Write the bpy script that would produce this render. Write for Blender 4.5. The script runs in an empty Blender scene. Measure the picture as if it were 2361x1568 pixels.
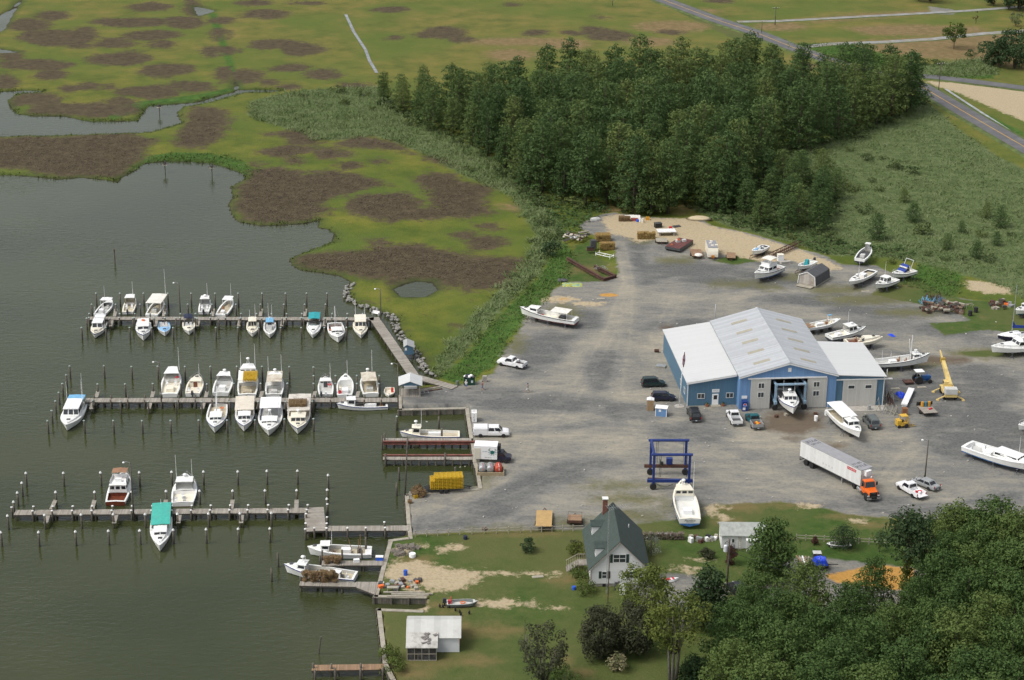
import bpy, math, random
import numpy as np
from mathutils import Matrix, Vector
R = math.radians
PI = math.pi
random.seed(7)
scene = bpy.context.scene
COL = scene.collection
# ------------------------------------------------------------------ camera
W0, H0, FOC = 2361.0, 1568.0, 4400.0
PITCH, ROLL, ALT = R(21.0), 0.010, 134.0
_c, _s = math.cos(PITCH), math.sin(PITCH)
vF = Vector((0, _c, -_s)); _r = Vector((1, 0, 0)); _u = Vector((0, _s, _c))
vR = _r * math.cos(ROLL) + _u * math.sin(ROLL)
vU = _u * math.cos(ROLL) - _r * math.sin(ROLL)
cam_d = bpy.data.cameras.new("camera")
cam_d.sensor_width = 36.0
cam_d.lens = 36.0 * FOC / W0
cam_d.clip_start, cam_d.clip_end = 1.0, 12000.0
cam = bpy.data.objects.new("camera", cam_d)
M = Matrix(((vR.x, vU.x, -vF.x, 0), (vR.y, vU.y, -vF.y, 0), (vR.z, vU.z, -vF.z, ALT), (0, 0, 0, 1)))
cam.matrix_world = M
COL.objects.link(cam)
scene.camera = cam
# ------------------------------------------------------------------ sky, sun, exposure
SUN_EL, SUN_AZ = R(55), R(-112)          # high, from the left and a little to the front (azimuth clockwise from +Y)
world = bpy.data.worlds.new("World"); scene.world = world
world.use_nodes = True
wn = world.node_tree.nodes; wl = world.node_tree.links
wn.clear()
sky = wn.new("ShaderNodeTexSky"); sky.sky_type = 'NISHITA'; sky.sun_disc = False
sky.sun_elevation = SUN_EL; sky.sun_rotation = SUN_AZ
sky.air_density = 1.0; sky.dust_density = 4.0; sky.ozone_density = 1.0; sky.altitude = 100
hsv = wn.new("ShaderNodeHueSaturation"); hsv.inputs['Saturation'].default_value = 0.32
bg = wn.new("ShaderNodeBackground"); bg.inputs['Strength'].default_value = 0.15
wo = wn.new("ShaderNodeOutputWorld")
wl.new(sky.outputs[0], hsv.inputs['Color']); wl.new(hsv.outputs[0], bg.inputs[0]); wl.new(bg.outputs[0], wo.inputs[0])
sl = bpy.data.lights.new("sun", 'SUN'); sl.energy = 1.35; sl.angle = R(20); sl.color = (1.0, 0.965, 0.90)
sun = bpy.data.objects.new("sun", sl); COL.objects.link(sun)
sdir = Vector((math.cos(SUN_EL) * math.sin(SUN_AZ), math.cos(SUN_EL) * math.cos(SUN_AZ), math.sin(SUN_EL)))
sun.rotation_euler = sdir.to_track_quat('Z', 'Y').to_euler(); sun.location = (-100, 300, 300)
scene.view_settings.view_transform = 'Standard'
scene.view_settings.look = 'None'
scene.view_settings.gamma = 1.0
scene.view_settings.exposure = 0.3
scene.cycles.max_bounces = 6
scene.cycles.transparent_max_bounces = 6
scene.cycles.use_denoising = True
# ------------------------------------------------------------------ helpers
def U(x, y, z=0.0):
 """survey point: photo coordinate (2361 x 1568 grid) to the place on the ground at height z"""
 d = vF * FOC + vR * (x - W0 / 2) - vU * (y - H0 / 2)
 t = (z - ALT) / d.z
 return Vector((d.x * t, d.y * t, z))
def Uv(P, z=0.0):
 return [U(x, y, z) for x, y in P]
def ang(a, b):
 return math.atan2(b.y - a.y, b.x - a.x)
class MB:
 def __init__(s): s.v = []; s.f = []; s.m = []
 def add(s, v, f, mi=0):
  o = len(s.v); s.v += [tuple(p) for p in v]
  for q in f: s.f.append(tuple(i + o for i in q)); s.m.append(mi)
  return s
 def quad(s, a, b, c, d, mi=0): return s.add([a, b, c, d], [(0, 1, 2, 3)], mi)
 def tri(s, a, b, c, mi=0): return s.add([a, b, c], [(0, 1, 2)], mi)
 def bx(s, x0, x1, y0, y1, z0, z1, mi=0):
  return s.add([(x0, y0, z0), (x1, y0, z0), (x1, y1, z0), (x0, y1, z0), (x0, y0, z1), (x1, y0, z1), (x1, y1, z1), (x0, y1, z1)],
                     [(3, 2, 1, 0), (4, 5, 6, 7), (0, 1, 5, 4), (1, 2, 6, 5), (2, 3, 7, 6), (3, 0, 4, 7)], mi)
 def rbx(s, c, sx, sy, sz, rz=0, mi=0, taper=1.0):
  ca, sa = math.cos(rz), math.sin(rz); v = []
  for z, t in ((-sz / 2, 1), (sz / 2, taper)):
   for a, b in ((-1, -1), (1, -1), (1, 1), (-1, 1)):
    x, y = a * sx / 2 * t, b * sy / 2 * t
    v.append((c[0] + x * ca - y * sa, c[1] + x * sa + y * ca, c[2] + z))
  return s.add(v, [(3, 2, 1, 0), (4, 5, 6, 7), (0, 1, 5, 4), (1, 2, 6, 5), (2, 3, 7, 6), (3, 0, 4, 7)], mi)
 def tube(s, pts, r, n=6, mi=0, caps=True):
  pts = [Vector(p) for p in pts]
  rs = r if isinstance(r, (list, tuple)) else [r] * len(pts)
  rings = []
  for i, p in enumerate(pts):
   d = (pts[min(i + 1, len(pts) - 1)] - pts[max(i - 1, 0)]).normalized()
   a = d.orthogonal().normalized() if abs(d.z) < .99 else Vector((1, 0, 0))
   b = d.cross(a)
   rings.append([p + (a * math.cos(2 * PI * k / n) + b * math.sin(2 * PI * k / n)) * rs[i] for k in range(n)])
  return s.loft(rings, mi, caps)
 def loft(s, rings, mi=0, caps=True, closed=True):
  n = len(rings[0]); v = [p for r in rings for p in r]; f = []
  for i in range(len(rings) - 1):
   for k in range(n if closed else n - 1):
    a, b = i * n + k, i * n + (k + 1) % n
    f.append((a, b, b + n, a + n))
  if caps and closed:
   f.append(tuple(range(n))[::-1]); f.append(tuple((len(rings) - 1) * n + k for k in range(n)))
  return s.add(v, f, mi)
 def lathe(s, prof, c=(0, 0, 0), n=10, mi=0, ax='z'):
  rings = []
  for r, z in prof:
   q = []
   for k in range(n):
    x, y = r * math.cos(2 * PI * k / n), r * math.sin(2 * PI * k / n)
    q.append((c[0] + x, c[1] + y, c[2] + z) if ax == 'z' else ((c[0] + z, c[1] + x, c[2] + y) if ax == 'x' else (c[0] + y, c[1] + z, c[2] + x)))
   rings.append(q)
  return s.loft(rings, mi)
 def prism(s, poly, z0, z1, mi=0):
  return s.loft([[(p[0], p[1], z0) for p in poly], [(p[0], p[1], z1) for p in poly]], mi)
 def prismx(s, poly, x0, x1, mi=0):      # poly in (y, z)
  return s.loft([[(x0, p[0], p[1]) for p in poly], [(x1, p[0], p[1]) for p in poly]], mi)
 def prismy(s, poly, y0, y1, mi=0):      # poly in (x, z)
  return s.loft([[(p[0], y0, p[1]) for p in poly], [(p[0], y1, p[1]) for p in poly]], mi)
 def xf(s, loc=(0, 0, 0), rz=0, sc=1):
  ca, sa = math.cos(rz) * sc, math.sin(rz) * sc
  s.v = [(loc[0] + x * ca - y * sa, loc[1] + x * sa + y * ca, loc[2] + z * sc) for x, y, z in s.v]
  return s
 def build(s, name, mats, parent=None, smooth=False, loc=None, rz=0):
  me = bpy.data.meshes.new(name); me.from_pydata(s.v, [], s.f)
  if not isinstance(mats, (list, tuple)): mats = [mats]
  for m in mats: me.materials.append(m)
  if len(mats) > 1: me.polygons.foreach_set("material_index", s.m)
  if smooth: me.polygons.foreach_set("use_smooth", [True] * len(me.polygons))
  me.validate(); me.update()
  return link(me, name, parent, loc, rz)
def link(me, name, parent=None, loc=None, rz=0):
 o = bpy.data.objects.new(name, me); COL.objects.link(o)
 if parent: o.parent = parent
 if loc is not None: o.location = loc
 if rz: o.rotation_euler.z = rz
 return o
def tag(o, label=None, cat=None, group=None, kind=None):
 if label: o['label'] = label
 if cat: o['category'] = cat
 if group: o['group'] = group
 if kind: o['kind'] = kind
 return o
def thing(name, label, cat, loc=(0, 0, 0), rz=0, group=None):
 o = bpy.data.objects.new(name, None); COL.objects.link(o)
 o.empty_display_size = .3
 o.location = loc; o.rotation_euler.z = rz
 return tag(o, label, cat, group)
def dup(o, parent=None):
 kids = list(o.children)
 c = o.copy(); COL.objects.link(c)
 if parent: c.parent = parent
 for k in kids: dup(k, c)
 return c
def place(root, loc, rz=0, label=None, group=None, sc=None):
 c = dup(root); c.location = loc; c.rotation_euler.z = rz
 if label: c['label'] = label
 if group: c['group'] = group
 if sc: c.scale = (sc, sc, sc) if not isinstance(sc, tuple) else sc
 return c
# ------------------------------------------------------------------ materials
MATS = {}
def newmat(name):
 m = bpy.data.materials.new(name); m.use_nodes = True
 nt = m.node_tree; b = nt.nodes['Principled BSDF']
 return m, nt, b
def node(nt, t, **kw):
 n = nt.nodes.new('ShaderNode' + t)
 for k, v in kw.items():
  if k in n.inputs: n.inputs[k].default_value = v
  else: setattr(n, k, v)
 return n
def noise(nt, scale, detail=4, rough=.55, vec=None, dist=0):
 n = node(nt, 'TexNoise', Scale=scale, Detail=detail, Roughness=rough, Distortion=dist)
 if vec: nt.links.new(vec, n.inputs['Vector'])
 return n.outputs[0]
def ramp(nt, fac, stops):
 r = nt.nodes.new('ShaderNodeValToRGB'); e = r.color_ramp.elements
 while len(e) < len(stops): e.new(.5)
 for i, (p, c) in enumerate(stops):
  e[i].position = p; e[i].color = (*c, 1) if len(c) == 3 else c
 nt.links.new(fac, r.inputs[0])
 return r.outputs[0]
def mixc(nt, fac, a, b, mode='MIX'):
 n = nt.nodes.new('ShaderNodeMix'); n.data_type = 'RGBA'; n.blend_type = mode
 for sock, v in ((n.inputs[0], fac), (n.inputs[6], a), (n.inputs[7], b)):
  if isinstance(v, (int, float)): sock.default_value = v
  elif isinstance(v, tuple): sock.default_value = (*v, 1) if len(v) == 3 else v
  else: nt.links.new(v, sock)
 return n.outputs[2]
def mth(nt, op, a, b=None, c=None, clamp=False):
 n = nt.nodes.new('ShaderNodeMath'); n.operation = op; n.use_clamp = clamp
 for i, v in enumerate((a, b, c)):
  if v is None: continue
  if isinstance(v, (int, float)): n.inputs[i].default_value = v
  else: nt.links.new(v, n.inputs[i])
 return n.outputs[0]
def mat(name, c, rough=.6, var=.12, vs=1.5, metal=0, stain=None, sa=.5, ss=.6, spec=.5, bump=0, bs=8, coord='Object'):
 """painted / plain surface: base colour with uneven wear; stain = second colour in patches"""
 if name in MATS: return MATS[name]
 m, nt, b = newmat(name)
 tc = node(nt, 'TexCoord').outputs[coord]
 n1 = noise(nt, vs, 5, .6, tc)
 lo = tuple(max(0, x * (1 - var * 1.6)) for x in c); hi = tuple(min(1, x * (1 + var)) for x in c)
 col = ramp(nt, n1, [(.3, lo), (.7, hi)])
 if stain:
  f = ramp(nt, noise(nt, ss, 6, .68, tc), [(.62 - sa * .32, (0, 0, 0)), (.78 - sa * .2, (1, 1, 1))])
  col = mixc(nt, f, col, stain)
 nt.links.new(col, b.inputs['Base Color'])
 b.inputs['Roughness'].default_value = rough; b.inputs['Metallic'].default_value = metal
 b.inputs['Specular IOR Level'].default_value = spec
 if bump:
  bp = node(nt, 'Bump', Strength=bump, Distance=.05)
  nt.links.new(noise(nt, bs, 4, .6, tc), bp.inputs['Height']); nt.links.new(bp.outputs[0], b.inputs['Normal'])
 MATS[name] = m
 return m
def stripes(name, c, c2, axis='X', per=.14, duty=.12, rough=.65, var=.15, stain=None, sa=.4, ss=.5, metal=0, bump=.4):
 """boards, siding, ribbed sheet: dark joints every `per` metres along one object axis"""
 if name in MATS: return MATS[name]
 m, nt, b = newmat(name)
 tc = node(nt, 'TexCoord').outputs['Object']
 sp = node(nt, 'SeparateXYZ'); nt.links.new(tc, sp.inputs[0])
 u = mth(nt, 'DIVIDE', sp.outputs['XYZ'.index(axis)], per)
 fr = mth(nt, 'FRACT', u)
 joint = mth(nt, 'LESS_THAN', fr, duty)
 wn_ = node(nt, 'TexWhiteNoise', noise_dimensions='1D'); nt.links.new(mth(nt, 'FLOOR', u), wn_.inputs['W'])
 n1 = noise(nt, 1.3, 5, .65, tc)
 f = mth(nt, 'ADD', mth(nt, 'MULTIPLY', n1, .6), mth(nt, 'MULTIPLY', wn_.outputs[0], .4))
 lo = tuple(max(0, x * (1 - var * 1.7)) for x in c); hi = tuple(min(1, x * (1 + var)) for x in c)
 col = ramp(nt, f, [(.25, lo), (.75, hi)])
 if stain:
  g = ramp(nt, noise(nt, ss, 6, .68, tc), [(.62 - sa * .3, (0, 0, 0)), (.8 - sa * .2, (1, 1, 1))])
  col = mixc(nt, g, col, stain)
 col = mixc(nt, joint, col, c2)
 nt.links.new(col, b.inputs['Base Color']); b.inputs['Roughness'].default_value = rough; b.inputs['Metallic'].default_value = metal
 if bump:
  bp = node(nt, 'Bump', Strength=bump, Distance=.02)
  nt.links.new(mth(nt, 'SUBTRACT', 1.0, joint), bp.inputs['Height']); nt.links.new(bp.outputs[0], b.inputs['Normal'])
 MATS[name] = m
 return m
def foliage(name, c1, c2, c3=None, rv=.25, transl=.22):
 if name in MATS: return MATS[name]
 m, nt, b = newmat(name)
 tc = node(nt, 'TexCoord').outputs['Object']; oi = node(nt, 'ObjectInfo')
 col = ramp(nt, noise(nt, .55, 4, .6, tc), [(.32, c1), (.68, c2)])
 if c3: col = mixc(nt, mth(nt, 'MULTIPLY', mth(nt, 'POWER', oi.outputs['Random'], 2.2), .85), col, c3)
 h = node(nt, 'HueSaturation'); nt.links.new(col, h.inputs['Color'])
 v = mth(nt, 'MULTIPLY_ADD', oi.outputs['Random'], rv, 1 - rv / 2); nt.links.new(v, h.inputs['Value'])
 nt.links.new(h.outputs[0], b.inputs['Base Color'])
 b.inputs['Roughness'].default_value = .75; b.inputs['Specular IOR Level'].default_value = .25
 if transl:
  t = nt.nodes.new('ShaderNodeBsdfTranslucent'); nt.links.new(h.outputs[0], t.inputs['Color'])
  mx = node(nt, 'MixShader', Fac=transl); out = nt.nodes['Material Output']
  nt.links.new(b.outputs[0], mx.inputs[1]); nt.links.new(t.outputs[0], mx.inputs[2]); nt.links.new(mx.outputs[0], out.inputs['Surface'])
 MATS[name] = m
 return m
WHITE = mat('white_gelcoat', (.80, .80, .77), .35, .05, .7, stain=(.66, .63, .54), sa=.18, ss=.9)
CREAM = mat('cream_gelcoat', (.78, .73, .60), .4, .06, .7)
CLEANWHITE = mat('white_paint', (.83, .83, .82), .35, .04, .6)
GREYDECK = mat('pale_grey_deck', (.56, .56, .53), .6, .12, 1.2, stain=(.34, .32, .28), sa=.3)
TANDECK = mat('tan_deck', (.52, .46, .33), .65, .14, 1.2, stain=(.32, .27, .2), sa=.3)
GLASS = mat('dark_glass', (.022, .026, .030), .08, .2, 2, spec=.8)
BLACK = mat('black_rubber', (.018, .018, .019), .6, .2, 2)
RUSTY = mat('rusty_steel', (.10, .045, .03), .75, .3, 2, stain=(.05, .025, .02), sa=.5)
STEEL = mat('galvanised_steel', (.42, .43, .43), .45, .12, 2, metal=.5)
CHROME = mat('bright_steel', (.6, .6, .6), .25, .05, 2, metal=.9)
DKGREY = mat('dark_grey_paint', (.07, .072, .075), .5, .15, 2)
ANTI_RED = mat('dark_red_bottom_paint', (.13, .032, .028), .7, .2, 1.5)
ANTI_BLUE = mat('blue_bottom_paint', (.05, .16, .40), .7, .15, 1.5)
ANTI_DARK = mat('dark_bottom_paint', (.025, .03, .045), .7, .2, 1.5)
# ------------------------------------------------------------------ survey outlines (photo grid) of water and ground cover
def ell(cx, cy, rx, ry, n=14):
 return [(cx + rx * math.cos(2 * PI * k / n), cy + ry * math.sin(2 * PI * k / n)) for k in range(n)]
WATER = [
 [(-700, 402), (0, 403), (55, 405), (102, 409), (134, 413), (188, 409), (250, 415), (272, 421), (279, 411), (309, 395), (336, 376), (376, 372), (430, 372), (483, 376), (524, 387), (558, 400), (565, 410), (530, 430), (536, 455), (525, 470), (530, 490), (545, 510), (600, 520), (650, 518), (700, 515), (735, 508), (730, 524), (755, 528), (770, 540), (765, 555), (740, 565), (700, 580), (665, 595), (670, 610), (690, 622), (730, 627), (780, 635), (806, 648), (797, 673), (802, 690), (819, 701), (845, 709), (862, 716), (888, 723), (905, 730), (912, 743), (914, 760), (926, 778), (940, 794), (955, 811), (966, 827), (973, 846), (989, 858), (1002, 868), (990, 876), (968, 884), (962, 905), (919, 913), (920, 946), (1074, 942.6), (1084, 1012), (1087.5, 1024), (1092, 1067), (1097, 1080), (1104.6, 1127), (1035, 1133), (935, 1141), (935.5, 1145), (939.7, 1212), (944, 1238), (898, 1249), (885, 1296), (873, 1342), (863, 1377), (982.6, 1378.7), (976, 1409.6), (871.6, 1405), (885, 1532), (903.6, 1568), (925, 1610), (1010, 1900), (-700, 1900)],
 [(-700, 210), (0, 211), (51, 208), (97, 209), (95, 212), (60, 213), (35, 216), (14, 230), (20, 243), (27, 255), (40, 263), (75, 267), (110, 267), (150, 268), (190, 277), (215, 280), (320, 278), (338, 252), (345, 243), (400, 240), (455, 235), (500, 222), (540, 212), (546, 207), (600, 206.5), (645, 207.5), (645, 210), (560, 212), (545, 216), (515, 225), (480, 235), (420, 245), (405, 258), (410, 270), (418, 282), (385, 292), (345, 303), (300, 305), (220, 307), (100, 312), (60, 311), (0, 314), (-700, 322)],
 [(60, -40), (49, 0), (30, 30), (11, 64), (0, 72), (-60, 90), (-60, 60), (0, 35), (27, 21), (46, 0), (50, -40)],
 [(-60, 106), (0, 112), (30, 117), (44, 120), (0, 121), (-60, 118)],
 [(447, 14), (470, 18), (494, 24), (470, 33), (458, 36)],
 [(908, 666), (930, 655), (960, 648), (995, 650), (1008, 667), (985, 681), (950, 684), (924, 681)],
 [(541, 190), (545, 188), (550, 208), (543, 208)],
]
BROWN = [ell(*e) for e in (
 (298, 51, 80, 11), (346, 16, 48, 10), (443, 20, 18, 28), (427, 51, 38, 15), (352, 80, 70, 11), (379, 101, 27, 9), (260, 98, 40, 11), (134, 86, 95, 17), (67, 56, 50, 13), (121, 35, 33, 10), (185, 103, 21, 5), (196, 75, 22, 13),
 (510, 46, 27, 8), (502, 78, 17, 14), (521, 118, 20, 11), (489, 121, 20, 12), (295, 134, 40, 17), (250, 137, 54, 12), (80, 148, 85, 13), (27, 129, 27, 11), (381, 161, 59, 15), (443, 199, 46, 13), (349, 212, 70, 13), (118, 172, 35, 11), (161, 203, 17, 7), (207, 196, 21, 8), (250, 199, 11, 4),
 (13, 183, 24, 17), (518, 172, 15, 18), (567, 177, 35, 16), (617, 191, 16, 7), (604, 32, 48, 10), (640, 100, 60, 12), (690, 112, 45, 14), (583, 7, 43, 6), (80, 230, 60, 14), (188, 252, 130, 16), (282, 233, 32, 10), (30, 240, 14, 16),
 (670, 156, 38, 8), (748, 169, 46, 11), (810, 197, 36, 6), (664, 201, 18, 5), (907, 86, 13, 4), (893, 21, 40, 7), (1030, 75, 48, 14), (1062, 89, 32, 6), (1408, 80, 48, 13), (1362, 70, 20, 8), (1314, 75, 20, 6), (1547, 74, 21, 5), (1384, 39, 15, 3), (1180, 10, 11, 3), (980, 80, 14, 5),
 (662, 349, 54, 12), (680, 366, 24, 12), (748, 355, 32, 11), (799, 356, 9, 4), (810, 380, 27, 7), (592, 376, 20, 6), (870, 372, 16, 4), (1660, 2, 30, 4), (1120, 560, 30, 14), (1000, 632, 20, 10), (925, 640, 26, 10), (1850, 152, 26, 6), (880, 560, 14, 4), (1060, 540, 22, 5), (1130, 520, 16, 5), (940, 812, 12, 5), (960, 835, 14, 6), (1235, 75, 25, 5), (700, 7, 40, 4))] + [
 [(-80, 322), (0, 320), (60, 312), (110, 316), (215, 309), (280, 307), (365, 318), (345, 330), (330, 345), (325, 365), (300, 390), (275, 410), (190, 404), (100, 400), (60, 385), (-80, 390)],
 [(456, 247), (515, 250), (526, 263), (510, 290), (515, 298), (494, 325), (470, 336), (408, 336), (395, 320), (419, 287), (430, 271)],
 [(611, 309), (665, 298), (711, 295), (727, 328), (678, 328), (652, 314)],
 [(791, 330), (831, 314), (866, 319), (939, 338), (952, 352), (866, 338), (807, 338)],
 [(979, 352), (1044, 368), (1054, 384), (1033, 381), (979, 362)],
 [(585, 390), (640, 385), (700, 400), (770, 395), (820, 400), (870, 412), (900, 428), (850, 432), (790, 445), (740, 470), (760, 480), (720, 505), (640, 516), (560, 505), (540, 480), (545, 450), (540, 430), (560, 420)],
 [(840, 447), (930, 440), (985, 465), (960, 485), (880, 500), (830, 495), (800, 470)],
 [(960, 410), (1000, 400), (1040, 405), (1080, 425), (1120, 430), (1100, 460), (1130, 475), (1140, 490), (1080, 500), (1000, 500), (900, 512), (870, 495), (930, 485), (990, 475), (970, 440)],
 [(672, 606), (700, 592), (760, 580), (820, 575), (870, 566), (960, 562), (1020, 575), (1080, 595), (1140, 590), (1215, 600), (1190, 640), (1140, 662), (1080, 668), (1020, 655), (1000, 642), (930, 642), (850, 640), (780, 628), (700, 618)],
]
REED = [
 [(585, 232), (640, 217), (720, 206), (870, 200), (930, 250), (1000, 295), (1060, 320), (1110, 345), (1160, 385), (1200, 410), (1240, 440), (1262, 470), (1295, 520), (1300, 556), (1270, 585), (1235, 640), (1180, 690), (1130, 740), (1080, 800), (1040, 845), (1006, 868), (996, 858), (1030, 800), (1080, 740), (1130, 690), (1180, 640), (1215, 595), (1238, 545), (1205, 490), (1180, 452), (1120, 425), (1055, 398), (990, 358), (930, 335), (866, 312), (790, 322), (725, 322), (680, 302), (610, 280), (572, 262)],
 [(1820, 330), (1900, 320), (2000, 285), (2080, 255), (2110, 225), (2140, 235), (2200, 290), (2310, 365), (2480, 440), (2480, 700), (2361, 690), (2300, 655), (2220, 632), (2120, 605), (2020, 590), (1960, 590), (1905, 590), (1850, 565), (1760, 545), (1700, 530), (1640, 505), (1600, 480)],
 [(2108, 152), (2260, 135), (2290, 150), (2300, 172), (2180, 178), (2110, 170)],
]
LUSH = [   # short bright green growth
 [(1300, 556), (1330, 590), (1312, 640), (1280, 660), (1258, 700), (1205, 740), (1160, 800), (1140, 850), (1090, 868), (1050, 886), (1010, 868), (1050, 840), (1090, 800), (1140, 740), (1190, 690), (1240, 640), (1275, 588)],
 [(309, 400), (336, 378), (376, 372), (430, 372), (483, 376), (524, 387), (560, 402), (590, 398), (560, 370), (480, 352), (400, 350), (340, 360), (300, 388)],
 [(300, 262), (345, 243), (455, 234), (545, 206), (540, 198), (470, 215), (390, 225), (300, 236), (230, 260), (260, 276)],
 [(500, 30), (530, 120), (560, 205), (548, 205), (515, 130), (480, 30)],
 [(1810, 100), (1960, 100), (2110, 150), (2290, 145), (2290, 180), (2120, 180), (1900, 140)],
 [(2130, 600), (2220, 632), (2200, 690), (2150, 680), (2080, 660), (2105, 620)],
 [(2112, 182), (2361, 305), (2361, 330), (2240, 250), (2112, 188)],
]
YARD = [(1330, 520), (1380, 495), (1420, 490), (1480, 500), (1580, 505), (1610, 500), (1640, 520), (1720, 535), (1790, 555), (1850, 575), (1905, 590), (1940, 610), (2020, 612), (2080, 640), (2110, 660), (2160, 676), (2230, 690), (2300, 700), (2420, 720), (2480, 900), (2480, 1150), (2361, 1185), (2250, 1195), (2100, 1200), (1950, 1185), (1900, 1172), (1800, 1158), (1640, 1165), (1625, 1190), (1560, 1205), (1430, 1212), (1340, 1222), (1200, 1222), (1060, 1228), (960, 1232), (944, 1232), (880, 1180), (850, 1000), (860, 925), (919, 913), (960, 906), (1010, 892), (1055, 888), (1100, 880), (1140, 856), (1160, 812), (1200, 760), (1216, 720), (1260, 692), (1275, 668), (1320, 648), (1400, 648), (1426, 630), (1420, 580), (1372, 545)]
SAND = [
 [(1385, 505), (1420, 492), (1490, 502), (1600, 503), (1640, 520), (1720, 538), (1790, 560), (1850, 578), (1900, 596), (1950, 618), (1905, 626), (1830, 602), (1760, 604), (1700, 592), (1620, 580), (1560, 570), (1510, 552), (1470, 560), (1440, 545), (1405, 540)],
 [(2225, 640), (2265, 642), (2330, 658), (2335, 672), (2280, 672), (2230, 660)],
 [(900, 1262), (940, 1256), (950, 1268), (905, 1290)], [(1005, 1262), (1060, 1254), (1080, 1265), (1010, 1276)], ell(975, 1258, 10, 3),
 [(893, 1300), (960, 1292), (1040, 1308), (1100, 1315), (1190, 1318), (1210, 1324), (1110, 1326), (1100, 1345), (1060, 1362), (1010, 1366), (960, 1350), (900, 1340), (880, 1332)],
 [(1100, 1382), (1160, 1382), (1250, 1388), (1210, 1398), (1150, 1402), (1085, 1396)], ell(1275, 1402, 30, 2.5), [(1080, 1318), (1300, 1321), (1300, 1326), (1080, 1325)],
 ell(960, 1362, 22, 5), [(965, 1382), (982, 1380), (978, 1408), (962, 1408)], ell(940, 1320, 40, 12), ell(1270, 1332, 6, 2), ell(1500, 1322, 20, 3), ell(1580, 1310, 30, 3),
 ell(1635, 1292, 16, 3), ell(1600, 1290, 20, 2.5), ell(1640, 1175, 16, 14), ell(1670, 1195, 14, 10), ell(1660, 1170, 25, 6), ell(1870, 1165, 30, 6), ell(1975, 1200, 20, 6), ell(1290, 690, 45, 8), ell(1360, 700, 40, 6),
 [(2130, 182), (2200, 186), (2361, 203), (2500, 215), (2500, 300), (2361, 275), (2290, 245), (2210, 210), (2150, 192)],
 [(1560, 1305), (1590, 1308), (1612, 1325), (1605, 1330), (1575, 1316), (1540, 1316)],
]
ORANGE = [[(1900, 1325), (1945, 1318), (2005, 1302), (2060, 1305), (2110, 1312), (2110, 1355), (2060, 1360), (1990, 1352), (1930, 1345)], ell(1405, 680, 20, 4), ell(1300, 690, 14, 3)]
LAWN = [
 [(944, 1236), (960, 1232), (1340, 1224), (1480, 1205), (1630, 1190), (1640, 1166), (1800, 1158), (1905, 1172), (1950, 1187), (2100, 1202), (2250, 1198), (2480, 1180), (2480, 1900), (1000, 1900), (903, 1568), (885, 1532), (871, 1405), (976, 1410), (982, 1378), (863, 1377), (885, 1296), (898, 1249)],
 [(2040, 640), (2120, 640), (2220, 690), (2361, 700), (2480, 720), (2480, 800), (2280, 760), (2200, 720), (2060, 690), (2010, 680)],
 [(2140, 745), (2300, 735), (2361, 750), (2280, 760), (2180, 775)], ell(2270, 815, 60, 8),
 [(1640, 600), (1700, 585), (1750, 590), (1748, 604), (1690, 612)], [(1330, 560), (1362, 550), (1376, 585), (1400, 602), (1392, 618), (1418, 634), (1400, 648), (1340, 650), (1300, 645), (1302, 605)],
 [(1560, 0), (1760, 95), (1700, 90), (1540, 12)],
]
WEEDS = [ell(1930, 668, 70, 10), ell(1770, 662, 34, 7), ell(1560, 600, 44, 8), ell(1480, 545, 28, 18), ell(1850, 862, 30, 7), ell(2110, 840, 60, 9), ell(1100, 1110, 30, 14), ell(1126, 1092, 12, 8), ell(1600, 1180, 40, 14), ell(1440, 1150, 80, 10), ell(1470, 1190, 60, 14), ell(1540, 1165, 18, 12), ell(1420, 1120, 90, 8), ell(1330, 1205, 60, 10), ell(1180, 1222, 90, 6), ell(2000, 690, 120, 12), ell(1300, 720, 40, 20), ell(1190, 790, 20, 24), ell(2100, 720, 80, 10), ell(1700, 655, 70, 8), ell(1840, 640, 50, 8), ell(2270, 815, 80, 12), ell(2040, 860, 30, 6)]
TRACKS = [[(1430, 560), (1450, 650), (1400, 780), (1330, 900), (1250, 990), (1150, 1110), (1000, 1190)], [(1450, 650), (1440, 780), (1420, 900), (1480, 1000), (1640, 1040), (1850, 1120), (2060, 1165), (2330, 1150)], [(1000, 1200), (1180, 1150), (1330, 1080), (1480, 1010), (1650, 1000), (1800, 1000)], [(1300, 920), (1500, 960), (1700, 1010), (1950, 1010), (2150, 1000), (2300, 960)], [(1080, 1000), (1250, 980), (1420, 950), (1560, 900), (1510, 780), (1560, 690), (1800, 670), (2100, 720), (2260, 760)], [(1060, 905), (1200, 905), (1330, 890), (1440, 840)], [(2130, 800), (2200, 850), (2210, 950), (2100, 1040), (2040, 1110)], [(1150, 1020), (1300, 1010), (1420, 1010)], [(1500, 1160), (1620, 1110), (1780, 1120), (1960, 1165)]]
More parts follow.
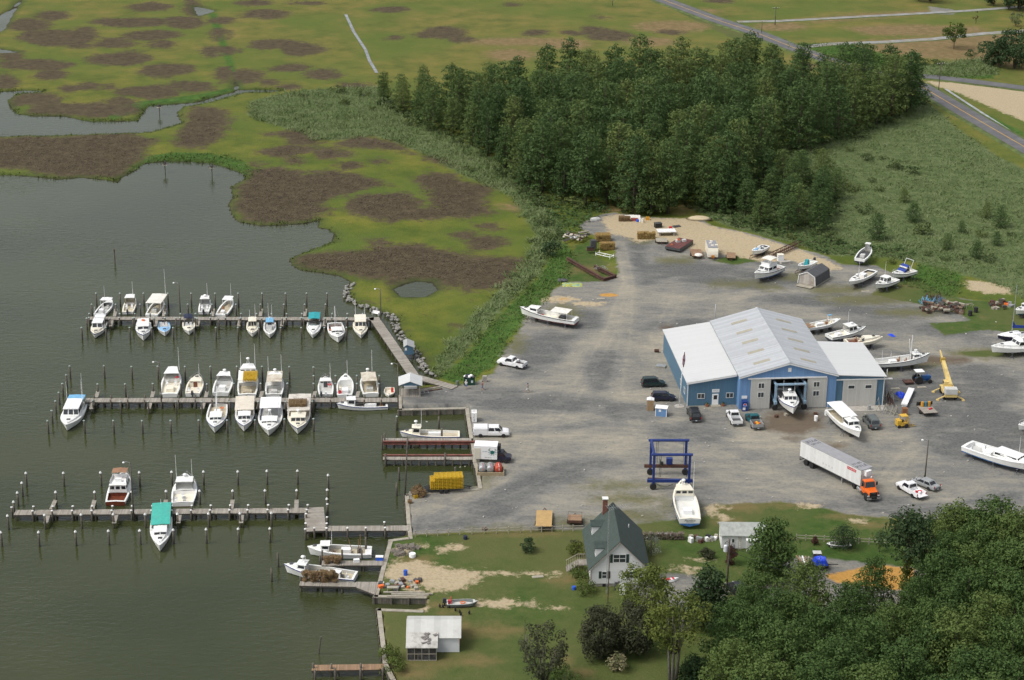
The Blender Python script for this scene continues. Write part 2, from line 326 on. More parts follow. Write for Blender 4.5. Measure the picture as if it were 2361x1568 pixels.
DRY = [   # parched and brown-orange fields
 [(1872, 42), (1980, 30), (2150, 22), (2160, 30), (2000, 42), (1880, 52)], [(1945, 62), (2080, 55), (2250, 60), (2290, 75), (2150, 82), (2000, 80)], ell(2080, 96, 70, 8), [(1930, 96), (2361, 70), (2361, 160), (2260, 140), (2100, 130), (1960, 110)],
 ell(2361, 470, 50, 60), ell(2300, 400, 60, 10), ell(2150, 330, 60, 8), ell(2060, 345, 40, 6), ell(1200, 95, 130, 10), ell(1180, 125, 60, 14), ell(1550, 60, 90, 14), ell(1500, 95, 60, 10), ell(1300, 100, 60, 12), ell(1800, 60, 60, 10),
 ell(1700, 1175, 60, 8), ell(1800, 1170, 50, 7), ell(1950, 1195, 60, 7), ell(2020, 1215, 60, 8), ell(1680, 1210, 26, 8), ell(1010, 1232, 60, 4), ell(1200, 1236, 110, 3), ell(960, 1300, 40, 16), ell(1110, 1460, 90, 14), ell(1070, 1450, 20, 14), ell(1010, 1400, 60, 8), ell(950, 1560, 40, 14), ell(1000, 1540, 50, 8), ell(1090, 1530, 60, 10), ell(1300, 1345, 40, 8), ell(1040, 1420, 30, 8), ell(1480, 600, 26, 10), ell(1360, 620, 40, 8), ell(1340, 1555, 22, 10), ell(1310, 1530, 14, 8), ell(1390, 530, 30, 12), ell(1575, 480, 25, 10), ell(1415, 482, 20, 10), ell(1195, 475, 40, 8), ell(1620, 24, 40, 4),
]
DARKGRAVEL = [
 [(944, 1200), (985, 1180), (1080, 1165), (1150, 1128), (1240, 1078), (1330, 1050), (1400, 1046), (1430, 1070), (1350, 1090), (1250, 1140), (1180, 1180), (1100, 1215), (1000, 1224), (948, 1222)],
 [(1850, 1165), (1960, 1150), (2060, 1150), (2150, 1160), (2361, 1130), (2361, 1160), (2100, 1190), (1960, 1180)], [(1200, 790), (1260, 760), (1330, 770), (1300, 830), (1240, 870), (1180, 880), (1190, 830)], [(1440, 620), (1560, 600), (1720, 620), (1840, 650), (1740, 670), (1560, 640), (1470, 660)], ell(1340, 740, 60, 26), ell(1900, 690, 180, 14), ell(2050, 720, 150, 14), ell(2200, 900, 160, 60), ell(2250, 1000, 140, 60), ell(1450, 950, 80, 20), ell(1470, 560, 20, 20), ell(1250, 930, 150, 20), ell(1380, 850, 40, 50), ell(1780, 600, 40, 10), ell(1330, 1210, 100, 10), ell(1100, 905, 120, 14), ell(1600, 1000, 100, 20), ell(1560, 745, 60, 14), ell(1470, 600, 16, 22), ell(2200, 760, 90, 16), ell(1000, 925, 60, 10),
]
TANGRAVEL = [
 [(1440, 600), (1470, 640), (1460, 720), (1400, 800), (1330, 860), (1290, 840), (1360, 770), (1410, 700), (1425, 640)], [(945, 1150), (1090, 1130), (1200, 1090), (1320, 1050), (1400, 1000), (1500, 1010), (1470, 1040), (1250, 1070), (1120, 1125), (980, 1175), (945, 1195)], [(1250, 1150), (1450, 1080), (1560, 1090), (1540, 1150), (1400, 1190), (1240, 1180)], ell(1790, 1000, 120, 40), ell(1830, 970, 60, 20), ell(1520, 690, 100, 14), ell(1730, 690, 90, 8), ell(1900, 730, 90, 6), ell(1550, 800, 36, 60), ell(1120, 1000, 60, 20), ell(2060, 1010, 60, 8), ell(1120, 1050, 40, 40), ell(2110, 790, 100, 8), ell(1500, 850, 40, 30), ell(1620, 930, 30, 8), ell(2000, 1120, 140, 12), ell(2120, 640, 30, 6), ell(1960, 960, 24, 4), ell(1960, 1000, 60, 8), ell(1460, 910, 30, 12), ell(1620, 1050, 60, 6), ell(1480, 800, 30, 10), ell(2220, 830, 60, 6),
]
MUDDY = [[(1770, 950), (1890, 950), (1900, 985), (1840, 1005), (1760, 990)], ell(1830, 1010, 22, 4), ell(1925, 1028, 26, 8), ell(1540, 755, 18, 6), ell(2170, 830, 70, 10)]
DRIVE = [[(1440, 1350), (1500, 1325), (1560, 1322), (1620, 1332), (1680, 1360), (1660, 1400), (1500, 1400)], [(1800, 1290), (1850, 1285), (1960, 1292), (2040, 1302), (2120, 1310), (2200, 1320), (2200, 1350), (2050, 1400), (1850, 1420), (1700, 1400), (1690, 1350), (1820, 1340)], ell(2180, 22, 22, 6), [(2140, 10), (2200, 20), (2200, 30), (2150, 28)]]
def sdf(P, poly, z=.5, lim=9.0):
 """signed distance in metres to one outline, positive inside"""
 q = np.array([[a.x, a.y] for a in Uv(poly, z)]); out = np.full(len(P), -lim, np.float32)
 lo, hi = q.min(0) - lim, q.max(0) + lim
 ix = np.where((P[:, 0] > lo[0]) & (P[:, 0] < hi[0]) & (P[:, 1] > lo[1]) & (P[:, 1] < hi[1]))[0]
 if len(ix) == 0: return out
 p = P[ix]; d2 = np.full(len(p), 1e18); ins = np.zeros(len(p), bool)
 for i in range(len(q)):
  a, b = q[i], q[(i + 1) % len(q)]; e = b - a; L = max(e @ e, 1e-9)
  t = np.clip(((p - a) @ e) / L, 0, 1); r = p - a - t[:, None] * e
  d2 = np.minimum(d2, (r * r).sum(1))
  c = (a[1] > p[:, 1]) != (b[1] > p[:, 1])
  with np.errstate(divide='ignore', invalid='ignore'):
   xx = (b[0] - a[0]) * (p[:, 1] - a[1]) / (b[1] - a[1] if b[1] != a[1] else 1e-9) + a[0]
  ins ^= c & (p[:, 0] < xx)
 d = np.sqrt(d2); out[ix] = np.clip(np.where(ins, d, -d), -lim, lim)
 return out
def sdmax(P, polys, z=.5, lim=9.0):
 r = np.full(len(P), -lim, np.float32)
 for g in polys: r = np.maximum(r, sdf(P, g, z, lim))
 return r
def smooth(x, a, b):
 t = np.clip((x - a) / (b - a), 0, 1); return t * t * (3 - 2 * t)
def vnoise(P, sc, seed=0):
 """cheap smooth value noise on the plane"""
 q = P / sc; i = np.floor(q).astype(int); f = q - i; f = f * f * (3 - 2 * f)
 def h(a, b):
  n = (a * 374761393 + b * 668265263 + seed * 974711) & 0x7fffffff
  n = ((n ^ (n >> 13)) * 1274126177) & 0x7fffffff
  return (n ^ (n >> 16)) % 10007 / 10007.0
 x, y = i[:, 0], i[:, 1]
 return (h(x, y) * (1 - f[:, 0]) + h(x + 1, y) * f[:, 0]) * (1 - f[:, 1]) + (h(x, y + 1) * (1 - f[:, 0]) + h(x + 1, y + 1) * f[:, 0]) * f[:, 1]
WALLZ = 1.0
def ground_height(P, W=None, Y=None):
 W = sdmax(P, WATER, .2) if W is None else W
 Y = np.maximum(sdf(P, YARD, WALLZ), sdf(P, LAWN[0], WALLZ)) if Y is None else Y
 marsh = .08 + .32 * smooth(-W, 0, 2.5) + .12 * (vnoise(P, 7, 3) - .5)
 up = smooth(Y, -4, .5)
 z = marsh * (1 - up) + WALLZ * up
 z = np.where(W > -.3, np.where(Y > -2, -1.6, np.where(W > 0, -.05 - .5 * np.clip(W, 0, 3), .12)), z)
 return z
def steps(spec):
 out = [spec[0][0]]
 for a, b, d in spec:
  n = max(1, int(round((b - a) / d))); out += [a + (b - a) * k / n for k in range(1, n + 1)]
 return np.array(out)
gx = steps([(-4000, -900, 500), (-900, -230, 60), (-230, -80, 1.3), (-80, -32, .8), (-32, -2, .45), (-2, 80, .8), (80, 230, 1.3), (230, 900, 60), (900, 4000, 500)])
gy = steps([(-600, 150, 120), (150, 212, 6), (212, 350, .45), (350, 460, .8), (460, 720, 1.25), (720, 900, 12), (900, 4500, 300)])
GX, GY = np.meshgrid(gx, gy)
P = np.stack([GX.ravel(), GY.ravel()], 1)
Wd = sdmax(P, WATER, .2); Yd = np.maximum(sdf(P, YARD, WALLZ), sdf(P, LAWN[0], WALLZ))
Z = ground_height(P, Wd, Yd)
nx, ny = len(gx), len(gy)
idx = np.arange(nx * ny).reshape(ny, nx)
faces = np.stack([idx[:-1, :-1], idx[:-1, 1:], idx[1:, 1:], idx[1:, :-1]], -1).reshape(-1, 4)
me = bpy.data.meshes.new('ground')
me.vertices.add(len(P)); me.vertices.foreach_set('co', np.column_stack([P, Z]).astype(np.float32).ravel())
me.loops.add(faces.size); me.loops.foreach_set('vertex_index', faces.astype(np.int32).ravel())
me.polygons.add(len(faces)); me.polygons.foreach_set('loop_start', np.arange(0, faces.size, 4, dtype=np.int32))
me.polygons.foreach_set('use_smooth', np.ones(len(faces), bool))
me.update(calc_edges=True)
SD = {}
for nm, polys, z in (('brown', BROWN, .5), ('reed', REED, .5), ('lush', LUSH, .5), ('yard', [YARD], 1), ('sand', SAND, 1), ('orange', ORANGE, 1), ('lawn', LAWN, 1), ('dry', DRY, .6), ('darkg', DARKGRAVEL, 1), ('tang', TANGRAVEL, 1), ('mud', MUDDY, 1), ('drive', DRIVE, 1)):
 SD[nm] = sdmax(P, polys, z)
SD['weeds'] = sdmax(P, WEEDS, 1)
tr_ = np.full(len(P), 9.0, np.float32)
for tl in TRACKS:
 q = np.array([[a.x, a.y] for a in Uv(tl, 1)])
 for a, b in zip(q[:-1], q[1:]):
  e = b - a; t = np.clip(((P - a) @ e) / (e @ e), 0, 1); tr_ = np.minimum(tr_, np.hypot(*(P - a - t[:, None] * e).T))
SD['track'] = tr_
SD['shore'] = -Wd
far = smooth(P[:, 1] + .25 * P[:, 0], 420, 640)
SD['far'] = far.astype(np.float32)
for nm, a in SD.items():
 at_ = me.attributes.new(nm, 'FLOAT', 'POINT'); at_.data.foreach_set('value', a.astype(np.float32))
def ground_material():
 m, nt, b = newmat('ground_cover'); L = nt.links
 tc = node(nt, 'TexCoord').outputs['Object']
 def A(n): return node(nt, 'Attribute', attribute_name=n).outputs['Fac']
 nb = noise(nt, .10, 6, .62, tc); nm_ = noise(nt, .45, 6, .65, tc); nf = noise(nt, 2.2, 5, .7, tc); ng = noise(nt, 9, 3, .7, tc); nv = noise(nt, .03, 4, .6, tc)
 def mask(name, amp=2.2, w=.5, nz=None, off=0):
  s = mth(nt, 'MULTIPLY_ADD', mth(nt, 'SUBTRACT', nz or nm_, .5), amp * 2, A(name))
  return mth(nt, 'MULTIPLY_ADD', mth(nt, 'ADD', s, off), 1 / w, .5, clamp=True)
 # marsh grass: yellow green, browner far off, fine tufting
 c = ramp(nt, mth(nt, 'ADD', mth(nt, 'MULTIPLY', nb, .7), mth(nt, 'MULTIPLY', nf, .3)), [(.34, (.055, .088, .015)), (.45, (.098, .128, .020)), (.55, (.148, .160, .026)), (.68, (.205, .190, .042))])
 c2 = ramp(nt, nb, [(.30, (.088, .108, .026)), (.5, (.155, .152, .038)), (.66, (.205, .168, .05)), (.8, (.235, .17, .065))])
 c = mixc(nt, A('far'), c, c2)
 c = mixc(nt, ramp(nt, nv, [(.42, (0, 0, 0)), (.62, (.8, .8, .8))]), c, mixc(nt, nm_, (.075, .125, .022), (.12, .15, .03)))
 c = mixc(nt, mask('dry', 4, 6), c, ramp(nt, nm_, [(.3, (.15, .12, .05)), (.55, (.22, .158, .075)), (.75, (.29, .205, .105))]))
 c = mixc(nt, mask('lush', 1.6, 1.2), c, ramp(nt, nm_, [(.3, (.035, .085, .014)), (.7, (.085, .165, .03))]))
 c = mixc(nt, mask('reed', 2.5, 1.5), c, ramp(nt, nm_, [(.28, (.062, .095, .034)), (.5, (.11, .148, .056)), (.72, (.165, .20, .09))]))
 nbr = mth(nt, 'ADD', mth(nt, 'MULTIPLY', nm_, .6), mth(nt, 'MULTIPLY', nf, .4))
 brown = ramp(nt, nbr, [(.34, (.050, .038, .023)), (.5, (.086, .067, .040)), (.66, (.135, .104, .060))])
 spk = mth(nt, 'MULTIPLY', ramp(nt, noise(nt, .22, 8, .74, tc, .6), [(.57, (0, 0, 0)), (.68, (.75, .75, .75))]), mth(nt, 'SUBTRACT', 1.0, mth(nt, 'MULTIPLY', A('far'), .75)))
 c = mixc(nt, mth(nt, 'MAXIMUM', mask('brown', 1, 3, None, mth(nt, 'ADD', mth(nt, 'MULTIPLY', mth(nt, 'SUBTRACT', noise(nt, .07, 6, .6, tc, .5), .435), 13), mth(nt, 'MULTIPLY', mth(nt, 'SUBTRACT', noise(nt, .55, 8, .82, tc, .4), .5), 15))), spk), c, brown)
 # green bank along the shore
 sh = mth(nt, 'MULTIPLY_ADD', mth(nt, 'SUBTRACT', nm_, .5), 3.0, A('shore'))
 bank = mth(nt, 'SUBTRACT', 1.0, mth(nt, 'DIVIDE', mth(nt, 'SUBTRACT', sh, .6), 2.2), clamp=True)
 c = mixc(nt, mth(nt, 'MULTIPLY', bank, .7), c, (.055, .075, .022))
 # lawn
 lawn = ramp(nt, mth(nt, 'ADD', mth(nt, 'MULTIPLY', nm_, .55), mth(nt, 'MULTIPLY', noise(nt, .13, 6, .7, tc), .45)), [(.34, (.034, .072, .014)), (.47, (.058, .104, .021)), (.58, (.088, .116, .032)), (.70, (.17, .145, .065))])
 c = mixc(nt, mask('lawn', 1.6, .8), c, mixc(nt, ramp(nt, nv, [(.40, (0, 0, 0)), (.62, (.75, .75, .75))]), lawn, (.125, .125, .045)))
 # yard gravel: blue-grey stone, worn to tan
 mpg = node(nt, 'Mapping'); mpg.inputs['Scale'].default_value = (.55, 1.3, 1); L.new(tc, mpg.inputs[0])
 worn = noise(nt, .10, 8, .68, mpg.outputs[0], .9); mid = noise(nt, .6, 6, .72, mpg.outputs[0], .5)
 gv = mth(nt, 'ADD', mth(nt, 'MULTIPLY', worn, .62), mth(nt, 'MULTIPLY', mid, .42))
 gv = mth(nt, 'SUBTRACT', gv, mth(nt, 'MULTIPLY', mask('darkg', 2.5, 3, nb), .16))
 gv = mth(nt, 'ADD', gv, mth(nt, 'MULTIPLY', mask('tang', 2.5, 4, nb), .09))
 td = mth(nt, 'ADD', A('track'), mth(nt, 'MULTIPLY', mth(nt, 'SUBTRACT', nm_, .5), 1.6))
 rut = mth(nt, 'SUBTRACT', 1.0, mth(nt, 'DIVIDE', mth(nt, 'ABSOLUTE', mth(nt, 'SUBTRACT', td, 1.0)), .55), clamp=True)
 lane = mth(nt, 'SUBTRACT', 1.0, mth(nt, 'DIVIDE', td, 3.4), clamp=True)
 gv = mth(nt, 'ADD', gv, mth(nt, 'ADD', mth(nt, 'MULTIPLY', rut, .045), mth(nt, 'MULTIPLY', lane, .055)))
 g = ramp(nt, gv, [(.36, (.112, .114, .111)), (.45, (.168, .167, .157)), (.53, (.228, .220, .194)), (.62, (.30, .278, .226)), (.76, (.42, .375, .285))])
 g = mixc(nt, mth(nt, 'MULTIPLY', ramp(nt, noise(nt, .30, 7, .75, mpg.outputs[0], 1.2), [(.60, (0, 0, 0)), (.72, (1, 1, 1))]), .55), g, (.40, .36, .28))
 g = mixc(nt, mth(nt, 'MULTIPLY', ng, .36), g, mixc(nt, ramp(nt, nf, [(.36, (0, 0, 0)), (.64, (1, 1, 1))]), (.07, .07, .07), (.40, .39, .35)))
 yard = mask('yard', 1.6, .8)
 wz = noise(nt, .5, 7, .75, tc)
 weeds = mth(nt, 'MAXIMUM', mth(nt, 'MULTIPLY', mask('weeds', 5, 3.5, wz), .8), ramp(nt, wz, [(.66, (0, 0, 0)), (.76, (.5, .5, .5))]))
 g = mixc(nt, weeds, g, mixc(nt, nf, (.085, .10, .035), (.19, .165, .075)))
 c = mixc(nt, yard, c, g)
 c = mixc(nt, mask('lawn', 1.8, .8, None, -.2), c, mixc(nt, ramp(nt, nv, [(.40, (0, 0, 0)), (.62, (.75, .75, .75))]), lawn, (.125, .125, .045)))
 c = mixc(nt, mth(nt, 'MULTIPLY', mask('dry', 2.5, 2.5), mth(nt, 'MULTIPLY', mask('lawn', 1.5, .8), .75)), c, (.20, .15, .065))
 c = mixc(nt, mask('drive', 1.2, .8), c, g)
 c = mixc(nt, mth(nt, 'MULTIPLY', mask('mud', 2, 2), .8), c, (.12, .085, .055))
 c = mixc(nt, mask('sand', 3.6, 1.1, noise(nt, .75, 7, .75, tc), -.2), c, ramp(nt, nf, [(.3, (.36, .29, .18)), (.6, (.50, .41, .27)), (.8, (.58, .50, .36))]))
 c = mixc(nt, mask('orange', 1.2, .6), c, ramp(nt, nf, [(.3, (.42, .22, .05)), (.7, (.60, .34, .10))]))
 # water margin mud
 mud = mth(nt, 'SUBTRACT', 1.0, mth(nt, 'DIVIDE', mth(nt, 'SUBTRACT', A('shore'), .1), .5), clamp=True)
 c = mixc(nt, mth(nt, 'MULTIPLY', mud, mth(nt, 'SUBTRACT', 1.0, yard)), c, (.04, .036, .022))
 c = mixc(nt, mth(nt, 'MULTIPLY', mth(nt, 'SUBTRACT', nf, .5), .9, clamp=True), c, (.02, .03, .012), 'MULTIPLY')
 c = mixc(nt, .5, c, ramp(nt, nf, [(.25, (.62, .62, .62)), (.75, (1, 1, 1))]), 'MULTIPLY')
 L.new(c, b.inputs['Base Color']); b.inputs['Roughness'].default_value = .95; b.inputs['Specular IOR Level'].default_value = .15
 bp = node(nt, 'Bump', Strength=.5, Distance=.25)
 L.new(mth(nt, 'MULTIPLY', nf, mth(nt, 'SUBTRACT', 1.15, yard)), bp.inputs['Height']); L.new(bp.outputs[0], b.inputs['Normal'])
 return m
me.materials.append(ground_material())
tag(link(me, 'ground'), kind='structure')
# ------------------------------------------------------------------ water
def water_material():
 m, nt, b = newmat('creek_water'); L = nt.links
 tc = node(nt, 'TexCoord').outputs['Object']
 mp = node(nt, 'Mapping'); mp.inputs['Rotation'].default_value = (0, 0, R(12)); mp.inputs['Scale'].default_value = (.55, 1.2, 1); L.new(tc, mp.inputs[0])
 L.new(ramp(nt, noise(nt, .03, 3, .5, tc), [(.35, (.034, .042, .016)), (.65, (.046, .053, .021))]), b.inputs['Base Color'])
 b.inputs['Roughness'].default_value = .07; b.inputs['IOR'].default_value = 1.333
 h = mth(nt, 'ADD', mth(nt, 'MULTIPLY', noise(nt, .9, 3, .55, mp.outputs[0], .4), 1.0), mth(nt, 'MULTIPLY', noise(nt, 2.6, 2, .5, mp.outputs[0], .2), .35))
 calm = ramp(nt, noise(nt, .028, 3, .5, tc), [(.38, (.35, .35, .35)), (.62, (1, 1, 1))])
 bp = node(nt, 'Bump', Distance=.22); L.new(mth(nt, 'MULTIPLY', calm, .55), bp.inputs['Strength']); L.new(h, bp.inputs['Height']); L.new(bp.outputs[0], b.inputs['Normal'])
 return m
w_ = MB(); w_.quad((-4000, -600, 0), (4000, -600, 0), (4000, 4500, 0), (-4000, 4500, 0))
tag(w_.build('water', water_material()), kind='structure')
# ------------------------------------------------------------------ roads
ASPHALT = mat('asphalt', (.115, .113, .118), .85, .14, .35, stain=(.16, .155, .15), sa=.3, ss=.2)
YLINE = mat('yellow_road_paint', (.52, .30, .045), .7, .15, 1)
WLINE = mat('white_road_paint', (.55, .55, .52), .7, .2, 1)
def gz(x, y): return float(ground_height(np.array([[x, y]]))[0])
def ribbon(pts, w, z, mb=None):
 mb = mb or MB(); n = len(pts); v = []
 for i, p in enumerate(pts):
  d = (pts[min(i + 1, n - 1)] - pts[max(i - 1, 0)]); d.z = 0; d.normalize(); k = Vector((-d.y, d.x, 0)) * w / 2
  v += [(p.x - k.x, p.y - k.y, z), (p.x + k.x, p.y + k.y, z)]
 return mb.add(v, [(2 * i, 2 * i + 1, 2 * i + 3, 2 * i + 2) for i in range(n - 1)])
ROADC = Uv([(1400, -60), (1530, 0), (1650, 45), (1745, 76), (1830, 110), (1930, 145), (2030, 170), (2120, 197), (2230, 262), (2361, 338), (2500, 420)], .62)
rd = []
for a, b in zip(ROADC[:-1], ROADC[1:]):
 rd += [a.lerp(b, k / 4) for k in range(4)]
rd.append(ROADC[-1])
def verge(pts, w, name, m, z0, z1):   # low embankment that carries a road
 mb = MB(); n = len(pts); rings = []
 for i, p in enumerate(pts):
  d = (pts[min(i + 1, n - 1)] - pts[max(i - 1, 0)]); d.z = 0; d.normalize(); k = Vector((-d.y, d.x, 0))
  rings.append([(p.x - k.x * (w / 2 + 1.2), p.y - k.y * (w / 2 + 1.2), z0), (p.x - k.x * w / 2, p.y - k.y * w / 2, z1), (p.x + k.x * w / 2, p.y + k.y * w / 2, z1), (p.x + k.x * (w / 2 + 1.2), p.y + k.y * (w / 2 + 1.2), z0)])
 mb.loft(rings, 0, False, False)
 return tag(mb.build(name, m), kind='structure')
VERGE = mat('road_verge_grass', (.085, .115, .03), .95, .3, .3)
verge(rd, 8.2, 'road_verge', VERGE, .15, .62)
tag(ribbon(rd, 6.4, .65).build('road', ASPHALT), kind='structure')
tag(ribbon(rd, .28, .655).build('road_marking', YLINE), kind='structure')
side = Uv([(2090, 172), (2160, 178), (2260, 190), (2361, 203), (2500, 218)], .6)
verge(side, 6.6, 'road_verge', VERGE, .15, .60)
tag(ribbon(side, 5.2, .64).build('side_road', ASPHALT), kind='structure')
LANE = mat('pale_stone_lane', (.27, .27, .26), .9, .2, .4, stain=(.2, .18, .1), sa=.45, ss=.35)
def lane(P_, w, nm='lane'):
 pts = Uv(P_, .55)
 verge(pts, w + .4, nm + '_verge', VERGE, .2, .52)
 tag(ribbon(pts, w, .56).build(nm, LANE), kind='structure')
lane([(1700, 50), (1800, 48), (1950, 40), (2100, 32), (2240, 24), (2361, 15)], 3.0, 'lane')
lane([(1830, 110), (1920, 101), (2035, 97), (2150, 90), (2260, 78), (2361, 71), (2450, 66)], 3.6, 'gravel_lane')
ditch = Uv([(2180, 205), (2230, 238), (2300, 283), (2361, 322), (2450, 375)], .5)
tag(ribbon(ditch, .9, .52).build('ditch', mat('ditch_water', (.33, .35, .34), .3, .3, .5)), kind='structure')
DW = mat('drain_water', (.22, .235, .225), .25, .25, .5)
dp = Uv([(797, 33), (806, 52), (815, 72), (828, 92), (843, 115), (852, 140), (869, 168)], .46)
tag(ribbon(dp, 1.0, .47).build('drain', DW), kind='structure')
# ------------------------------------------------------------------ trees
BARK = mat('pine_bark', (.095, .075, .058), .9, .25, 3)
BARKG = mat('grey_bark', (.16, .145, .12), .9, .2, 3)
NEEDLE = foliage('pine_needles', (.048, .094, .028), (.088, .150, .044), (.125, .155, .045), .35)
NEEDLE2 = foliage('near_pine_needles', (.042, .088, .022), (.084, .142, .036), (.10, .135, .034), .25)
NEEDLED = foliage('dark_needles', (.030, .060, .022), (.058, .095, .034), None, .25)
LEAFG = foliage('broad_leaves', (.048, .090, .018), (.092, .138, .03), (.12, .14, .032), .3)
LEAFY = foliage('yellow_green_leaves', (.075, .105, .02), (.135, .155, .032), None, .2)
LEAFD = foliage('dark_dull_leaves', (.036, .046, .022), (.075, .076, .04), None, .2)
LEAFC = foliage('cream_blossom_leaves', (.11, .13, .05), (.52, .44, .28), None, .1)
LEAFR = foliage('dark_red_leaves', (.05, .02, .018), (.10, .045, .03), None, .1)
SHRUBG = foliage('marsh_shrub_leaves', (.045, .08, .024), (.09, .125, .04), (.12, .14, .04), .35)
def puff(mb, rng, c, r, n, s, flat=.72, up=.25, mi=0, core=False, rnd=.6):
 """one clump of foliage: small faces over an uneven ball"""
 if core: mb.lathe([(r * .28, -r * .5 * flat), (r * .68, -r * .2 * flat), (r * .72, r * .2 * flat), (r * .40, r * .62 * flat), (r * .05, r * .8 * flat)], c, 6, mi)
 for _ in range(n):
  th = rng.uniform(0, 2 * PI); cz = rng.uniform(-.7, 1)
  sz = math.sqrt(max(0, 1 - cz * cz)); rr = r * rng.uniform(.72, 1.08)
  d = Vector((sz * math.cos(th), sz * math.sin(th), cz))
  p = Vector(c) + Vector((d.x * rr, d.y * rr, d.z * rr * flat))
  nrm = (d + Vector((rng.uniform(-rnd, rnd), rng.uniform(-rnd, rnd), rng.uniform(-rnd * .5, rnd) + up))).normalized()
  a = nrm.orthogonal().normalized(); b = nrm.cross(a)
  q = rng.uniform(0, PI); a, b = a * math.cos(q) + b * math.sin(q), b * math.cos(q) - a * math.sin(q)
  k = s * rng.uniform(.65, 1.35); w = k * rng.uniform(.5, .8)
  mb.add([p - a * k * .5 - b * w * .2, p - b * w * .5 + nrm * k * .1, p + a * k * .6, p + b * w * .5 + nrm * k * .1], [(0, 1, 2, 3)], mi)
def pine_mesh(seed, H, cb, Rm, lev, per, leaf, ls, pr=1.0, skew=.6):
 rng = random.Random(seed); cr = MB(); tr = MB()
 lean = (rng.uniform(-.25, .25), rng.uniform(-.25, .25))
 ax = lambda z: Vector((lean[0] * (z / H) ** 2, lean[1] * (z / H) ** 2, z))
 tr.tube([ax(0) + Vector((0, 0, -.3)), ax(H * .3), ax(H * .65), ax(H * .95)], [.24 * H / 17, .19 * H / 17, .12 * H / 17, .04], 6)
 for i in range(lev):
  t = (i + rng.uniform(0, .6)) / lev
  z = H * (cb + (1 - cb) * t) - .3
  prof = min(1, (t + .16) / .34) * (1 - t) ** skew
  R_ = Rm * (.16 + prof) * rng.uniform(.78, 1.18)
  n = max(2, int(per * (.35 + prof)))
  a0 = rng.uniform(0, 2 * PI)
  for k in range(n):
   a = a0 + 2 * PI * k / n + rng.uniform(-.35, .35); L = R_ * rng.uniform(.6, 1.12)
   tip = ax(z) + Vector((math.cos(a) * L, math.sin(a) * L, L * .12 + rng.uniform(-.3, .3)))
   if t < .55: tr.tube([ax(z - .25), tip], [.07 * H / 17, .02], 3)
   puff(cr, rng, tip, pr * rng.uniform(.75, 1.25), leaf, ls, .78, .15, 0, False, .45)
   if L > 1.7 * pr: puff(cr, rng, ax(z).lerp(tip, .52) + Vector((0, 0, .15)), pr * rng.uniform(.7, 1.05), int(leaf * .7), ls, .78, .15, 0, False, .45)
 puff(cr, rng, ax(H - .5), pr * .8, leaf, ls, 1.1, .15, 0, False, .45)
 return tr, cr
def broad_mesh(seed, H, cb, Rm, n, leaf, ls, pr, trunks=1, loose=0, rz=.75):
 rng = random.Random(seed); cr = MB(); tr = MB()
 c = Vector((0, 0, H * (cb + (1 - cb) * .5))); hz = H * (1 - cb) * .5
 for k in range(trunks):
  a = 2 * PI * k / max(1, trunks) + .4; o = Vector((math.cos(a), math.sin(a), 0)) * (.35 if trunks > 1 else 0)
  tr.tube([o + Vector((0, 0, -.3)), o * 2 + Vector((0, 0, H * cb * .6)), o * 3.2 + Vector((0, 0, H * (cb + .25)))], [.016 * H + .03, .012 * H + .02, .05], 6)
 for k in range(n):
  th = rng.uniform(0, 2 * PI); cz = rng.uniform(-.95, 1); rr = rng.uniform(.45, 1.0) ** .6
  sz = math.sqrt(1 - cz * cz)
  p = c + Vector((sz * math.cos(th) * Rm * rr, sz * math.sin(th) * Rm * rr, cz * hz * rr))
  if loose and rng.random() < loose: continue
  if k % 4 == 0: tr.tube([Vector((p.x * .15, p.y * .15, H * cb * .8)), p.lerp(c, .35) * 1.0, p], [.03 + .006 * H, .04, .015], 3)
  puff(cr, rng, p, pr * rng.uniform(.7, 1.25), leaf, ls, .8)
 return tr, cr
def tree(name, meshes, leafm, bark, label, cat, loc, group=None, rz=0, sc=1, parts=('trunk', 'crown')):
 t = thing(name, label, cat, loc, rz, group)
 tr, cr = meshes
 tr.build(parts[0], bark, t, True); cr.build(parts[1], leafm, t)
 if sc != 1: t.scale = (sc, sc, sc)
 return t
def inside(poly, x, y):
 c = False
 for i in range(len(poly)):
  a, b = poly[i], poly[i - 1]
  if (a.y > y) != (b.y > y) and x < (b.x - a.x) * (y - a.y) / (b.y - a.y) + a.x: c = not c
 return c
def scatter(poly_px, dmin, n, rng, z=.5, pts=None):
 poly = Uv(poly_px, z); pts = pts if pts is not None else []; new = []
 x0, x1 = min(p.x for p in poly), max(p.x for p in poly); y0, y1 = min(p.y for p in poly), max(p.y for p in poly)
 for _ in range(n):
  x, y = rng.uniform(x0, x1), rng.uniform(y0, y1)
  if not inside(poly, x, y): continue
  if any((x - p[0]) ** 2 + (y - p[1]) ** 2 < dmin * dmin for p in pts): continue
  pts.append((x, y)); new.append((x, y))
 return new
rng = random.Random(11)
wood = [tree('pine_tree', pine_mesh(20 + i, 17, (.05, .1, .14, .04, .08, .18)[i], (4.2, 3.9, 3.5, 4.6, 4.0, 3.6)[i], 11, 7, 28, .46, .92, .5), NEEDLE, BARK, 'pine in the dense wood between the marsh and the boat yard', 'pine tree', (0, 0, -60), 'pines of the dense wood') for i in range(6)]
WOODP = [(868, 230), (930, 236), (1100, 240), (1250, 238), (1500, 226), (1750, 214), (2000, 216), (2098, 234), (2105, 252), (2035, 290), (1945, 318), (1850, 345), (1780, 372), (1740, 410), (1690, 440), (1655, 492), (1610, 486), (1575, 470), (1545, 494), (1440, 496), (1420, 476), (1385, 480), (1290, 458), (1215, 436), (1180, 412), (1150, 378), (1085, 336), (1040, 316), (960, 286), (905, 254)]
pts = []
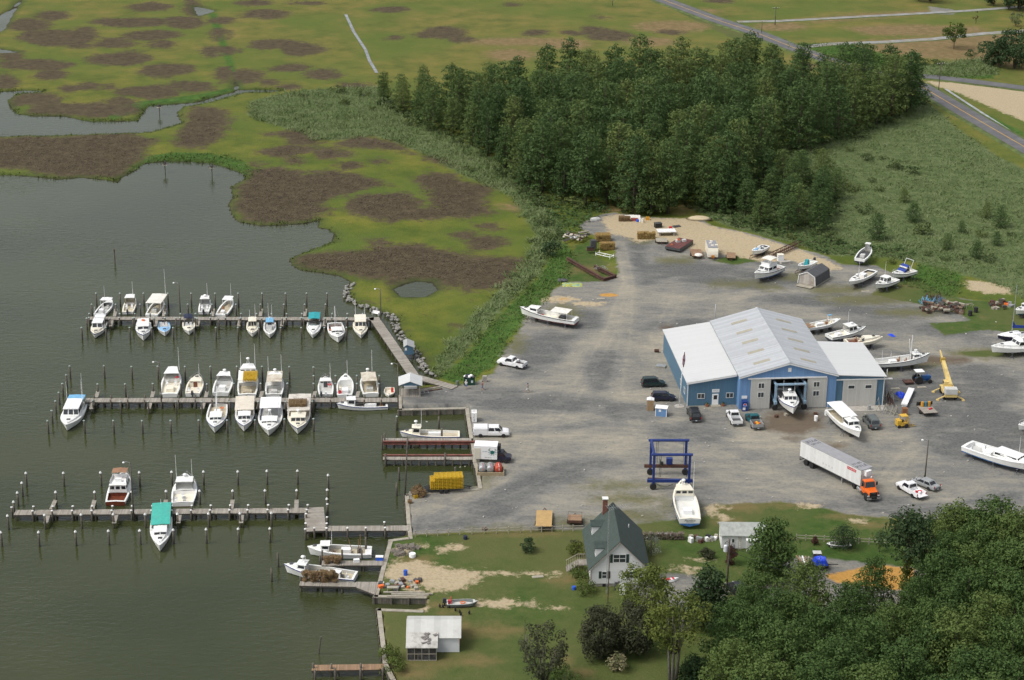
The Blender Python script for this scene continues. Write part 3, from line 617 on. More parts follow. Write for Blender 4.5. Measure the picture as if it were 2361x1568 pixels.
edge_pts = Uv([(1460, 494), (1500, 495), (1540, 492), (1350, 476), (1300, 458), (1220, 436), (1165, 392), (1090, 336), (1000, 300), (930, 258), (885, 236), (1655, 488), (1700, 436), (1630, 482), (1770, 375), (1840, 346), (1930, 320), (2020, 290), (2090, 258), (1250, 446), (1400, 470)], .5)
for p in edge_pts: pts.append((p.x, p.y))
scatter(WOODP, 6.1, 12000, rng, .5, pts)
pts = pts[:296]
first = [True] * 6
hx = lambda x, y: np.interp(x, [-50, -34, -22, -8, 10, 20, 40, 75, 120], [.58, .64, .74, .88, 1.0, 1.02, 1.04, 1.0, .95])
for k, (x, y) in enumerate(sorted(pts, key=lambda p: p[1])):
 i = k % 6; s = float(hx(x, y)) * rng.uniform(.74, 1.16)
 loc = (x, y, .35); rz = rng.uniform(0, 6.28); sc = (s * rng.uniform(.95, 1.15), s * rng.uniform(.95, 1.15), s)
 if first[i]:
  t = wood[i]; first[i] = False; t.location = loc; t.rotation_euler.z = rz; t.scale = sc
 else: place(wood[i], loc, rz, sc=sc)
# looser pines and young trees right of the wood
CLUMP = [(1660, 492), (1705, 450), (1790, 410), (1880, 405), (1935, 440), (1925, 500), (1880, 540), (1800, 532), (1720, 515)]
cp = []
scatter(CLUMP, 5.6, 1500, rng, .5, cp)
for k, (x, y) in enumerate(cp):
 s = rng.uniform(.42, .62)
 place(wood[(k * 2 + 1) % 6], (x, y, .4), rng.uniform(0, 6), 'shorter pine in the looser clump right of the dense wood', 'pines of the looser clump', (s * 1.25, s * 1.25, s))
for x, y, h, lab in ((2021, 553, 6.3, 'bushy young pine behind the white open boat with the dark wheelhouse door'), (2104, 512, 5.2, 'young pine in the reeds, with a smaller slender one behind it'), (2084, 466, 3.8, 'slender small pine standing behind a larger one in the reeds'), (2273, 502, 4, 'small flat-topped pine at the tan edge of the reed field'), (2305, 524, 5.3, 'wider pine beside the flat-topped one at the tan reed edge'), (2250, 596, 4.4, 'dark young pine in reeds nearest the pale sand patch'), (2182, 575, 3.8, 'young pine in the reeds above the blue-canvas boat'), (2297, 566, 3.4, 'small dark pine at the right edge of the reed field'), (2216, 537, 3.0, 'low dark pine in the middle of the right reeds')):
 s = h / 17; p = U(x, y, .4); place(wood[3], p, rng.uniform(0, 6), lab, 'scattered young pines in the reeds', (s * 1.35, s * 1.35, s))
# shrubs in the reeds and at the wood's edge
shr = [tree('shrub', broad_mesh(60 + i, 2.2, .05, 1.7, 13, 13, .42, .7), SHRUBG, BARK, 'leafy shrub growing in the reeds near the wood', 'shrub', (0, 0, -60), 'shrubs in the reeds', parts=('stem', 'foliage')) for i in range(3)]
sp = [(1999, 372), (2037, 368), (2060, 388), (2080, 402), (2101, 402), (1991, 490), (2055, 516), (2054, 606), (2127, 538), (2150, 556), (1944, 430), (1965, 440), (1980, 455), (2010, 420), (2030, 440), (1925, 350), (1960, 348), (1890, 355), (1860, 372), (1910, 385), (1300, 470), (1330, 482), (1355, 490), (1280, 478), (1260, 462), (1325, 466), (1245, 475), (1380, 488), (1208, 445), (1230, 455), (2340, 590), (2215, 600), (2280, 604), (2320, 610), (2180, 600), (2140, 590), (2240, 560), (2260, 545), (1830, 552), (1870, 562), (1790, 545), (1920, 560), (1950, 570), (1700, 522), (1740, 532), (1680, 512), (1905, 545), (1990, 580), (2110, 575), (2330, 545), (1010, 310), (1055, 330), (1110, 362), (1135, 385), (980, 300), (920, 262), (1070, 342), (880, 242), (900, 252), (950, 290), (1165, 405), (1190, 425), (2130, 240), (2118, 252), (2095, 268), (2060, 285), (2010, 305), (1980, 318), (2240, 130), (2265, 140), (2160, 150), (2130, 148), (2200, 146), (700, 222), (780, 215), (840, 222), (790, 240), (860, 255), (1080, 395), (1268, 552), (1250, 520), (1278, 545), (1225, 560)]
sp = [q for k, q in enumerate(sp) if k % 3 or k < 3 or q[0] < 1400]
for k, (x, y) in enumerate(sp):
 s = rng.uniform(.55, 1.25); p = U(x, y, .35); base = shr[k % 3]
 if k < 3: o = base; o.location = p
 else: o = place(base, p, rng.uniform(0, 6))
 o.scale = (s * 1.15, s * 1.15, s * .9)
tree('shrub', broad_mesh(71, 3.2, .02, 2.0, 22, 30, .4, .8), NEEDLED, BARK, 'single round dark evergreen bush between the marsh and the wire pot stacks', 'shrub', U(1268, 588, .6), parts=('stem', 'foliage'))
# trees by the far lanes
t = tree('field_tree', broad_mesh(80, 8.2, .32, 3.6, 46, 26, .55, 1.0, rz=.7), LEAFG, BARK, 'lone broad tree standing in the parched field by the far lane', 'tree', U(2199, 112, .5))
far_tree = [tree('hedge_tree', broad_mesh(84 + i, 9, .08, 3.6, 44, 20, .7, 1.2), NEEDLED, BARK, 'tree in the dark clump at the right edge beyond the side road', 'tree', (0, 0, -60), 'trees of the clump by the side road') for i in range(2)]
for k, (x, y, h) in enumerate(((2272, 146, 7), (2305, 156, 10.5), (2338, 160, 8), (2364, 150, 9.5), (2325, 130, 9), (2380, 130, 10), (2290, 152, 6), (2400, 165, 9))):
 o = far_tree[k] if k < 2 else place(far_tree[k % 2], (0, 0, 0), k)
 o.location = U(x, y, .4); o.scale = (h / 9 * 1.05, h / 9 * 1.05, h / 9)
for k, (x, y, h) in enumerate(((2118, 2, 9), (2146, 6, 9), (2290, 13, 9), (2325, 22, 11), (2350, 26, 12), (2375, 20, 12))):
 place(far_tree[k % 2], U(x, y, .4), k * 2.1, 'dark shade tree at the top right beside the far driveway', 'dark trees beside the far driveway', (h / 9 * 1.1, h / 9 * 1.1, h / 9))
tree('bare_tree', broad_mesh(88, 4.2, .3, 1.3, 10, 8, .4, .5, loose=.2), LEAFR, BARK, 'small thin reddish tree beside the far gravel lane', 'tree', U(2250, 54, .5))
tree('willow_tree', broad_mesh(89, 5.2, .1, 2.1, 26, 18, .45, .8), foliage('pale_leaves', (.09, .12, .05), (.15, .17, .08)), BARK, 'pale feathery tree at the right edge by the far lane', 'tree', U(2342, 60, .5))
# near pines on the right, by the house drive
near = [tree('near_pine', pine_mesh(40 + i, 13, (.18, .26, .14, .3)[i], (4.6, 4.2, 4.9, 4.4)[i], 13, 9, 44, .33, .86, .45), NEEDLE2, BARK, 'tall pine in the near grove beyond the house drive', 'pine tree', (0, 0, -60), 'pines of the near grove') for i in range(4)]
NP = [(1863, 1300, 11.5, 1.0), (1962, 1345, 10.5, .95), (2021, 1288, 10, .85), (2205, 1168, 13, 1), (2304, 1153, 14, 1), (2252, 1212, 13, 1), (2352, 1185, 14, 1.05), (2178, 1276, 13, 1), (2299, 1300, 14, 1), (2235, 1322, 13.5, 1), (2352, 1330, 14, 1.05), (2152, 1388, 12.5, .95), (2291, 1372, 14, 1), (2062, 1398, 11.5, 1), (2212, 1420, 14, 1.05), (2345, 1432, 14, 1), (2002, 1428, 12.5, 1.1), (1817, 1440, 13, 1.1), (1905, 1402, 12, 1), (1752, 1404, 12, .95), (1694, 1388, 11.5, .95), (1940, 1478, 13, 1.1), (2085, 1488, 13, 1.1), (2265, 1500, 14, 1.05), (2352, 1522, 14, 1.05), (1702, 1478, 12.5, 1), (1882, 1528, 13, 1.1), (2012, 1540, 13, 1.1), (1762, 1520, 13, 1.1), (2120, 1330, 11, .7), (2240, 1258, 13, 1), (2330, 1250, 14, 1), (2140, 1445, 12, 1), (2180, 1560, 13, 1), (2300, 1570, 14, 1.1), (2360, 1260, 14, 1), (1830, 1372, 11, .95), (1690, 1570, 12, 1), (1900, 1590, 13, 1.1), (2060, 1590, 13, 1.1), (2390, 1400, 14, 1), (2400, 1560, 14, 1), (2190, 1230, 12.5, .9), (1742, 1322, 9.5, .9), (1722, 1356, 9.5, .8), (1790, 1362, 11, .95), (2240, 1178, 12.5, .9)]
for k, (x, y, h, w) in enumerate(NP):
 p = U(x, y, h + 1); p.z = 1; s = h / 13
 o = near[k] if k < 4 else place(near[k % 4], p, k * 1.7)
 o.location = p; o.rotation_euler.z = k * 1.7; o.scale = (s * w, s * w, s)
def toptree(name, meshes, leafm, bark, label, x, y, h, rz=0):
 p = U(x, y, h + 1); p.z = 1
 return tree(name, meshes, leafm, bark, label, 'tree', p, None, rz)
toptree('shed_pine', pine_mesh(50, 10.6, .12, 3.7, 11, 8, 40, .4, .95, .62), NEEDLE2, BARK, 'conical pine standing right beside the small white shed', 1783, 1194, 10.6)
toptree('tall_pine', pine_mesh(51, 15, .62, 3.9, 7, 8, 36, .42, 1.0, .35), NEEDLED, BARK, 'tallest dark pine with a high crown above a vine-covered trunk', 2103, 1186, 15)
p = U(2103, 1186, 16); p.z = 1
vine = MB(); rv_ = random.Random(5)
for k in range(40): puff(vine, rv_, (rv_.uniform(-.35, .35), rv_.uniform(-.35, .35), .5 + k * .22), .75 if k % 5 else 1.2, 26, .35, 1.0)
tag(vine.build('ivy_vine', LEAFY, None, False, p), 'yellow-green vine climbing the trunk of the tallest pine', 'vine')
toptree('spruce_tree', pine_mesh(52, 8.5, .05, 2.0, 14, 8, 26, .36, .6, .9), NEEDLED, BARK, 'narrow pointed dark spruce beside the tallest pine', 2146, 1192, 8.5)
toptree('dark_pine', pine_mesh(53, 9, .08, 3.4, 11, 8, 40, .4, .95, .55), NEEDLED, BARK, 'dark pine in front of the transformer pole, left of the grove', 1636, 1312, 9)
toptree('yard_tree', broad_mesh(54, 9.5, .06, 3.4, 105, 46, .36, .95), LEAFG, BARKG, 'full green tree close against the right of the white house gable', 1486, 1296, 9.5)
toptree('bare_stem_tree', broad_mesh(55, 14, .46, 4.6, 100, 40, .36, 1.0, 3, .12), LEAFY, BARKG, 'yellow-green tree on several bare grey stems at the bottom edge', 1560, 1366, 14)
toptree('yard_tree', broad_mesh(56, 7.5, .02, 3.3, 90, 46, .34, .9), LEAFD, BARKG, 'dull grey-green tree between house and bare-stemmed tree', 1462, 1392, 7.5)
toptree('round_tree', broad_mesh(57, 7.6, .0, 2.9, 130, 50, .3, .85), LEAFD, BARKG, 'dense round dark tree standing alone on the near lawn', 1389, 1402, 7.6)
toptree('loose_tree', broad_mesh(58, 9.5, .1, 3.1, 80, 36, .32, .75, 1, .25), LEAFD, BARKG, 'loose open dark-leaved tree at the bottom of the near lawn', 1258, 1434, 9.5)
toptree('young_tree', broad_mesh(59, 4, .05, 2.0, 26, 34, .3, .7), LEAFG, BARKG, 'small bright leafy tree cut by the bottom edge of the lawn', 1304, 1540, 4)
toptree('low_pine', pine_mesh(61, 3.6, .02, 2.4, 6, 7, 36, .36, .75), NEEDLED, BARK, 'low spreading pine on the lawn beside bare grey stems', 1603, 1515, 3.6)
def bush(x, y, h, r, leafm, label, seed, n=22, leaf=34, ls=.24, name='bush', z=1.0):
 return tree(name, broad_mesh(seed, h, .0, r, n, leaf, ls, r * .38), leafm, BARK, label, 'bush', U(x, y, z), parts=('stem', 'foliage'))
bush(1424, 1545, 2.6, 1.25, LEAFC, 'cream-blossomed bush on the near lawn', 91)
bush(899, 1520, 1.9, 1.3, LEAFG, 'green bush by the wooden wall, the upper of two', 92)
bush(906, 1547, 1.9, 1.6, LEAFG, 'green bush by the wooden wall at the end of brown dock', 93)
bush(1331, 1276, 1.8, 1.4, LEAFY, 'yellow-green bush beside the left wall of the house', 94)
bush(1342, 1332, 2.0, 1.6, LEAFG, 'green bush below the wooden house steps', 95)
bush(1345, 1368, 2.0, 1.6, LEAFG, 'dark green bush at the left corner of the house gable', 96)
bush(1500, 1275, 3.0, 1.7, foliage('white_blossom_leaves', (.035, .06, .02), (.40, .42, .36)), 'white-flowering bush against the right wall of the house', 97, ls=.2)
bush(1218, 1272, 2.2, 1.1, NEEDLED, 'small conical evergreen alone on the lawn left of house', 98)
bush(1630, 1286, 1.3, 1.1, LEAFD, 'small dark bush on the lawn in front of white shed', 99)
bush(1684, 1302, 3.0, .9, LEAFR, 'dark purple-leaved bush under the transformer pole', 100)
bush(1947, 1262, 3.7, 1.9, NEEDLED, 'rounded cone-shaped evergreen by the right rail fence', 101, 40, 40)
bush(1879, 1256, 1.3, .5, LEAFR, 'tiny dark red bush at the right rail fence', 102, 12)
bush(1326, 1258, .9, .8, LEAFD, 'low brown-green bush on the lawn above the house bush', 103, 10)
tree('sapling', broad_mesh(104, 3.2, .25, .8, 14, 20, .22, .4), LEAFG, BARKG, 'thin young tree between cone-shaped evergreen and grove', 'tree', U(2027, 1272, 1))
tree('bare_sapling', broad_mesh(105, 5.5, .3, .9, 10, 3, .2, .4), LEAFD, BARKG, 'thin bare sapling leaning on the near lawn', 'tree', U(1212, 1508, 1))
# ------------------------------------------------------------------ low growth one cannot count
def tufts(name, polys, dens, hmin, hmax, w, m, z, edge=.2, seed=1, ymax=720, blade=False, far_thin=True, lean=.5):
 r = np.random.RandomState(seed); mb_v = []; n = 0
 for poly in polys:
  q = np.array([[a.x, a.y] for a in Uv(poly, z)]); lo, hi = q.min(0) - 1, q.max(0) + 1
  lo = np.maximum(lo, (-190, 215)); hi = np.minimum(hi, (200, ymax))
  if (hi <= lo).any(): continue
  k = int((hi - lo).prod() * dens); p = lo + r.rand(k, 2) * (hi - lo)
  d = sdf(p, poly, z, 4.0) + 2.6 * (vnoise(p, 2.2, 5) - .5) + 1.6 * (vnoise(p, .8, 6) - .5)
  keep = d > edge
  if far_thin: keep &= r.rand(k) < np.clip(1.25 - (p[:, 1] - 260) / 520, .3, 1)
  mb_v.append(p[keep])
 p = np.concatenate(mb_v); W_ = sdmax(p, WATER, .2, 3.0); p = p[W_ < -.2]; n = len(p)
 gzv = ground_height(p)
 th = r.rand(n) * 2 * PI; h = (hmin + (hmax - hmin) * r.rand(n)) * (.55 + .9 * vnoise(p, 5, 8)); ww = w * (.6 + .8 * r.rand(n))
 ux, uy = np.cos(th), np.sin(th)
 if blade:      # leaning blades, bent over at the tip
  ln = h * (lean + .8 * r.rand(n)); z0 = gzv - .05
  A_ = np.column_stack([p[:, 0] - uy * ww / 2, p[:, 1] + ux * ww / 2, z0]); B_ = np.column_stack([p[:, 0] + uy * ww / 2, p[:, 1] - ux * ww / 2, z0])
  C_ = np.column_stack([p[:, 0] + ux * ln + uy * ww * .3, p[:, 1] + uy * ln - ux * ww * .3, z0 + h]); D_ = np.column_stack([p[:, 0] + ux * ln - uy * ww * .3, p[:, 1] + uy * ln + ux * ww * .3, z0 + h * .9])
 else:          # leafy sprigs at random tilt
  tl = (r.rand(n) - .5) * (1.5 if ww.mean() > .3 else .7); zc = gzv + h * r.rand(n) ** .7
  cx, sx = np.cos(tl) * ww / 2, np.sin(tl) * ww / 2; v2 = ww * (.3 + .3 * r.rand(n)); sk = (r.rand(n) - .5) * ww * .5
  A_ = np.column_stack([p[:, 0] - ux * cx - uy * v2, p[:, 1] - uy * cx + ux * v2, zc - sx + sk]); B_ = np.column_stack([p[:, 0] + ux * cx - uy * v2, p[:, 1] + uy * cx + ux * v2, zc + sx + sk])
  C_ = np.column_stack([p[:, 0] + ux * cx * .6 + uy * v2, p[:, 1] + uy * cx * .6 - ux * v2, zc + sx * .6 - sk]); D_ = np.column_stack([p[:, 0] - ux * cx * .6 + uy * v2, p[:, 1] - uy * cx * .6 - ux * v2, zc - sx * .6 - sk])
 V = np.stack([A_, B_, C_, D_], 1).reshape(-1, 3).astype(np.float32); nf = n
 me = bpy.data.meshes.new(name); me.vertices.add(len(V)); me.vertices.foreach_set('co', V.ravel())
 me.loops.add(nf * 4); me.loops.foreach_set('vertex_index', np.arange(nf * 4, dtype=np.int32))
 me.polygons.add(nf); me.polygons.foreach_set('loop_start', np.arange(0, nf * 4, 4, dtype=np.int32)); me.update(calc_edges=True)
 me.materials.append(m)
 return tag(link(me, name), kind='stuff')
def growth_mat(name, stops, sc=.5):
 m, nt, b = newmat(name); tc = node(nt, 'TexCoord').outputs['Object']
 f = mth(nt, 'ADD', mth(nt, 'MULTIPLY', noise(nt, sc, 4, .6, tc), .6), mth(nt, 'MULTIPLY', noise(nt, 3.1, 2, .6, tc), .4))
 nt.links.new(ramp(nt, f, stops), b.inputs['Base Color']); b.inputs['Roughness'].default_value = .9; b.inputs['Specular IOR Level'].default_value = .15
 t = nt.nodes.new('ShaderNodeBsdfTranslucent'); nt.links.new(ramp(nt, f, stops), t.inputs['Color']); mx = node(nt, 'MixShader', Fac=.25)
 nt.links.new(b.outputs[0], mx.inputs[1]); nt.links.new(t.outputs[0], mx.inputs[2]); nt.links.new(mx.outputs[0], nt.nodes['Material Output'].inputs['Surface'])
 return m
REEDM = growth_mat('reed_blades', [(.30, (.085, .13, .045)), (.46, (.135, .185, .07)), (.58, (.185, .225, .105)), (.72, (.26, .255, .15))], .2)
tufts('reeds', [REED[0], REED[2]], 6.5, .3, .95, .17, REEDM, .5, -.3, 3, blade=True, lean=.9)
tufts('reed_field', REED[1:2], 5, .15, .6, .16, REEDM, .5, -.3, 13, blade=True, lean=1.0)
tufts('marsh_scrub', BROWN, 4.5, .06, .3, .24, growth_mat('dead_scrub', [(.3, (.070, .058, .040)), (.5, (.120, .098, .068)), (.7, (.18, .148, .10))], .25), .5, 1.3, 4, ymax=520)
tufts('tall_grass', LUSH[:2] + LUSH[4:6], 4.5, .2, .6, .2, growth_mat('lush_blades', [(.3, (.06, .10, .026)), (.52, (.10, .155, .042)), (.72, (.15, .19, .065))], .25), .6, -.2, 5, blade=True, lean=.9)
BANK = []
for g in (WATER[0][1:50], WATER[1][1:]):
 for a, b in zip(g[:-1], g[1:]):
  dx, dy = b[0] - a[0], b[1] - a[1]
  BANK.append([(a[0] - 3, a[1] - 2), (b[0] + 3, b[1] - 2), (b[0] + 3, b[1] + 2.5), (a[0] - 3, a[1] + 2.5)])
tufts('bank_grass', BANK, 2.6, .15, .5, .25, growth_mat('bank_blades', [(.3, (.055, .085, .022)), (.55, (.10, .135, .034)), (.75, (.15, .165, .05))]), .3, -.6, 6, blade=True, far_thin=False)
tufts('understory', [WOODP, CLUMP], .7, .6, 2.4, 1.0, growth_mat('understory_leaves', [(.3, (.03, .05, .016)), (.6, (.058, .085, .026)), (.8, (.09, .105, .036))]), .5, -.5, 7, far_thin=False)
EDGE = [[(1640, 505), (1700, 520), (1800, 545), (1905, 588), (1960, 585), (2020, 585), (2110, 600), (2110, 575), (1950, 560), (1850, 535), (1700, 500)], [(1180, 440), (1250, 450), (1330, 470), (1400, 488), (1385, 500), (1340, 525), (1300, 560), (1280, 520), (1250, 480)], [(2105, 195), (2150, 225), (2110, 240)]]
tufts('edge_growth', EDGE, 2.8, .4, 1.5, .5, growth_mat('edge_leaves', [(.3, (.04, .075, .025)), (.55, (.07, .115, .036)), (.75, (.115, .155, .06))]), .6, -.3, 8, far_thin=False)
# ------------------------------------------------------------------ docks, walls, piles
PLANK = stripes('weathered_planks', (.33, .30, .255), (.10, .09, .075), 'X', .16, .1, .85, .22, stain=(.22, .19, .15), sa=.3, ss=.3)
PLANKW = stripes('long_planks', (.34, .31, .265), (.10, .09, .075), 'Y', .16, .1, .85, .22, stain=(.22, .19, .15), sa=.3, ss=.3)
PLANKB = stripes('brown_planks', (.30, .19, .11), (.09, .06, .04), 'X', .18, .1, .85, .2)
BEAM = mat('dark_wet_timber', (.075, .066, .055), .9, .25, 1)
TIMBER = mat('bleached_timber', (.36, .33, .265), .85, .15, 1.5, stain=(.25, .22, .17), sa=.4)
PILE = mat('pile_wood', (.125, .110, .088), .9, .25, 1.2, stain=(.06, .065, .045), sa=.5, ss=.8)
CAPW = mat('white_pile_cap', (.70, .70, .68), .5, .05, 2)
CAPG = mat('pale_green_pile_cap', (.36, .43, .40), .6, .15, 2)
RAILBEAM = mat('rusted_rail_beam', (.20, .075, .055), .75, .25, 1, stain=(.11, .045, .035), sa=.4)
DZ = 1.15
pile_proto = {}
def pile_of(kind, h):
 k = (kind, round(h, 1))
 if k in pile_proto: return pile_proto[k]
 r = .17
 a = MB(); a.tube([(0, 0, -1.0), (0, 0, h * .5), (.02, .01, h)], [r, r * .97, r * .9], 8)
 c = None
 if kind == 'cone': c = MB(); c.lathe([(r * 1.3, -.02), (r * 1.3, .10), (.03, .36)], (.02, .01, h), 9)
 if kind == 'flat': c = MB(); c.lathe([(r * 1.18, -.03), (r * 1.15, .07), (.08, .13)], (.02, .01, h), 9)
 if kind == 'green': c = MB(); c.lathe([(r * 1.1, -.03), (r * 1.08, .06), (.05, .16)], (.02, .01, h), 9)
 t = thing('mooring_pile', 'pile', 'piling', (0, 0, -60))
 a.build('post', PILE, t, True)
 if c: c.build('cap', CAPG if kind == 'green' else CAPW, t)
 pile_proto[k] = t
 t['used'] = 0
 return t
def pile(x, y, top, kind, label, group):
 """pile whose head shows at photo place x, y and stands `top` metres above the water"""
 t = pile_of(kind, top); p = U(x, y, top); p.z = 0
 rz = (x * 7.3) % 6.28
 if not t['used']:
  t['used'] = 1; t.location = p; t.rotation_euler.z = rz; t['label'] = label; t['group'] = group
 else: t = place(t, p, rz, label, group)
 return t
def dock(name, label, a, b, w, z=DZ, plank=None, cat='dock', under=.55, parent=None):
 """timber walkway from a to b (world points)"""
 L = (b - a).length; rz = ang(a, b)
 t = parent or thing(name, label, cat, (a.x, a.y, 0), rz)
 d = MB(); d.bx(0, L, -w / 2, w / 2, z - .06, z); d.build('deck', plank or PLANK, t)
 s = MB()
 for y in (-w / 2 + .02, w / 2 - .14): s.bx(.03, L - .03, y, y + .12, z - .30, z - .062)
 for k in range(int(L / 2.4) + 1): s.bx(min(k * 2.4, L - .2), min(k * 2.4, L - .2) + .14, -w / 2 + .15, w / 2 - .15, z - .42, z - .20)
 s.build('frame', BEAM, t)
 return t
def feet(t, L, w, z=DZ, step=3.0, r=.13):
 for k in range(int(L / step) + 1):
  for y in (-w / 2 + .25, w / 2 - .25):
   m = MB(); m.tube([(min(k * step + .2, L - .2), y, -1), (min(k * step + .2, L - .2), y, z - .08)], r, 6); m.build('support_pile', PILE, t)
D1a, D1b = U(204, 733.5, DZ), U(862, 735, DZ)
feet(dock('long_dock', 'farthest long plank dock, lined with small boats on both sides', D1a, D1b, 1.7), (D1b - D1a).length, 1.7, step=3.1)
D2a, D2b = U(197, 922.5, DZ), U(917, 921.8, DZ)
feet(dock('long_dock', 'middle long plank dock, where the canopied workboats lie', D2a, D2b, 1.9), (D2b - D2a).length, 1.9, step=3.1)
D3a, D3b = U(34, 1181.5, DZ), U(708, 1176.5, DZ)
feet(dock('long_dock', 'nearest long plank dock with white-capped piles', D3a, D3b, 1.75), (D3b - D3a).length, 1.75, step=3.1)
pa, pb, pc, pd = (U(706.5, 1171, DZ), U(753, 1170.3, DZ), U(752, 1223.5, DZ), U(705, 1226, DZ))
o = thing('dock_platform', 'wide square plank platform at the end of the nearest dock', 'dock', (pd.x, pd.y, 0), ang(pd, pc))
m = MB(); Lp, Wp = (pc - pd).length, (pa - pd).length; m.bx(0, Lp, 0, Wp, DZ - .06, DZ + .02); m.build('deck', PLANKW, o)
m = MB(); m.bx(.05, Lp - .05, .05, .18, DZ - .35, DZ - .062); m.bx(.05, Lp - .05, Wp - .2, Wp - .05, DZ - .35, DZ - .062); m.build('frame', BEAM, o)
for i in range(2):
 for j in range(3): m = MB(); x, y = .4 + i * (Lp - .8), .4 + j * (Wp - .8) / 2; m.tube([(x, y, -1), (x, y, DZ - .07)], .14, 6); m.build('support_pile', PILE, o)
a, b = U(753, 1218.3, DZ), U(943, 1217.3, DZ)
feet(dock('shore_dock', 'plank dock joining the square platform to the gravel yard', a, b, 1.75), (b - a).length, 1.75)
a, b = U(861.5, 731.5, DZ), U(953, 864, DZ)
feet(dock('slanted_walkway', 'slanting plank walkway between stone bank and boat basin', a, b, 2.0), (b - a).length, 2.0)
a, b = U(953, 866, DZ - .01), U(1049, 893.5, DZ - .01)
feet(dock('ramp_walkway', 'plank walkway running from pavilion to the green trash bin', a, b, 1.9, DZ - .01), (b - a).length, 1.9)
a, b = U(742, 1298, DZ), U(884, 1298, DZ)
feet(dock('work_dock', 'short plank dock piled with crab pots between two workboats', a, b, 1.5), (b - a).length, 1.5)
a, b = U(691, 1345, DZ), U(824, 1348, DZ)
feet(dock('work_dock', 'lowest work dock, covered with a heap of old crab pots', a, b, 1.3), (b - a).length, 1.3)
q = [U(821, 1341.5, DZ), U(873.5, 1342, DZ), U(865, 1371, DZ), U(821, 1354, DZ)]
o = thing('dock_apron', 'widening plank apron between lowest work dock and shore', 'dock', (q[0].x, q[0].y, 0))
m = MB(); m.prism([(p.x - q[0].x, p.y - q[0].y) for p in q][::-1], DZ - .06, DZ + .015); m.build('deck', PLANK, o)
m = MB(); m.prism([((p.x - q[0].x) * .96 + .1, (p.y - q[0].y) * .94 - .05) for p in q][::-1], DZ - .4, DZ - .062); m.build('frame', BEAM, o)
a, b = U(719, 1539.5, DZ), U(884.5, 1537, DZ)
feet(dock('brown_dock', 'short reddish-brown dock at the bottom edge', a, b, 1.45, DZ, PLANKB), (b - a).length, 1.45, step=3.3)
# finger piers: short narrow catwalks between a dock and a pile
def finger(x0, y0, x1, y1, label, group):
 a, b = U(x0, y0, DZ - .12), U(x1, y1, DZ - .12); L = (b - a).length
 t = thing('finger_pier', label, 'catwalk', (a.x, a.y, 0), ang(a, b), group)
 m = MB(); m.bx(0, L, -.33, .33, DZ - .18, DZ - .12); m.build('deck', PLANK, t)
 m = MB(); m.bx(.02, L - .02, -.28, -.2, DZ - .36, DZ - .182); m.bx(.02, L - .02, .2, .28, DZ - .36, DZ - .182); m.build('frame', BEAM, t)
for x in (264, 377, 489, 600, 702): finger(x, 729, x + 3, 712, 'narrow catwalk on the far side of the farthest dock', 'catwalks of the farthest dock, far side')
for x in (258, 361, 458, 553, 652, 750): finger(x, 738, x - 3, 752, 'narrow catwalk on the near side of the farthest dock', 'catwalks of the farthest dock, near side')
for x in (222, 350, 474, 601, 723, 823): finger(x, 916, x + 4, 901, 'narrow catwalk on the far side of the middle dock', 'catwalks of the middle dock, far side')
for x in (214, 347, 470, 598, 660): finger(x, 928, x - 4, 943, 'narrow catwalk on the near side of the middle dock', 'catwalks of the middle dock, near side')
for x0, x1 in ((118, 128), (212, 218), (377, 383), (533, 536.5), (683, 684)): finger(x0, 1174, x1, 1152, 'narrow catwalk on the far side of the nearest dock', 'catwalks of the nearest dock, far side')
for x0, x1 in ((111, 105), (268, 263), (414, 411), (557.6, 555.5)): finger(x0, 1187, x1, 1206, 'narrow catwalk on the near side of the nearest dock', 'catwalks of the nearest dock, near side')
G1, G2, G3 = 'tall piles around the farthest dock', 'tall piles around the middle dock', 'tall white-capped piles around the nearest dock'
L1, L2, L3 = 'dark mooring pile with pale cap, standing in the water by the farthest dock', 'dark mooring pile with pale cap, standing in the water by the middle dock', 'dark mooring pile with white cone cap, standing in the water by the nearest dock'
for x in (221.3, 276.1, 330.6, 386.8, 440.3, 495.5, 549, 604, 658.5, 706.3, 753.6): pile(x, 676.5, 2.8, 'green', L1, G1)
for x in (210.8, 266.5, 322.9, 379.3, 433, 489, 543.8, 600.2, 654.5, 702, 750.2): pile(x, 702, 2.5, 'green', L1, G1)
for x in (188, 243.8, 298.8, 349.7, 398.9, 447.6, 497.5, 548.2, 596.8, 646.8, 694.7, 747.6, 798.4): pile(x, 755.6, 2.4, 'green', L1, G1)
for x in (199.5, 252.7, 306, 354.9, 405.6, 454, 503.5, 553, 602.8, 650.8, 699.8, 749.3, 798.4, 846): pile(x, 734, 2.4, 'green', L1, G1)
for x, y in ((160.4, 844.4), (239.5, 843.8), (303.3, 845.6), (363.4, 845), (426, 845.6), (485, 845), (546, 845), (604.3, 845.3), (667, 845.7), (722.7, 846.7), (722.6, 866.5), (773.8, 866.4), (822.4, 866.4), (874.6, 866.4), (152.7, 864.9), (143.5, 884.9), (224.5, 885.7), (288.4, 885.7), (352, 884.9), (416.4, 884.9), (476.7, 886), (539, 884.4), (600.5, 884.4), (662.6, 884.4), (722.7, 884.6), (773.8, 884.6), (822.4, 884.7), (873.7, 884.7)): pile(x, y, 2.5, 'green', L2, G2)
for x, y in ((109.7, 970.6), (193.9, 970.3), (261.2, 970), (327.5, 970.3), (393, 970), (458, 969.2), (523.6, 969), (588, 968.7), (655.7, 966.4), (722.7, 966), (127.6, 925), (119, 947), (135.5, 905), (213.6, 923.4), (277.6, 925.9), (341.7, 925.9), (405.6, 925.9), (465, 926.7), (529.5, 926), (595, 926.4), (658.5, 926.4), (720.3, 925.7), (914.5, 960.5)): pile(x, y, 2.4, 'green', L2, G2)
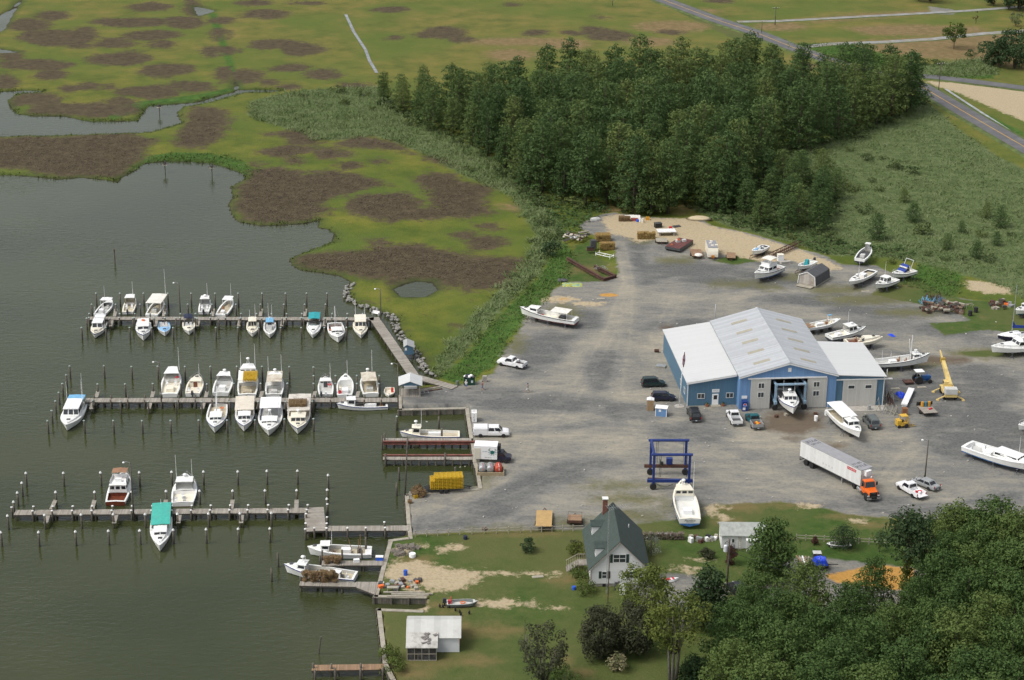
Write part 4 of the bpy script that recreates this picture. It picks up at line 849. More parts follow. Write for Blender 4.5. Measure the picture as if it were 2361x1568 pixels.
for x, y in ((59.3, 1092), (146, 1091.7), (231.8, 1090.8), (321.2, 1090.5), (395.5, 1089.3), (468.8, 1088.8), (547.9, 1088.3), (615.3, 1087.4), (685.9, 1086.9), (756.6, 1096.7), (50, 1114.7), (39.6, 1137.3), (30.8, 1158.3), (128.5, 1136), (218.2, 1135.6), (304, 1135), (383.2, 1133.7), (460, 1133), (536.5, 1132.8), (611.2, 1132.2), (683.8, 1131.7), (754.8, 1130.8), (754, 1151.6), (17.6, 1190.3), (102.5, 1189), (187, 1188), (260.9, 1187), (334.4, 1186.8), (408.6, 1186.2), (480.6, 1185.5), (553.6, 1185), (625.3, 1184), (2, 1229), (88.5, 1228.4), (173.6, 1227), (250, 1225.3), (322.2, 1224.4), (399, 1223), (475, 1221.9), (549.4, 1220.5), (621.8, 1219.8)): pile(x, y, 2.3, 'cone', L3, G3)
for k in range(19):
 x = 206 + 35 * k
 pile(x, 723.5, 1.75, 'green', 'short dock-edge pile along the farthest dock', 'edge piles of the farthest dock'); pile(x - 1, 732.5, 1.7, 'green', 'short dock-edge pile along the farthest dock', 'edge piles of the farthest dock')
for k in range(18):
 x = 217 + 39 * k
 pile(x, 911, 1.75, 'none', 'short dock-edge pile along the middle dock', 'edge piles of the middle dock'); pile(x - 1, 921.8, 1.7, 'none', 'short dock-edge pile along the middle dock', 'edge piles of the middle dock')
for k, x in enumerate((76.5, 121.3, 168, 212.7, 259, 305, 351.5, 397, 442, 486.4, 530.7, 572.2, 618.8, 666.2, 709.5)):
 pile(x, 1168 - k * .28, 1.85, 'flat', 'short white-topped pile at the edge of the nearest dock', 'edge piles of the nearest dock'); pile(x - 1.8, 1178 - k * .2, 1.8, 'flat', 'short white-topped pile at the edge of the nearest dock', 'edge piles of the nearest dock')
for x, y in ((26.5, 1169), (706, 1184), (705, 1206), (703.9, 1219.5), (724.6, 1217), (753.6, 1192), (753.3, 1206), (752.7, 1217), (801.4, 1216.6), (843, 1216.6), (888, 1216.3), (886, 1203.3), (754.5, 1162)): pile(x, y, 1.9, 'flat', 'white-topped pile around the square platform and shore dock', 'edge piles of platform and shore dock')
GP = 'bare piles of the lift slip and work docks'
for x, y, h in ((881, 1005, 2.6), (886.6, 999, 2.4), (889, 1046, 2.3), (1011.6, 960.5, 2.2), (1018.6, 987, 2.0), (914, 963, 2.4), (920, 1078.5, 2.3), (914.4, 1113, 2.3), (1050, 1077, 1.6), (1026.4, 1044.4, 2.4), (939.5, 1012, 1.8), (742.5, 1269.4, 2.6), (788.6, 1267.6, 2.6), (834, 1268.5, 2.6), (843.3, 1238.6, 2.8), (640.5, 1274.5, 2.4), (738, 1281, 1.7), (625.5, 1310, 2.2), (722, 1529, 1.9), (763.9, 1530.2, 1.9), (831.7, 1529.4, 1.9), (726, 1544.5, 1.8), (772.8, 1541.2, 1.8), (831, 1540.8, 1.8), (882.5, 1539.6, 1.8), (693, 1330, 1.5), (732, 1336, 1.5), (776, 1338, 1.5)): pile(x, y, h, 'none', 'bare grey-brown pile by the lift slip or the work docks', GP)
o = thing('leaning_stake', 'thin leaning stake standing in the water above the brown dock', 'stake', U(733, 1506, 0)); m = MB(); p = U(740, 1468, 3.0) - U(733, 1506, 0); m.tube([(0, 0, -1), p], .1, 6); m.build('post', PILE, o)
o = thing('channel_stake', 'lone dark stake far out in the open water', 'stake', U(265, 606, 0)); m = MB(); m.tube([(0, 0, -1), (0, .1, 2.9)], .14, 6); m.build('post', PILE, o); m = MB(); m.lathe([(.2, 2.85), (.2, 3.0), (.05, 3.05)], (0, .1, 0), 7); m.build('cap', RUSTY, o)
# travel-lift piers
def liftpier(label, x0, x1, yb, yd, right):
 a, b = U(x0, yd, DZ), U(x1, yd, DZ); L = (b - a).length
 t = dock('lift_pier', label, a, b, 1.2, plank=PLANK)
 L2 = (U(right, yb, DZ) - U(x0, yb, DZ)).length; yo = (U(x0, yb, DZ) - U(x0, yd, DZ)).y
 m = MB(); m.bx(0, L2, yo - .22, yo + .22, DZ + .05, DZ + .13); m.bx(0, L2, yo - .04, yo + .04, DZ - .42, DZ + .05); m.bx(0, L2, yo - .22, yo + .22, DZ - .5, DZ - .42); m.build('rail_beam', RAILBEAM, t)
 for k in range(11):
  x = .5 + k * (L - 1) / 10
  for y in (-.45, .45): m = MB(); m.tube([(x, y, -1), (x, y, DZ - .1)], .16, 6); m.build('support_pile', PILE, t)
liftpier('travel-lift pier with a long rusty rail beam, the upper of the pair', 883, 1087, 1018.5, 1013.5, 1138)
liftpier('travel-lift pier with its rail on the far edge, lower of the pair', 883, 1089, 1050, 1056.5, 1089)
# bulkhead walls
WALLP = stripes('wall_planks', (.17, .155, .125), (.05, .045, .04), 'X', .25, .1, .9, .25, stain=(.05, .055, .035), sa=.5)
def wall(pts, label, side=1, ptop=1.05, every=2.3):
 pts = Uv(pts, WALLZ)
 t = thing('bulkhead_wall', label, 'sea wall', (pts[0].x, pts[0].y, 0))
 for a, b in zip(pts[:-1], pts[1:]):
  L = (b - a).length; rz = ang(a, b); o_ = (a.x - pts[0].x, a.y - pts[0].y, 0)
  m = MB(); m.bx(-.05, L + .05, min(-.12 * side, .52 * side), max(-.12 * side, .52 * side), WALLZ - .08, WALLZ + .1); m.build('cap', TIMBER, t, loc=o_, rz=rz)
  m = MB(); m.bx(0, L, min(-.05 * side, .25 * side), max(-.05 * side, .25 * side), -1.4, WALLZ - .082); m.build('planking', WALLP, t, loc=o_, rz=rz)
  n = max(1, int(L / every))
  for k in range(n + 1):
   x = k * L / n
   m = MB(); m.tube([(x, -.2 * side, -1.2), (x, -.2 * side, ptop)], .15, 7); m.build('wall_pile', PILE, t, loc=o_, rz=rz)
wall([(919, 912), (920.5, 946)], 'short wall at the foot of the pavilion, facing the boat basin', 1)
wall([(920, 946), (1074, 942.6)], 'timber wall along the top of the lift slip', 1)
wall([(1074, 942.6), (1084, 1011)], 'timber wall beside the ice freezer', 1)
wall([(1087.5, 1024), (1092, 1067), (1097, 1080), (1104.6, 1127)], 'timber wall below the fuel tanks', 1)
wall([(1104.6, 1127), (1035, 1133), (935, 1141)], 'timber wall behind the yellow pot trailer', 1)
wall([(935, 1142), (939.7, 1211), (944, 1243)], 'timber wall on the water edge of the gravel yard', 1)
wall([(944, 1243), (898, 1249)], 'short low wall above the white workboats', -1)
wall([(898, 1249), (885, 1296), (873, 1342), (863, 1377)], 'crooked timber wall behind the two moored workboats', 1)
wall([(863, 1377), (982.6, 1378.7)], 'low timber wall along the small boat ramp', 1)
wall([(976, 1409), (871, 1405)], 'low plank wall on the lawn side of the boat ramp', 1)
wall([(870.5, 1405), (885, 1532), (903, 1568), (935, 1625)], 'long timber wall along the near lawn', 1)
# stone bank
STONE = mat('rip_rap_stone', (.27, .26, .235), .9, .25, 2, stain=(.2, .19, .16), sa=.4)
rng = random.Random(3); rocks = []
for i in range(4):
 m = MB(); m.lathe([(.12, -.3), (.42, -.1), (.38, .15), (.18, .3)], (0, 0, 0), 6); m.v = [(x * rng.uniform(.75, 1.3), y * rng.uniform(.75, 1.3), z * rng.uniform(.7, 1.2)) for x, y, z in m.v]
 rocks.append(m.build('bank_stone', STONE)); tag(rocks[-1], 'grey stone in the stone bank between marsh and boat basin', 'stone', 'stones of the bank')
BK = [(812, 655), (797, 673), (802, 690), (819, 701), (845, 709), (862, 716), (888, 723), (905, 730), (912, 743), (914, 760), (926, 778), (940, 794), (955, 811), (966, 827), (973, 846), (989, 858), (1002, 868)]
seg = [(Vector(a), Vector(b)) for a, b in zip(Uv(BK, .2)[:-1], Uv(BK, .2)[1:])]; k = 0
for a, b in seg:
 n = max(2, int((b - a).length / .38))
 for j in range(n):
  p = a.lerp(b, (j + rng.random()) / n) + Vector((rng.uniform(-.7, .7), rng.uniform(-.7, .7), rng.uniform(-.05, .35)))
  if k < 4: o = rocks[k]; o.location = p
  else: o = rocks[k % 4].copy(); COL.objects.link(o); o.location = p
  s = rng.uniform(.5, 1.1); o.scale = (s, s, s); o.rotation_euler.z = rng.uniform(0, 6); k += 1
# white bench on the dock corner
o = thing('park_bench', 'white bench at the corner of farthest dock and slanting walkway', 'bench', U(866, 727, DZ) , R(-28))
m = MB(); m.bx(-.8, .8, -.2, .25, .42, .47); m.build('seat', CLEANWHITE, o)
m = MB(); m.bx(-.8, .8, .26, .31, .5, .9); m.build('backrest', CLEANWHITE, o)
for x in (-.75, .69): m = MB(); m.bx(x, x + .06, -.2, .28, 0, .62); m.build('leg', CLEANWHITE, o)
# poles with lamps, and utility poles
def pole(name, label, cat, x, y, h, z, r=.12, top=None, lamp=False, wood=None, arm=False, rz=0, caps=None):
 p = U(x, y, z); p.z = z; dv = Vector((0, 0, h))
 if top: q = U(top[0], top[1], z + h); dv = q - p
 t = thing(name, label, cat, p); m = MB(); m.tube([(0, 0, -.8), dv * .5, dv], [r, r * .85, r * .7], 8); m.build('post', wood or PILE, t, True)
 if lamp:
  m = MB(); m.tube([dv + Vector((0, 0, -.1)), dv + Vector((-.6, 0, .15)), dv + Vector((-.9, -.1, .1))], .04, 5); m.build('lamp_arm', STEEL, t)
  m = MB(); m.lathe([(.08, .12), (.2, .0), (.16, -.12)], dv + Vector((-1.0, -.1, .05)), 8); m.build('lamp_head', CLEANWHITE, t)
 if arm:
  m = MB(); m.rbx(dv + Vector((0, 0, -.5)), 2.4, .12, .14, rz); m.build('crossarm', wood or PILE, t)
  for s in (-1, -.45, .45, 1):
   m = MB(); m.lathe([(.05, 0), (.07, .1), (.04, .2)], dv + Vector((math.cos(rz) * s * 1.1, math.sin(rz) * s * 1.1, -.42)), 6); m.build('insulator', CLEANWHITE, t)
 return t
pole('dock_lamp_pole', 'tall lamp pole standing midway on the farthest dock', 'pole', 416, 724, 6.6, .9, .13, lamp=True)
pole('dock_lamp_pole', 'tall lamp pole standing behind the bench and walkway', 'pole', 878, 747, 7.4, .2, .13, lamp=True)
pole('dock_lamp_pole', 'tall lamp pole on the middle dock by the white workboat', 'pole', 372.5, 931, 8.0, .9, .13, lamp=True)
pole('dock_lamp_pole', 'tall lamp pole at the corner of the pavilion', 'pole', 918, 945, 8.8, 1, .13, lamp=True)
pole('dock_lamp_pole', 'tall lamp pole on nearest dock beside the mahogany cruiser', 'pole', 308.5, 1190, 9.2, .9, .14, lamp=True)
pole('utility_pole', 'bare leaning utility pole on the wall by the pot heap', 'pole', 933.5, 1142, 10.6, 1, .15, top=(940, 1006))
pole('yard_lamp_pole', 'tall lamp pole beside the grey sedan', 'pole', 2132, 1107, 7.2, 1, .13, lamp=True)
pole('yard_pole', 'grey pole standing behind the ridge of the blue building', 'pole', 1647, 762, 5.5, 1, .11, wood=STEEL)
pole('yard_pole', 'slim pole at the right corner of the blue building', 'pole', 2041, 912, 5.2, 1, .10, wood=STEEL)
pole('road_pole', 'utility pole with cross-arm by the far lane', 'pole', 1787, 57, 6.2, .5, .16, arm=True, rz=.3)
pole('road_pole', 'thin utility pole at the road behind the wood', 'pole', 1756, 76, 4.0, .5, .12)
pole('road_pole', 'utility pole with cross-arm between the two paved roads', 'pole', 2164, 208, 8.5, .5, .13, arm=True, rz=.2)
pole('road_pole', 'thin pole at the left edge of the far road', 'pole', 1412, 12, 3.0, .5, .12)
pole('transformer_pole', 'dark utility pole carrying a grey transformer can', 'pole', 1675, 1372, 9.0, 1, .16, wood=BARK)
p = U(1675, 1372, 1); t = bpy.data.objects['transformer_pole']
m = MB(); m.lathe([(.2, 0), (.3, .08), (.3, .95), (.22, 1.05), (.08, 1.1)], (-.5, 0, 7.0), 10); m.build('transformer_can', mat('pale_grey_paint', (.62, .64, .66), .45, .06), t)
m = MB(); m.tube([(0, 0, 7.8), (18, -9, 5.4), (36, -18, 6)], .03, 4); m.build('wire', BLACK, t)
m = MB(); m.tube([(0, 0, 7.1), (18, -9.6, 4.6), (36, -19, 5.2)], .03, 4); m.build('wire', BLACK, t)
# nest platforms in the creek
for x, y, lab in ((368, 264, 'bird nest platform on a post in the narrow creek'), (381, 398, 'bird nest platform near the marsh shore, the left of two'), (489, 405, 'bird nest platform near the marsh shore, the right of two')):
 t = thing('nest_platform', lab, 'nest platform', U(x, y, 0)); m = MB(); m.tube([(0, 0, -1), (0, 0, 2.0)], .12, 6); m.build('post', PILE, t)
 m = MB(); m.bx(-.6, .6, -.6, .6, 2.0, 2.12); m.build('platform', TIMBER, t)
 m = MB(); r_ = random.Random(int(x))
 for k in range(26):
  a_ = r_.uniform(0, 6.28); c_ = Vector((r_.uniform(-.4, .4), r_.uniform(-.4, .4), 2.15 + r_.uniform(0, .3))); d_ = Vector((math.cos(a_) * .45, math.sin(a_) * .45, r_.uniform(-.1, .25))); m.tube([c_ - d_, c_ + d_], .035, 3)
 m.build('nest', BEAM, t)
 m = MB(); m.lathe([(.03, -.28), (.16, -.1), (.17, .08), (.08, .22), (.09, .32), (.03, .4)], (0.1, 0, 2.75), 7); m.build('bird', DKGREY, t)
# ------------------------------------------------------------------ boats
def text(s, size, parent, loc, rot, m, name='lettering', ext=.004, align='CENTER', shear=0, sx=1):
 cu = bpy.data.curves.new(name, 'FONT'); cu.body = s; cu.size = size; cu.extrude = ext; cu.align_x = align; cu.align_y = 'CENTER'; cu.shear = shear; cu.resolution_u = 2
 tmp = bpy.data.objects.new('tmp', cu); COL.objects.link(tmp)
 me = bpy.data.meshes.new_from_object(tmp); bpy.data.objects.remove(tmp); bpy.data.curves.remove(cu)
 me.materials.clear(); me.materials.append(m)
 o = link(me, name, parent, loc); o.rotation_euler = rot; o.scale = (sx, 1, 1)
 return o
INK = mat('dark_lettering', (.03, .03, .035), .6, .05)
CANVAS_W = mat('old_white_canvas', (.72, .70, .64), .8, .08, 1.2, stain=(.50, .46, .38), sa=.35, ss=.7)
CANVAS_S = mat('stained_white_top', (.62, .57, .47), .8, .12, 1.0, stain=(.33, .26, .18), sa=.55, ss=.8)
CANVAS_K = mat('sooty_white_top', (.60, .56, .49), .8, .12, 1.0, stain=(.12, .105, .09), sa=.42, ss=.7)
CANVAS_BEIGE = mat('beige_top', (.66, .60, .50), .7, .08, 1.5, stain=(.52, .42, .32), sa=.3)
TARP_BLUE = mat('light_blue_canvas', (.16, .40, .62), .75, .1, 2)
TARP_DBLUE = mat('deep_blue_canvas', (.015, .045, .27), .7, .2, 2)
TARP_TEAL = mat('teal_canvas', (.02, .30, .33), .7, .12, 2)
TARP_GREEN = mat('teal_green_deck_paint', (.055, .42, .34), .6, .1, 2, stain=(.10, .33, .26), sa=.3)
TARP_BROWN = mat('brown_canvas', (.30, .16, .09), .75, .1, 2)
TARP_NAVY = mat('navy_canvas', (.012, .018, .05), .7, .2, 2)
MAHOG = mat('mahogany', (.16, .045, .022), .3, .25, 2)
BLUEDECK = mat('light_blue_deck', (.26, .48, .72), .5, .08, 1)
RAILC = mat('blue_rub_rail', (.05, .07, .22), .5, .1)
RAILK = mat('dark_rub_rail', (.06, .06, .07), .5, .1)
OBW = mat('white_outboard', (.72, .72, .72), .3, .05)
OBD = mat('dark_outboard', (.035, .04, .055), .3, .1)
ORANGEP = mat('orange_plastic', (.75, .16, .03), .5, .1)
REDP = mat('red_plastic', (.55, .03, .04), .5, .1)
YELP = mat('yellow_plastic', (.75, .45, .03), .5, .1)
BLUEP = mat('blue_plastic', (.02, .10, .55), .5, .1)
def pane(P, name, parent, m=None, off=.015):
 a, b, c, d = [Vector(p) for p in P]
 n = (b - a).cross(d - a).normalized() * off
 q = MB(); v = [a, b, c, d]
 q.add([p - n * .6 for p in v] + [p + n for p in v], [(4, 5, 6, 7), (0, 1, 5, 4), (1, 2, 6, 5), (2, 3, 7, 6), (3, 0, 4, 7)])
 return q.build(name, m or GLASS, parent)
def panes(P00, P10, P11, P01, n, parent, name='window', mx=.07, lo=.18, hi=.86, m=None):
 P00, P10, P11, P01 = [Vector(p) for p in (P00, P10, P11, P01)]
 f = lambda u, v: P00.lerp(P10, u).lerp(P01.lerp(P11, u), v)
 for k in range(n):
  u0, u1 = (k + mx) / n, (k + 1 - mx) / n
  if n == 1: u0, u1 = mx, 1 - mx
  pane((f(u0, lo), f(u1, lo), f(u1, hi), f(u0, hi)), name, parent, m)
class Hull:
 def __init__(s, L, B, fs, fb, tr=.86, full=2.4, keel=-.5):
  s.L, s.B, s.fs, s.fb, s.tr, s.full, s.keel = L, B, fs, fb, tr, full, keel
 def w(s, t):
  if t < .42: f = s.tr + (1 - s.tr) * math.sin(PI / 2 * t / .42)
  else: f = 1 - ((t - .42) / .58) ** s.full
  return max(.03, s.B / 2 * f)
 def z(s, t): return s.fs + (s.fb - s.fs) * t ** 2.0
 def x(s, t): return -s.L / 2 + s.L * t
ST = [0, .08, .18, .28, .38, .48, .58, .67, .75, .82, .88, .93, .97, 1.0]
def boat(label, S_, B_, beam, base=0.0, fs=None, fb=None, cock=(.05, .62), side=.26, sole=.28, hullm=None, bottom=None, rub=None, deckm=None, solem=None, liner=None,
         house=None, trunk=None, canopy=None, ttop=None, bimini=None, engine=None, outboard=None, radar=None, ant=(), mast=None, rail=None, shield=None, console=None, ring=None,
         fly=None, tr=.86, full=2.4, seats=(), name='workboat', cat='boat', hatch=None, roofm=None, extra=None, keel=-.5, group=None, wall=None, postm=None, stripe=None):
 big = beam > 3.0
 fs = fs or (.75 if big else .62); fb = fb or (1.5 if big else 1.15)
 s_ = U(S_[0], S_[1], base + fs); b_ = U(B_[0], B_[1], base + fb)
 d = Vector((b_.x - s_.x, b_.y - s_.y, 0)); L = d.length; rz = math.atan2(d.y, d.x)
 c = Vector(((s_.x + b_.x) / 2, (s_.y + b_.y) / 2, base))
 t_ = thing(name, label, cat, c, rz, group)
 H = Hull(L, beam, fs, fb, tr, full, keel)
 hullm, deckm = hullm or WHITE, deckm or WHITE
 solem, liner = solem or GREYDECK, liner or hullm
 # hull shell
 m = MB(); rings = []
 for t in ST:
  w, z, x = H.w(t), H.z(t), H.x(t); k = t ** 3; wc = w * (.90 - .42 * k); sh = .075 * L * k
  zc = -.12 + .30 * k; zk = keel + (abs(keel) + .12) * max(0, (t - .6) / .4) ** 2
  zb = min(z - .2, .07 + .05 * t); wb = wc + (w - wc) * max(0, (zb - zc) / max(.05, z - zc)) ** .75
  lv = [(x, w, z), (x, w + .03, z - .05), (x - .004, w + .03, z - .14), (x - sh * .1, w * .985, z - .15), (x - sh * .55, wb, zb), (x - sh * .7, wc, zc), (x - sh, .02, zk)]
  rings.append([(a, b, c_) for a, b, c_ in lv] + [(a, -b, c_) for a, b, c_ in lv[::-1]])
 n = len(rings[0]); mi = [2, 2, 0, 0, 1, 1, 1, 1, 1, 0, 0, 2, 2]
 for i in range(len(ST) - 1):
  for k in range(n - 1):
   m.add([rings[i][k], rings[i + 1][k], rings[i + 1][k + 1], rings[i][k + 1]], [(0, 1, 2, 3)], mi[k])
 r0 = rings[0]; m.add(r0[0:5] + r0[9:14], [tuple(range(10))], 0); m.add(r0[4:10], [tuple(range(6))], 1)
 hull = m.build('hull', [hullm, bottom or ANTI_DARK, rub or hullm], t_, False)
 # decks
 tA, tB = cock; m = MB()
 fine = sorted(set([t for t in ST] + [tA, tB]))
 e = .004
 for a, b in zip(fine[:-1], fine[1:]):
  xa, xb, wa, wb, za, zb = H.x(a), H.x(b), H.w(a), H.w(b), H.z(a) + e, H.z(b) + e
  if a >= tA - 1e-6 and b <= tB + 1e-6:
   ia, ib = max(.1, wa - side), max(.1, wb - side)
   for q in (1, -1): m.quad((xa, q * wa, za), (xb, q * wb, zb), (xb, q * ib, zb + .01), (xa, q * ia, za + .01))
  else:
   for q in (1, -1): m.quad((xa, q * wa, za), (xb, q * wb, zb), (xb, 0, zb + .05 * wb), (xa, 0, za + .05 * wa))
 m.build('deck', deckm, t_)
 # cockpit well
 m = MB(); cs = [t for t in fine if tA - 1e-6 <= t <= tB + 1e-6]
 for a, b in zip(cs[:-1], cs[1:]):
  xa, xb = H.x(a), H.x(b); ia, ib = max(.1, H.w(a) - side), max(.1, H.w(b) - side)
  for q in (1, -1): m.quad((xa, q * ia, sole), (xb, q * ib, sole), (xb, q * ib, H.z(b)), (xa, q * ia, H.z(a)))
  m.quad((xa, -ia, sole), (xb, -ib, sole), (xb, ib, sole), (xa, ia, sole), 1)
 for t in (tA, tB):
  i_ = max(.1, H.w(t) - side); m.quad((H.x(t), -i_, sole), (H.x(t), i_, sole), (H.x(t), i_, H.z(t)), (H.x(t), -i_, H.z(t)))
 m.build('cockpit', [liner, solem], t_)
 X = H.x
 if trunk:
  t0, t1, h = trunk[:3]; m = MB(); rg = []
  for k in range(6):
   t = t0 + (t1 - t0) * k / 5; w = max(.12, (H.w(t) - .32) * (1 - .12 * (k / 5))); z = H.z(t); hh = h * (1 - .55 * (k / 5) ** 2)
   rg.append([(X(t), w, z - .02), (X(t), w * .9, z + hh), (X(t), 0, z + hh + .07), (X(t), -w * .9, z + hh), (X(t), -w, z - .02)])
  m.loft(rg); tk = m.build('trunk_cabin', deckm, t_)
  th = t0 + (t1 - t0) * .62; zz = H.z(th) + h * (1 - .55 * .62 ** 2) + .075
  m = MB(); m.bx(X(th) - .28, X(th) + .28, -.3, .3, zz - .04, zz + .03); m.build('hatch', hatch or DKGREY, tk)
 zr = None
 if house:
  t0, t1, wf, h, nf, rear = house[:6]; rake = house[6] if len(house) > 6 else .35; ns = house[7] if len(house) > 7 else 2
  x0, x1 = X(t0), X(t1); w = H.B / 2 * wf; w1 = min(w, H.w(t1) - .12); z0 = sole; zr = sole + h
  dz = H.z((t0 + t1) / 2) - .02
  A = [(x0, w, dz), (x1, w1, H.z(t1) - .02), (x1, -w1, H.z(t1) - .02), (x0, -w, dz)]
  T = [(x0 + .02, w * .9, zr), (x1 - rake, w1 * .88, zr), (x1 - rake, -w1 * .88, zr), (x0 + .02, -w * .9, zr)]
  m = MB(); fs_ = [(0, 1, 5, 4), (1, 2, 6, 5), (2, 3, 7, 6)]
  if rear != 'open': fs_.append((3, 0, 4, 7))
  m.add(A + T, fs_)
  if rear == 'open':
   m.quad((x0 + .06, w - .06, dz), (x1 - .1, w1 - .06, dz), (x1 - rake - .06, w1 * .88 - .06, zr), (x0 + .06, w * .9 - .06, zr)); m.quad((x0 + .06, -w + .06, dz), (x1 - .1, -w1 + .06, dz), (x1 - rake - .06, -w1 * .88 + .06, zr), (x0 + .06, -w * .9 + .06, zr))
  cb = m.build('cabin', wall or deckm, t_)
  m = MB(); ov = .14
  m.loft([[(x0 - ov, w * .9 + .08, zr), (x0 - ov, 0, zr + .03), (x0 - ov, -w * .9 - .08, zr), (x0 - ov, -w * .9 - .08, zr + .07), (x0 - ov, 0, zr + .14), (x0 - ov, w * .9 + .08, zr + .07)],
    [(x1 - rake + ov + .12, w1 * .88 + .08, zr), (x1 - rake + ov + .12, 0, zr + .03), (x1 - rake + ov + .12, -w1 * .88 - .08, zr), (x1 - rake + ov + .12, -w1 * .88 - .08, zr + .06), (x1 - rake + ov + .12, 0, zr + .12), (x1 - rake + ov + .12, w1 * .88 + .08, zr + .06)]])
  m.build('roof', roofm or deckm, cb)
  lo = .30 if h > 1.4 else .2
  panes(A[2], A[1], T[1], T[2], nf, cb, 'window', .09 if nf > 1 else .06, lo, .88)
  panes(A[1], A[0], T[0], T[1], ns, cb, 'window', .1, lo + .06, .86); panes(A[3], A[2], T[2], T[3], ns, cb, 'window', .1, lo + .06, .86)
  if rear == 'wall':
   panes(A[0], A[3], T[3], T[0], 3, cb, 'window', .14, .45, .86)
  elif rear == 'door':
   f = lambda u, v: Vector(A[0]).lerp(Vector(A[3]), u).lerp(Vector(T[0]).lerp(Vector(T[3]), u), v)
   m = MB(); zb_ = sole + .02
   m.bx(x0 - .03, x0, -.36, .36, zb_, zr - .1); m.build('door', MAHOG if len(house) > 8 else DKGREY, cb)
   for u in ((.08, .30), (.70, .92)): pane((f(u[0], .5), f(u[1], .5), f(u[1], .82), f(u[0], .82)), 'window', cb)
   m = MB(); m.bx(x0, x0 + .03, -w * .9, w * .9, sole, dz + .02); m.build('bulkhead', wall or deckm, cb)
 if shield:
  t0, t1, h = shield; x0, x1 = X(t0), X(t1); w = H.w(t0) - .2; z0 = H.z(t1)
  m = MB(); m.quad((x1, -w * .55, z0), (x1, w * .55, z0), (x1 - .35, w * .5, z0 + h), (x1 - .35, -w * .5, z0 + h)); m.quad((x1, w * .55, z0), (x0, w, z0), (x0 - .1, w * .92, z0 + h * .9), (x1 - .35, w * .5, z0 + h)); m.quad((x0, -w, z0), (x1, -w * .55, z0), (x1 - .35, -w * .5, z0 + h), (x0 - .1, -w * .92, z0 + h * .9))
  m.build('windshield', mat('smoky_glass', (.10, .13, .13), .08, .1, 2, spec=.8), t_)
 def slab(nm, t0, t1, w, z, mt, posts=True, camb=.06, th=.07, pw=.035, curve=0):
  x0, x1 = X(t0), X(t1); m = MB(); rg = []
  for k in range(5):
   x = x0 + (x1 - x0) * k / 4; dzz = -curve * (2 * k / 4 - 1) ** 2
   rg.append([(x, w, z + dzz), (x, 0, z + camb + dzz), (x, -w, z + dzz), (x, -w, z + th + dzz), (x, 0, z + th + camb + dzz), (x, w, z + th + dzz)])
  m.loft(rg); o = m.build(nm, mt, t_)
  if posts:
   for x in (x0 + .1, x1 - .1):
    for y in (w - .08, -w + .08):
     q = MB(); tt = (x + L / 2) / L; yy = math.copysign(min(abs(y), H.w(min(.97, max(.02, tt))) - .08), y); q.tube([(x, yy, H.z(min(1, max(0, tt)))), (x, y, z + .01)], pw, 5); q.build('post', postm or CLEANWHITE, o)
  return o
 if canopy: slab('canopy', canopy[0], canopy[1], H.B / 2 * canopy[2], canopy[3], canopy[4])
 if ttop: slab('t_top', ttop[0], ttop[1], H.B / 2 * ttop[2], ttop[3], ttop[4], True, .05, .06, .03)
 if bimini: slab('bimini_top', bimini[0], bimini[1], H.B / 2 * bimini[2], bimini[3], bimini[4], True, .12, .03, .02, .12)
 if console:
  t0 = console; m = MB(); m.bx(X(t0) - .35, X(t0) + .3, -.42, .42, sole, sole + 1.05); cn = m.build('console', deckm, t_)
  pane((( X(t0) + .3, -.4, sole + 1.05), (X(t0) + .3, .4, sole + 1.05), (X(t0) + .1, .36, sole + 1.45), (X(t0) + .1, -.36, sole + 1.45)), 'windscreen', cn)
  m = MB(); m.bx(X(t0) - 1.15, X(t0) - .7, -.42, .42, sole, sole + .75); m.build('seat', CLEANWHITE, t_)
 if engine:
  t0, lx, wy, h = engine[:4]; m = MB(); m.rbx((X(t0), 0, sole + h / 2), lx, wy, h, 0, 0, .96); m.build('engine_box', engine[4] if len(engine) > 4 else CLEANWHITE, t_)
 for i, (t0, y, c_) in enumerate(seats):
  m = MB(); m.bx(X(t0) - .22, X(t0) + .22, y - .22, y + .22, sole, sole + .5); m.bx(X(t0) + .14, X(t0) + .22, y - .22, y + .22, sole + .5, sole + .95); m.build('seat', c_, t_)
 for y, c_ in (outboard or ()):
  m = MB(); x = X(0) - .30; m.rbx((x, y, fs + .30), .62, .42, .62, 0, 0, .72); m.bx(x - .1, x + .12, y - .09, y + .09, -.5, fs); m.bx(x - .28, x + .3, y - .12, y + .12, fs - .08, fs + .02); m.build('outboard_motor', c_, t_)
 if ring:
  m = MB(); rg = []
  for k in range(14):
   a = 2 * PI * k / 14; rg.append([(ring[0] * 0 + X(ring[0]) + math.cos(a) * (.30 + .08 * math.cos(b)), ring[1] + math.sin(a) * (.30 + .08 * math.cos(b)), ring[2] + .08 * math.sin(b)) for b in [2 * PI * j / 6 for j in range(6)]])
  rg.append(rg[0]); m.loft(rg, 0, False); m.build('life_ring', ORANGEP if len(ring) < 4 else ring[3], t_, True)
 if radar:
  t0, z, h = radar; x = X(t0); m = MB()
  for q in (-.3, .3): m.tube([(x - .25, q, z), (x, q * .3, z + h)], .035, 5); m.tube([(x + .25, q, z), (x, q * .3, z + h)], .035, 5)
  rm = m.build('radar_mast', CLEANWHITE, t_)
  m = MB(); m.lathe([(.26, 0), (.32, .06), (.32, .2), (.24, .27), (.05, .30)], (x, 0, z + h), 12); m.build('radar_dome', CLEANWHITE, rm, True)
 for t0, y, z, h in ant:
  m = MB(); m.tube([(X(t0), y, z), (X(t0) - .05, y, z + h)], [.04, .022], 4); m.build('antenna', CLEANWHITE, t_)
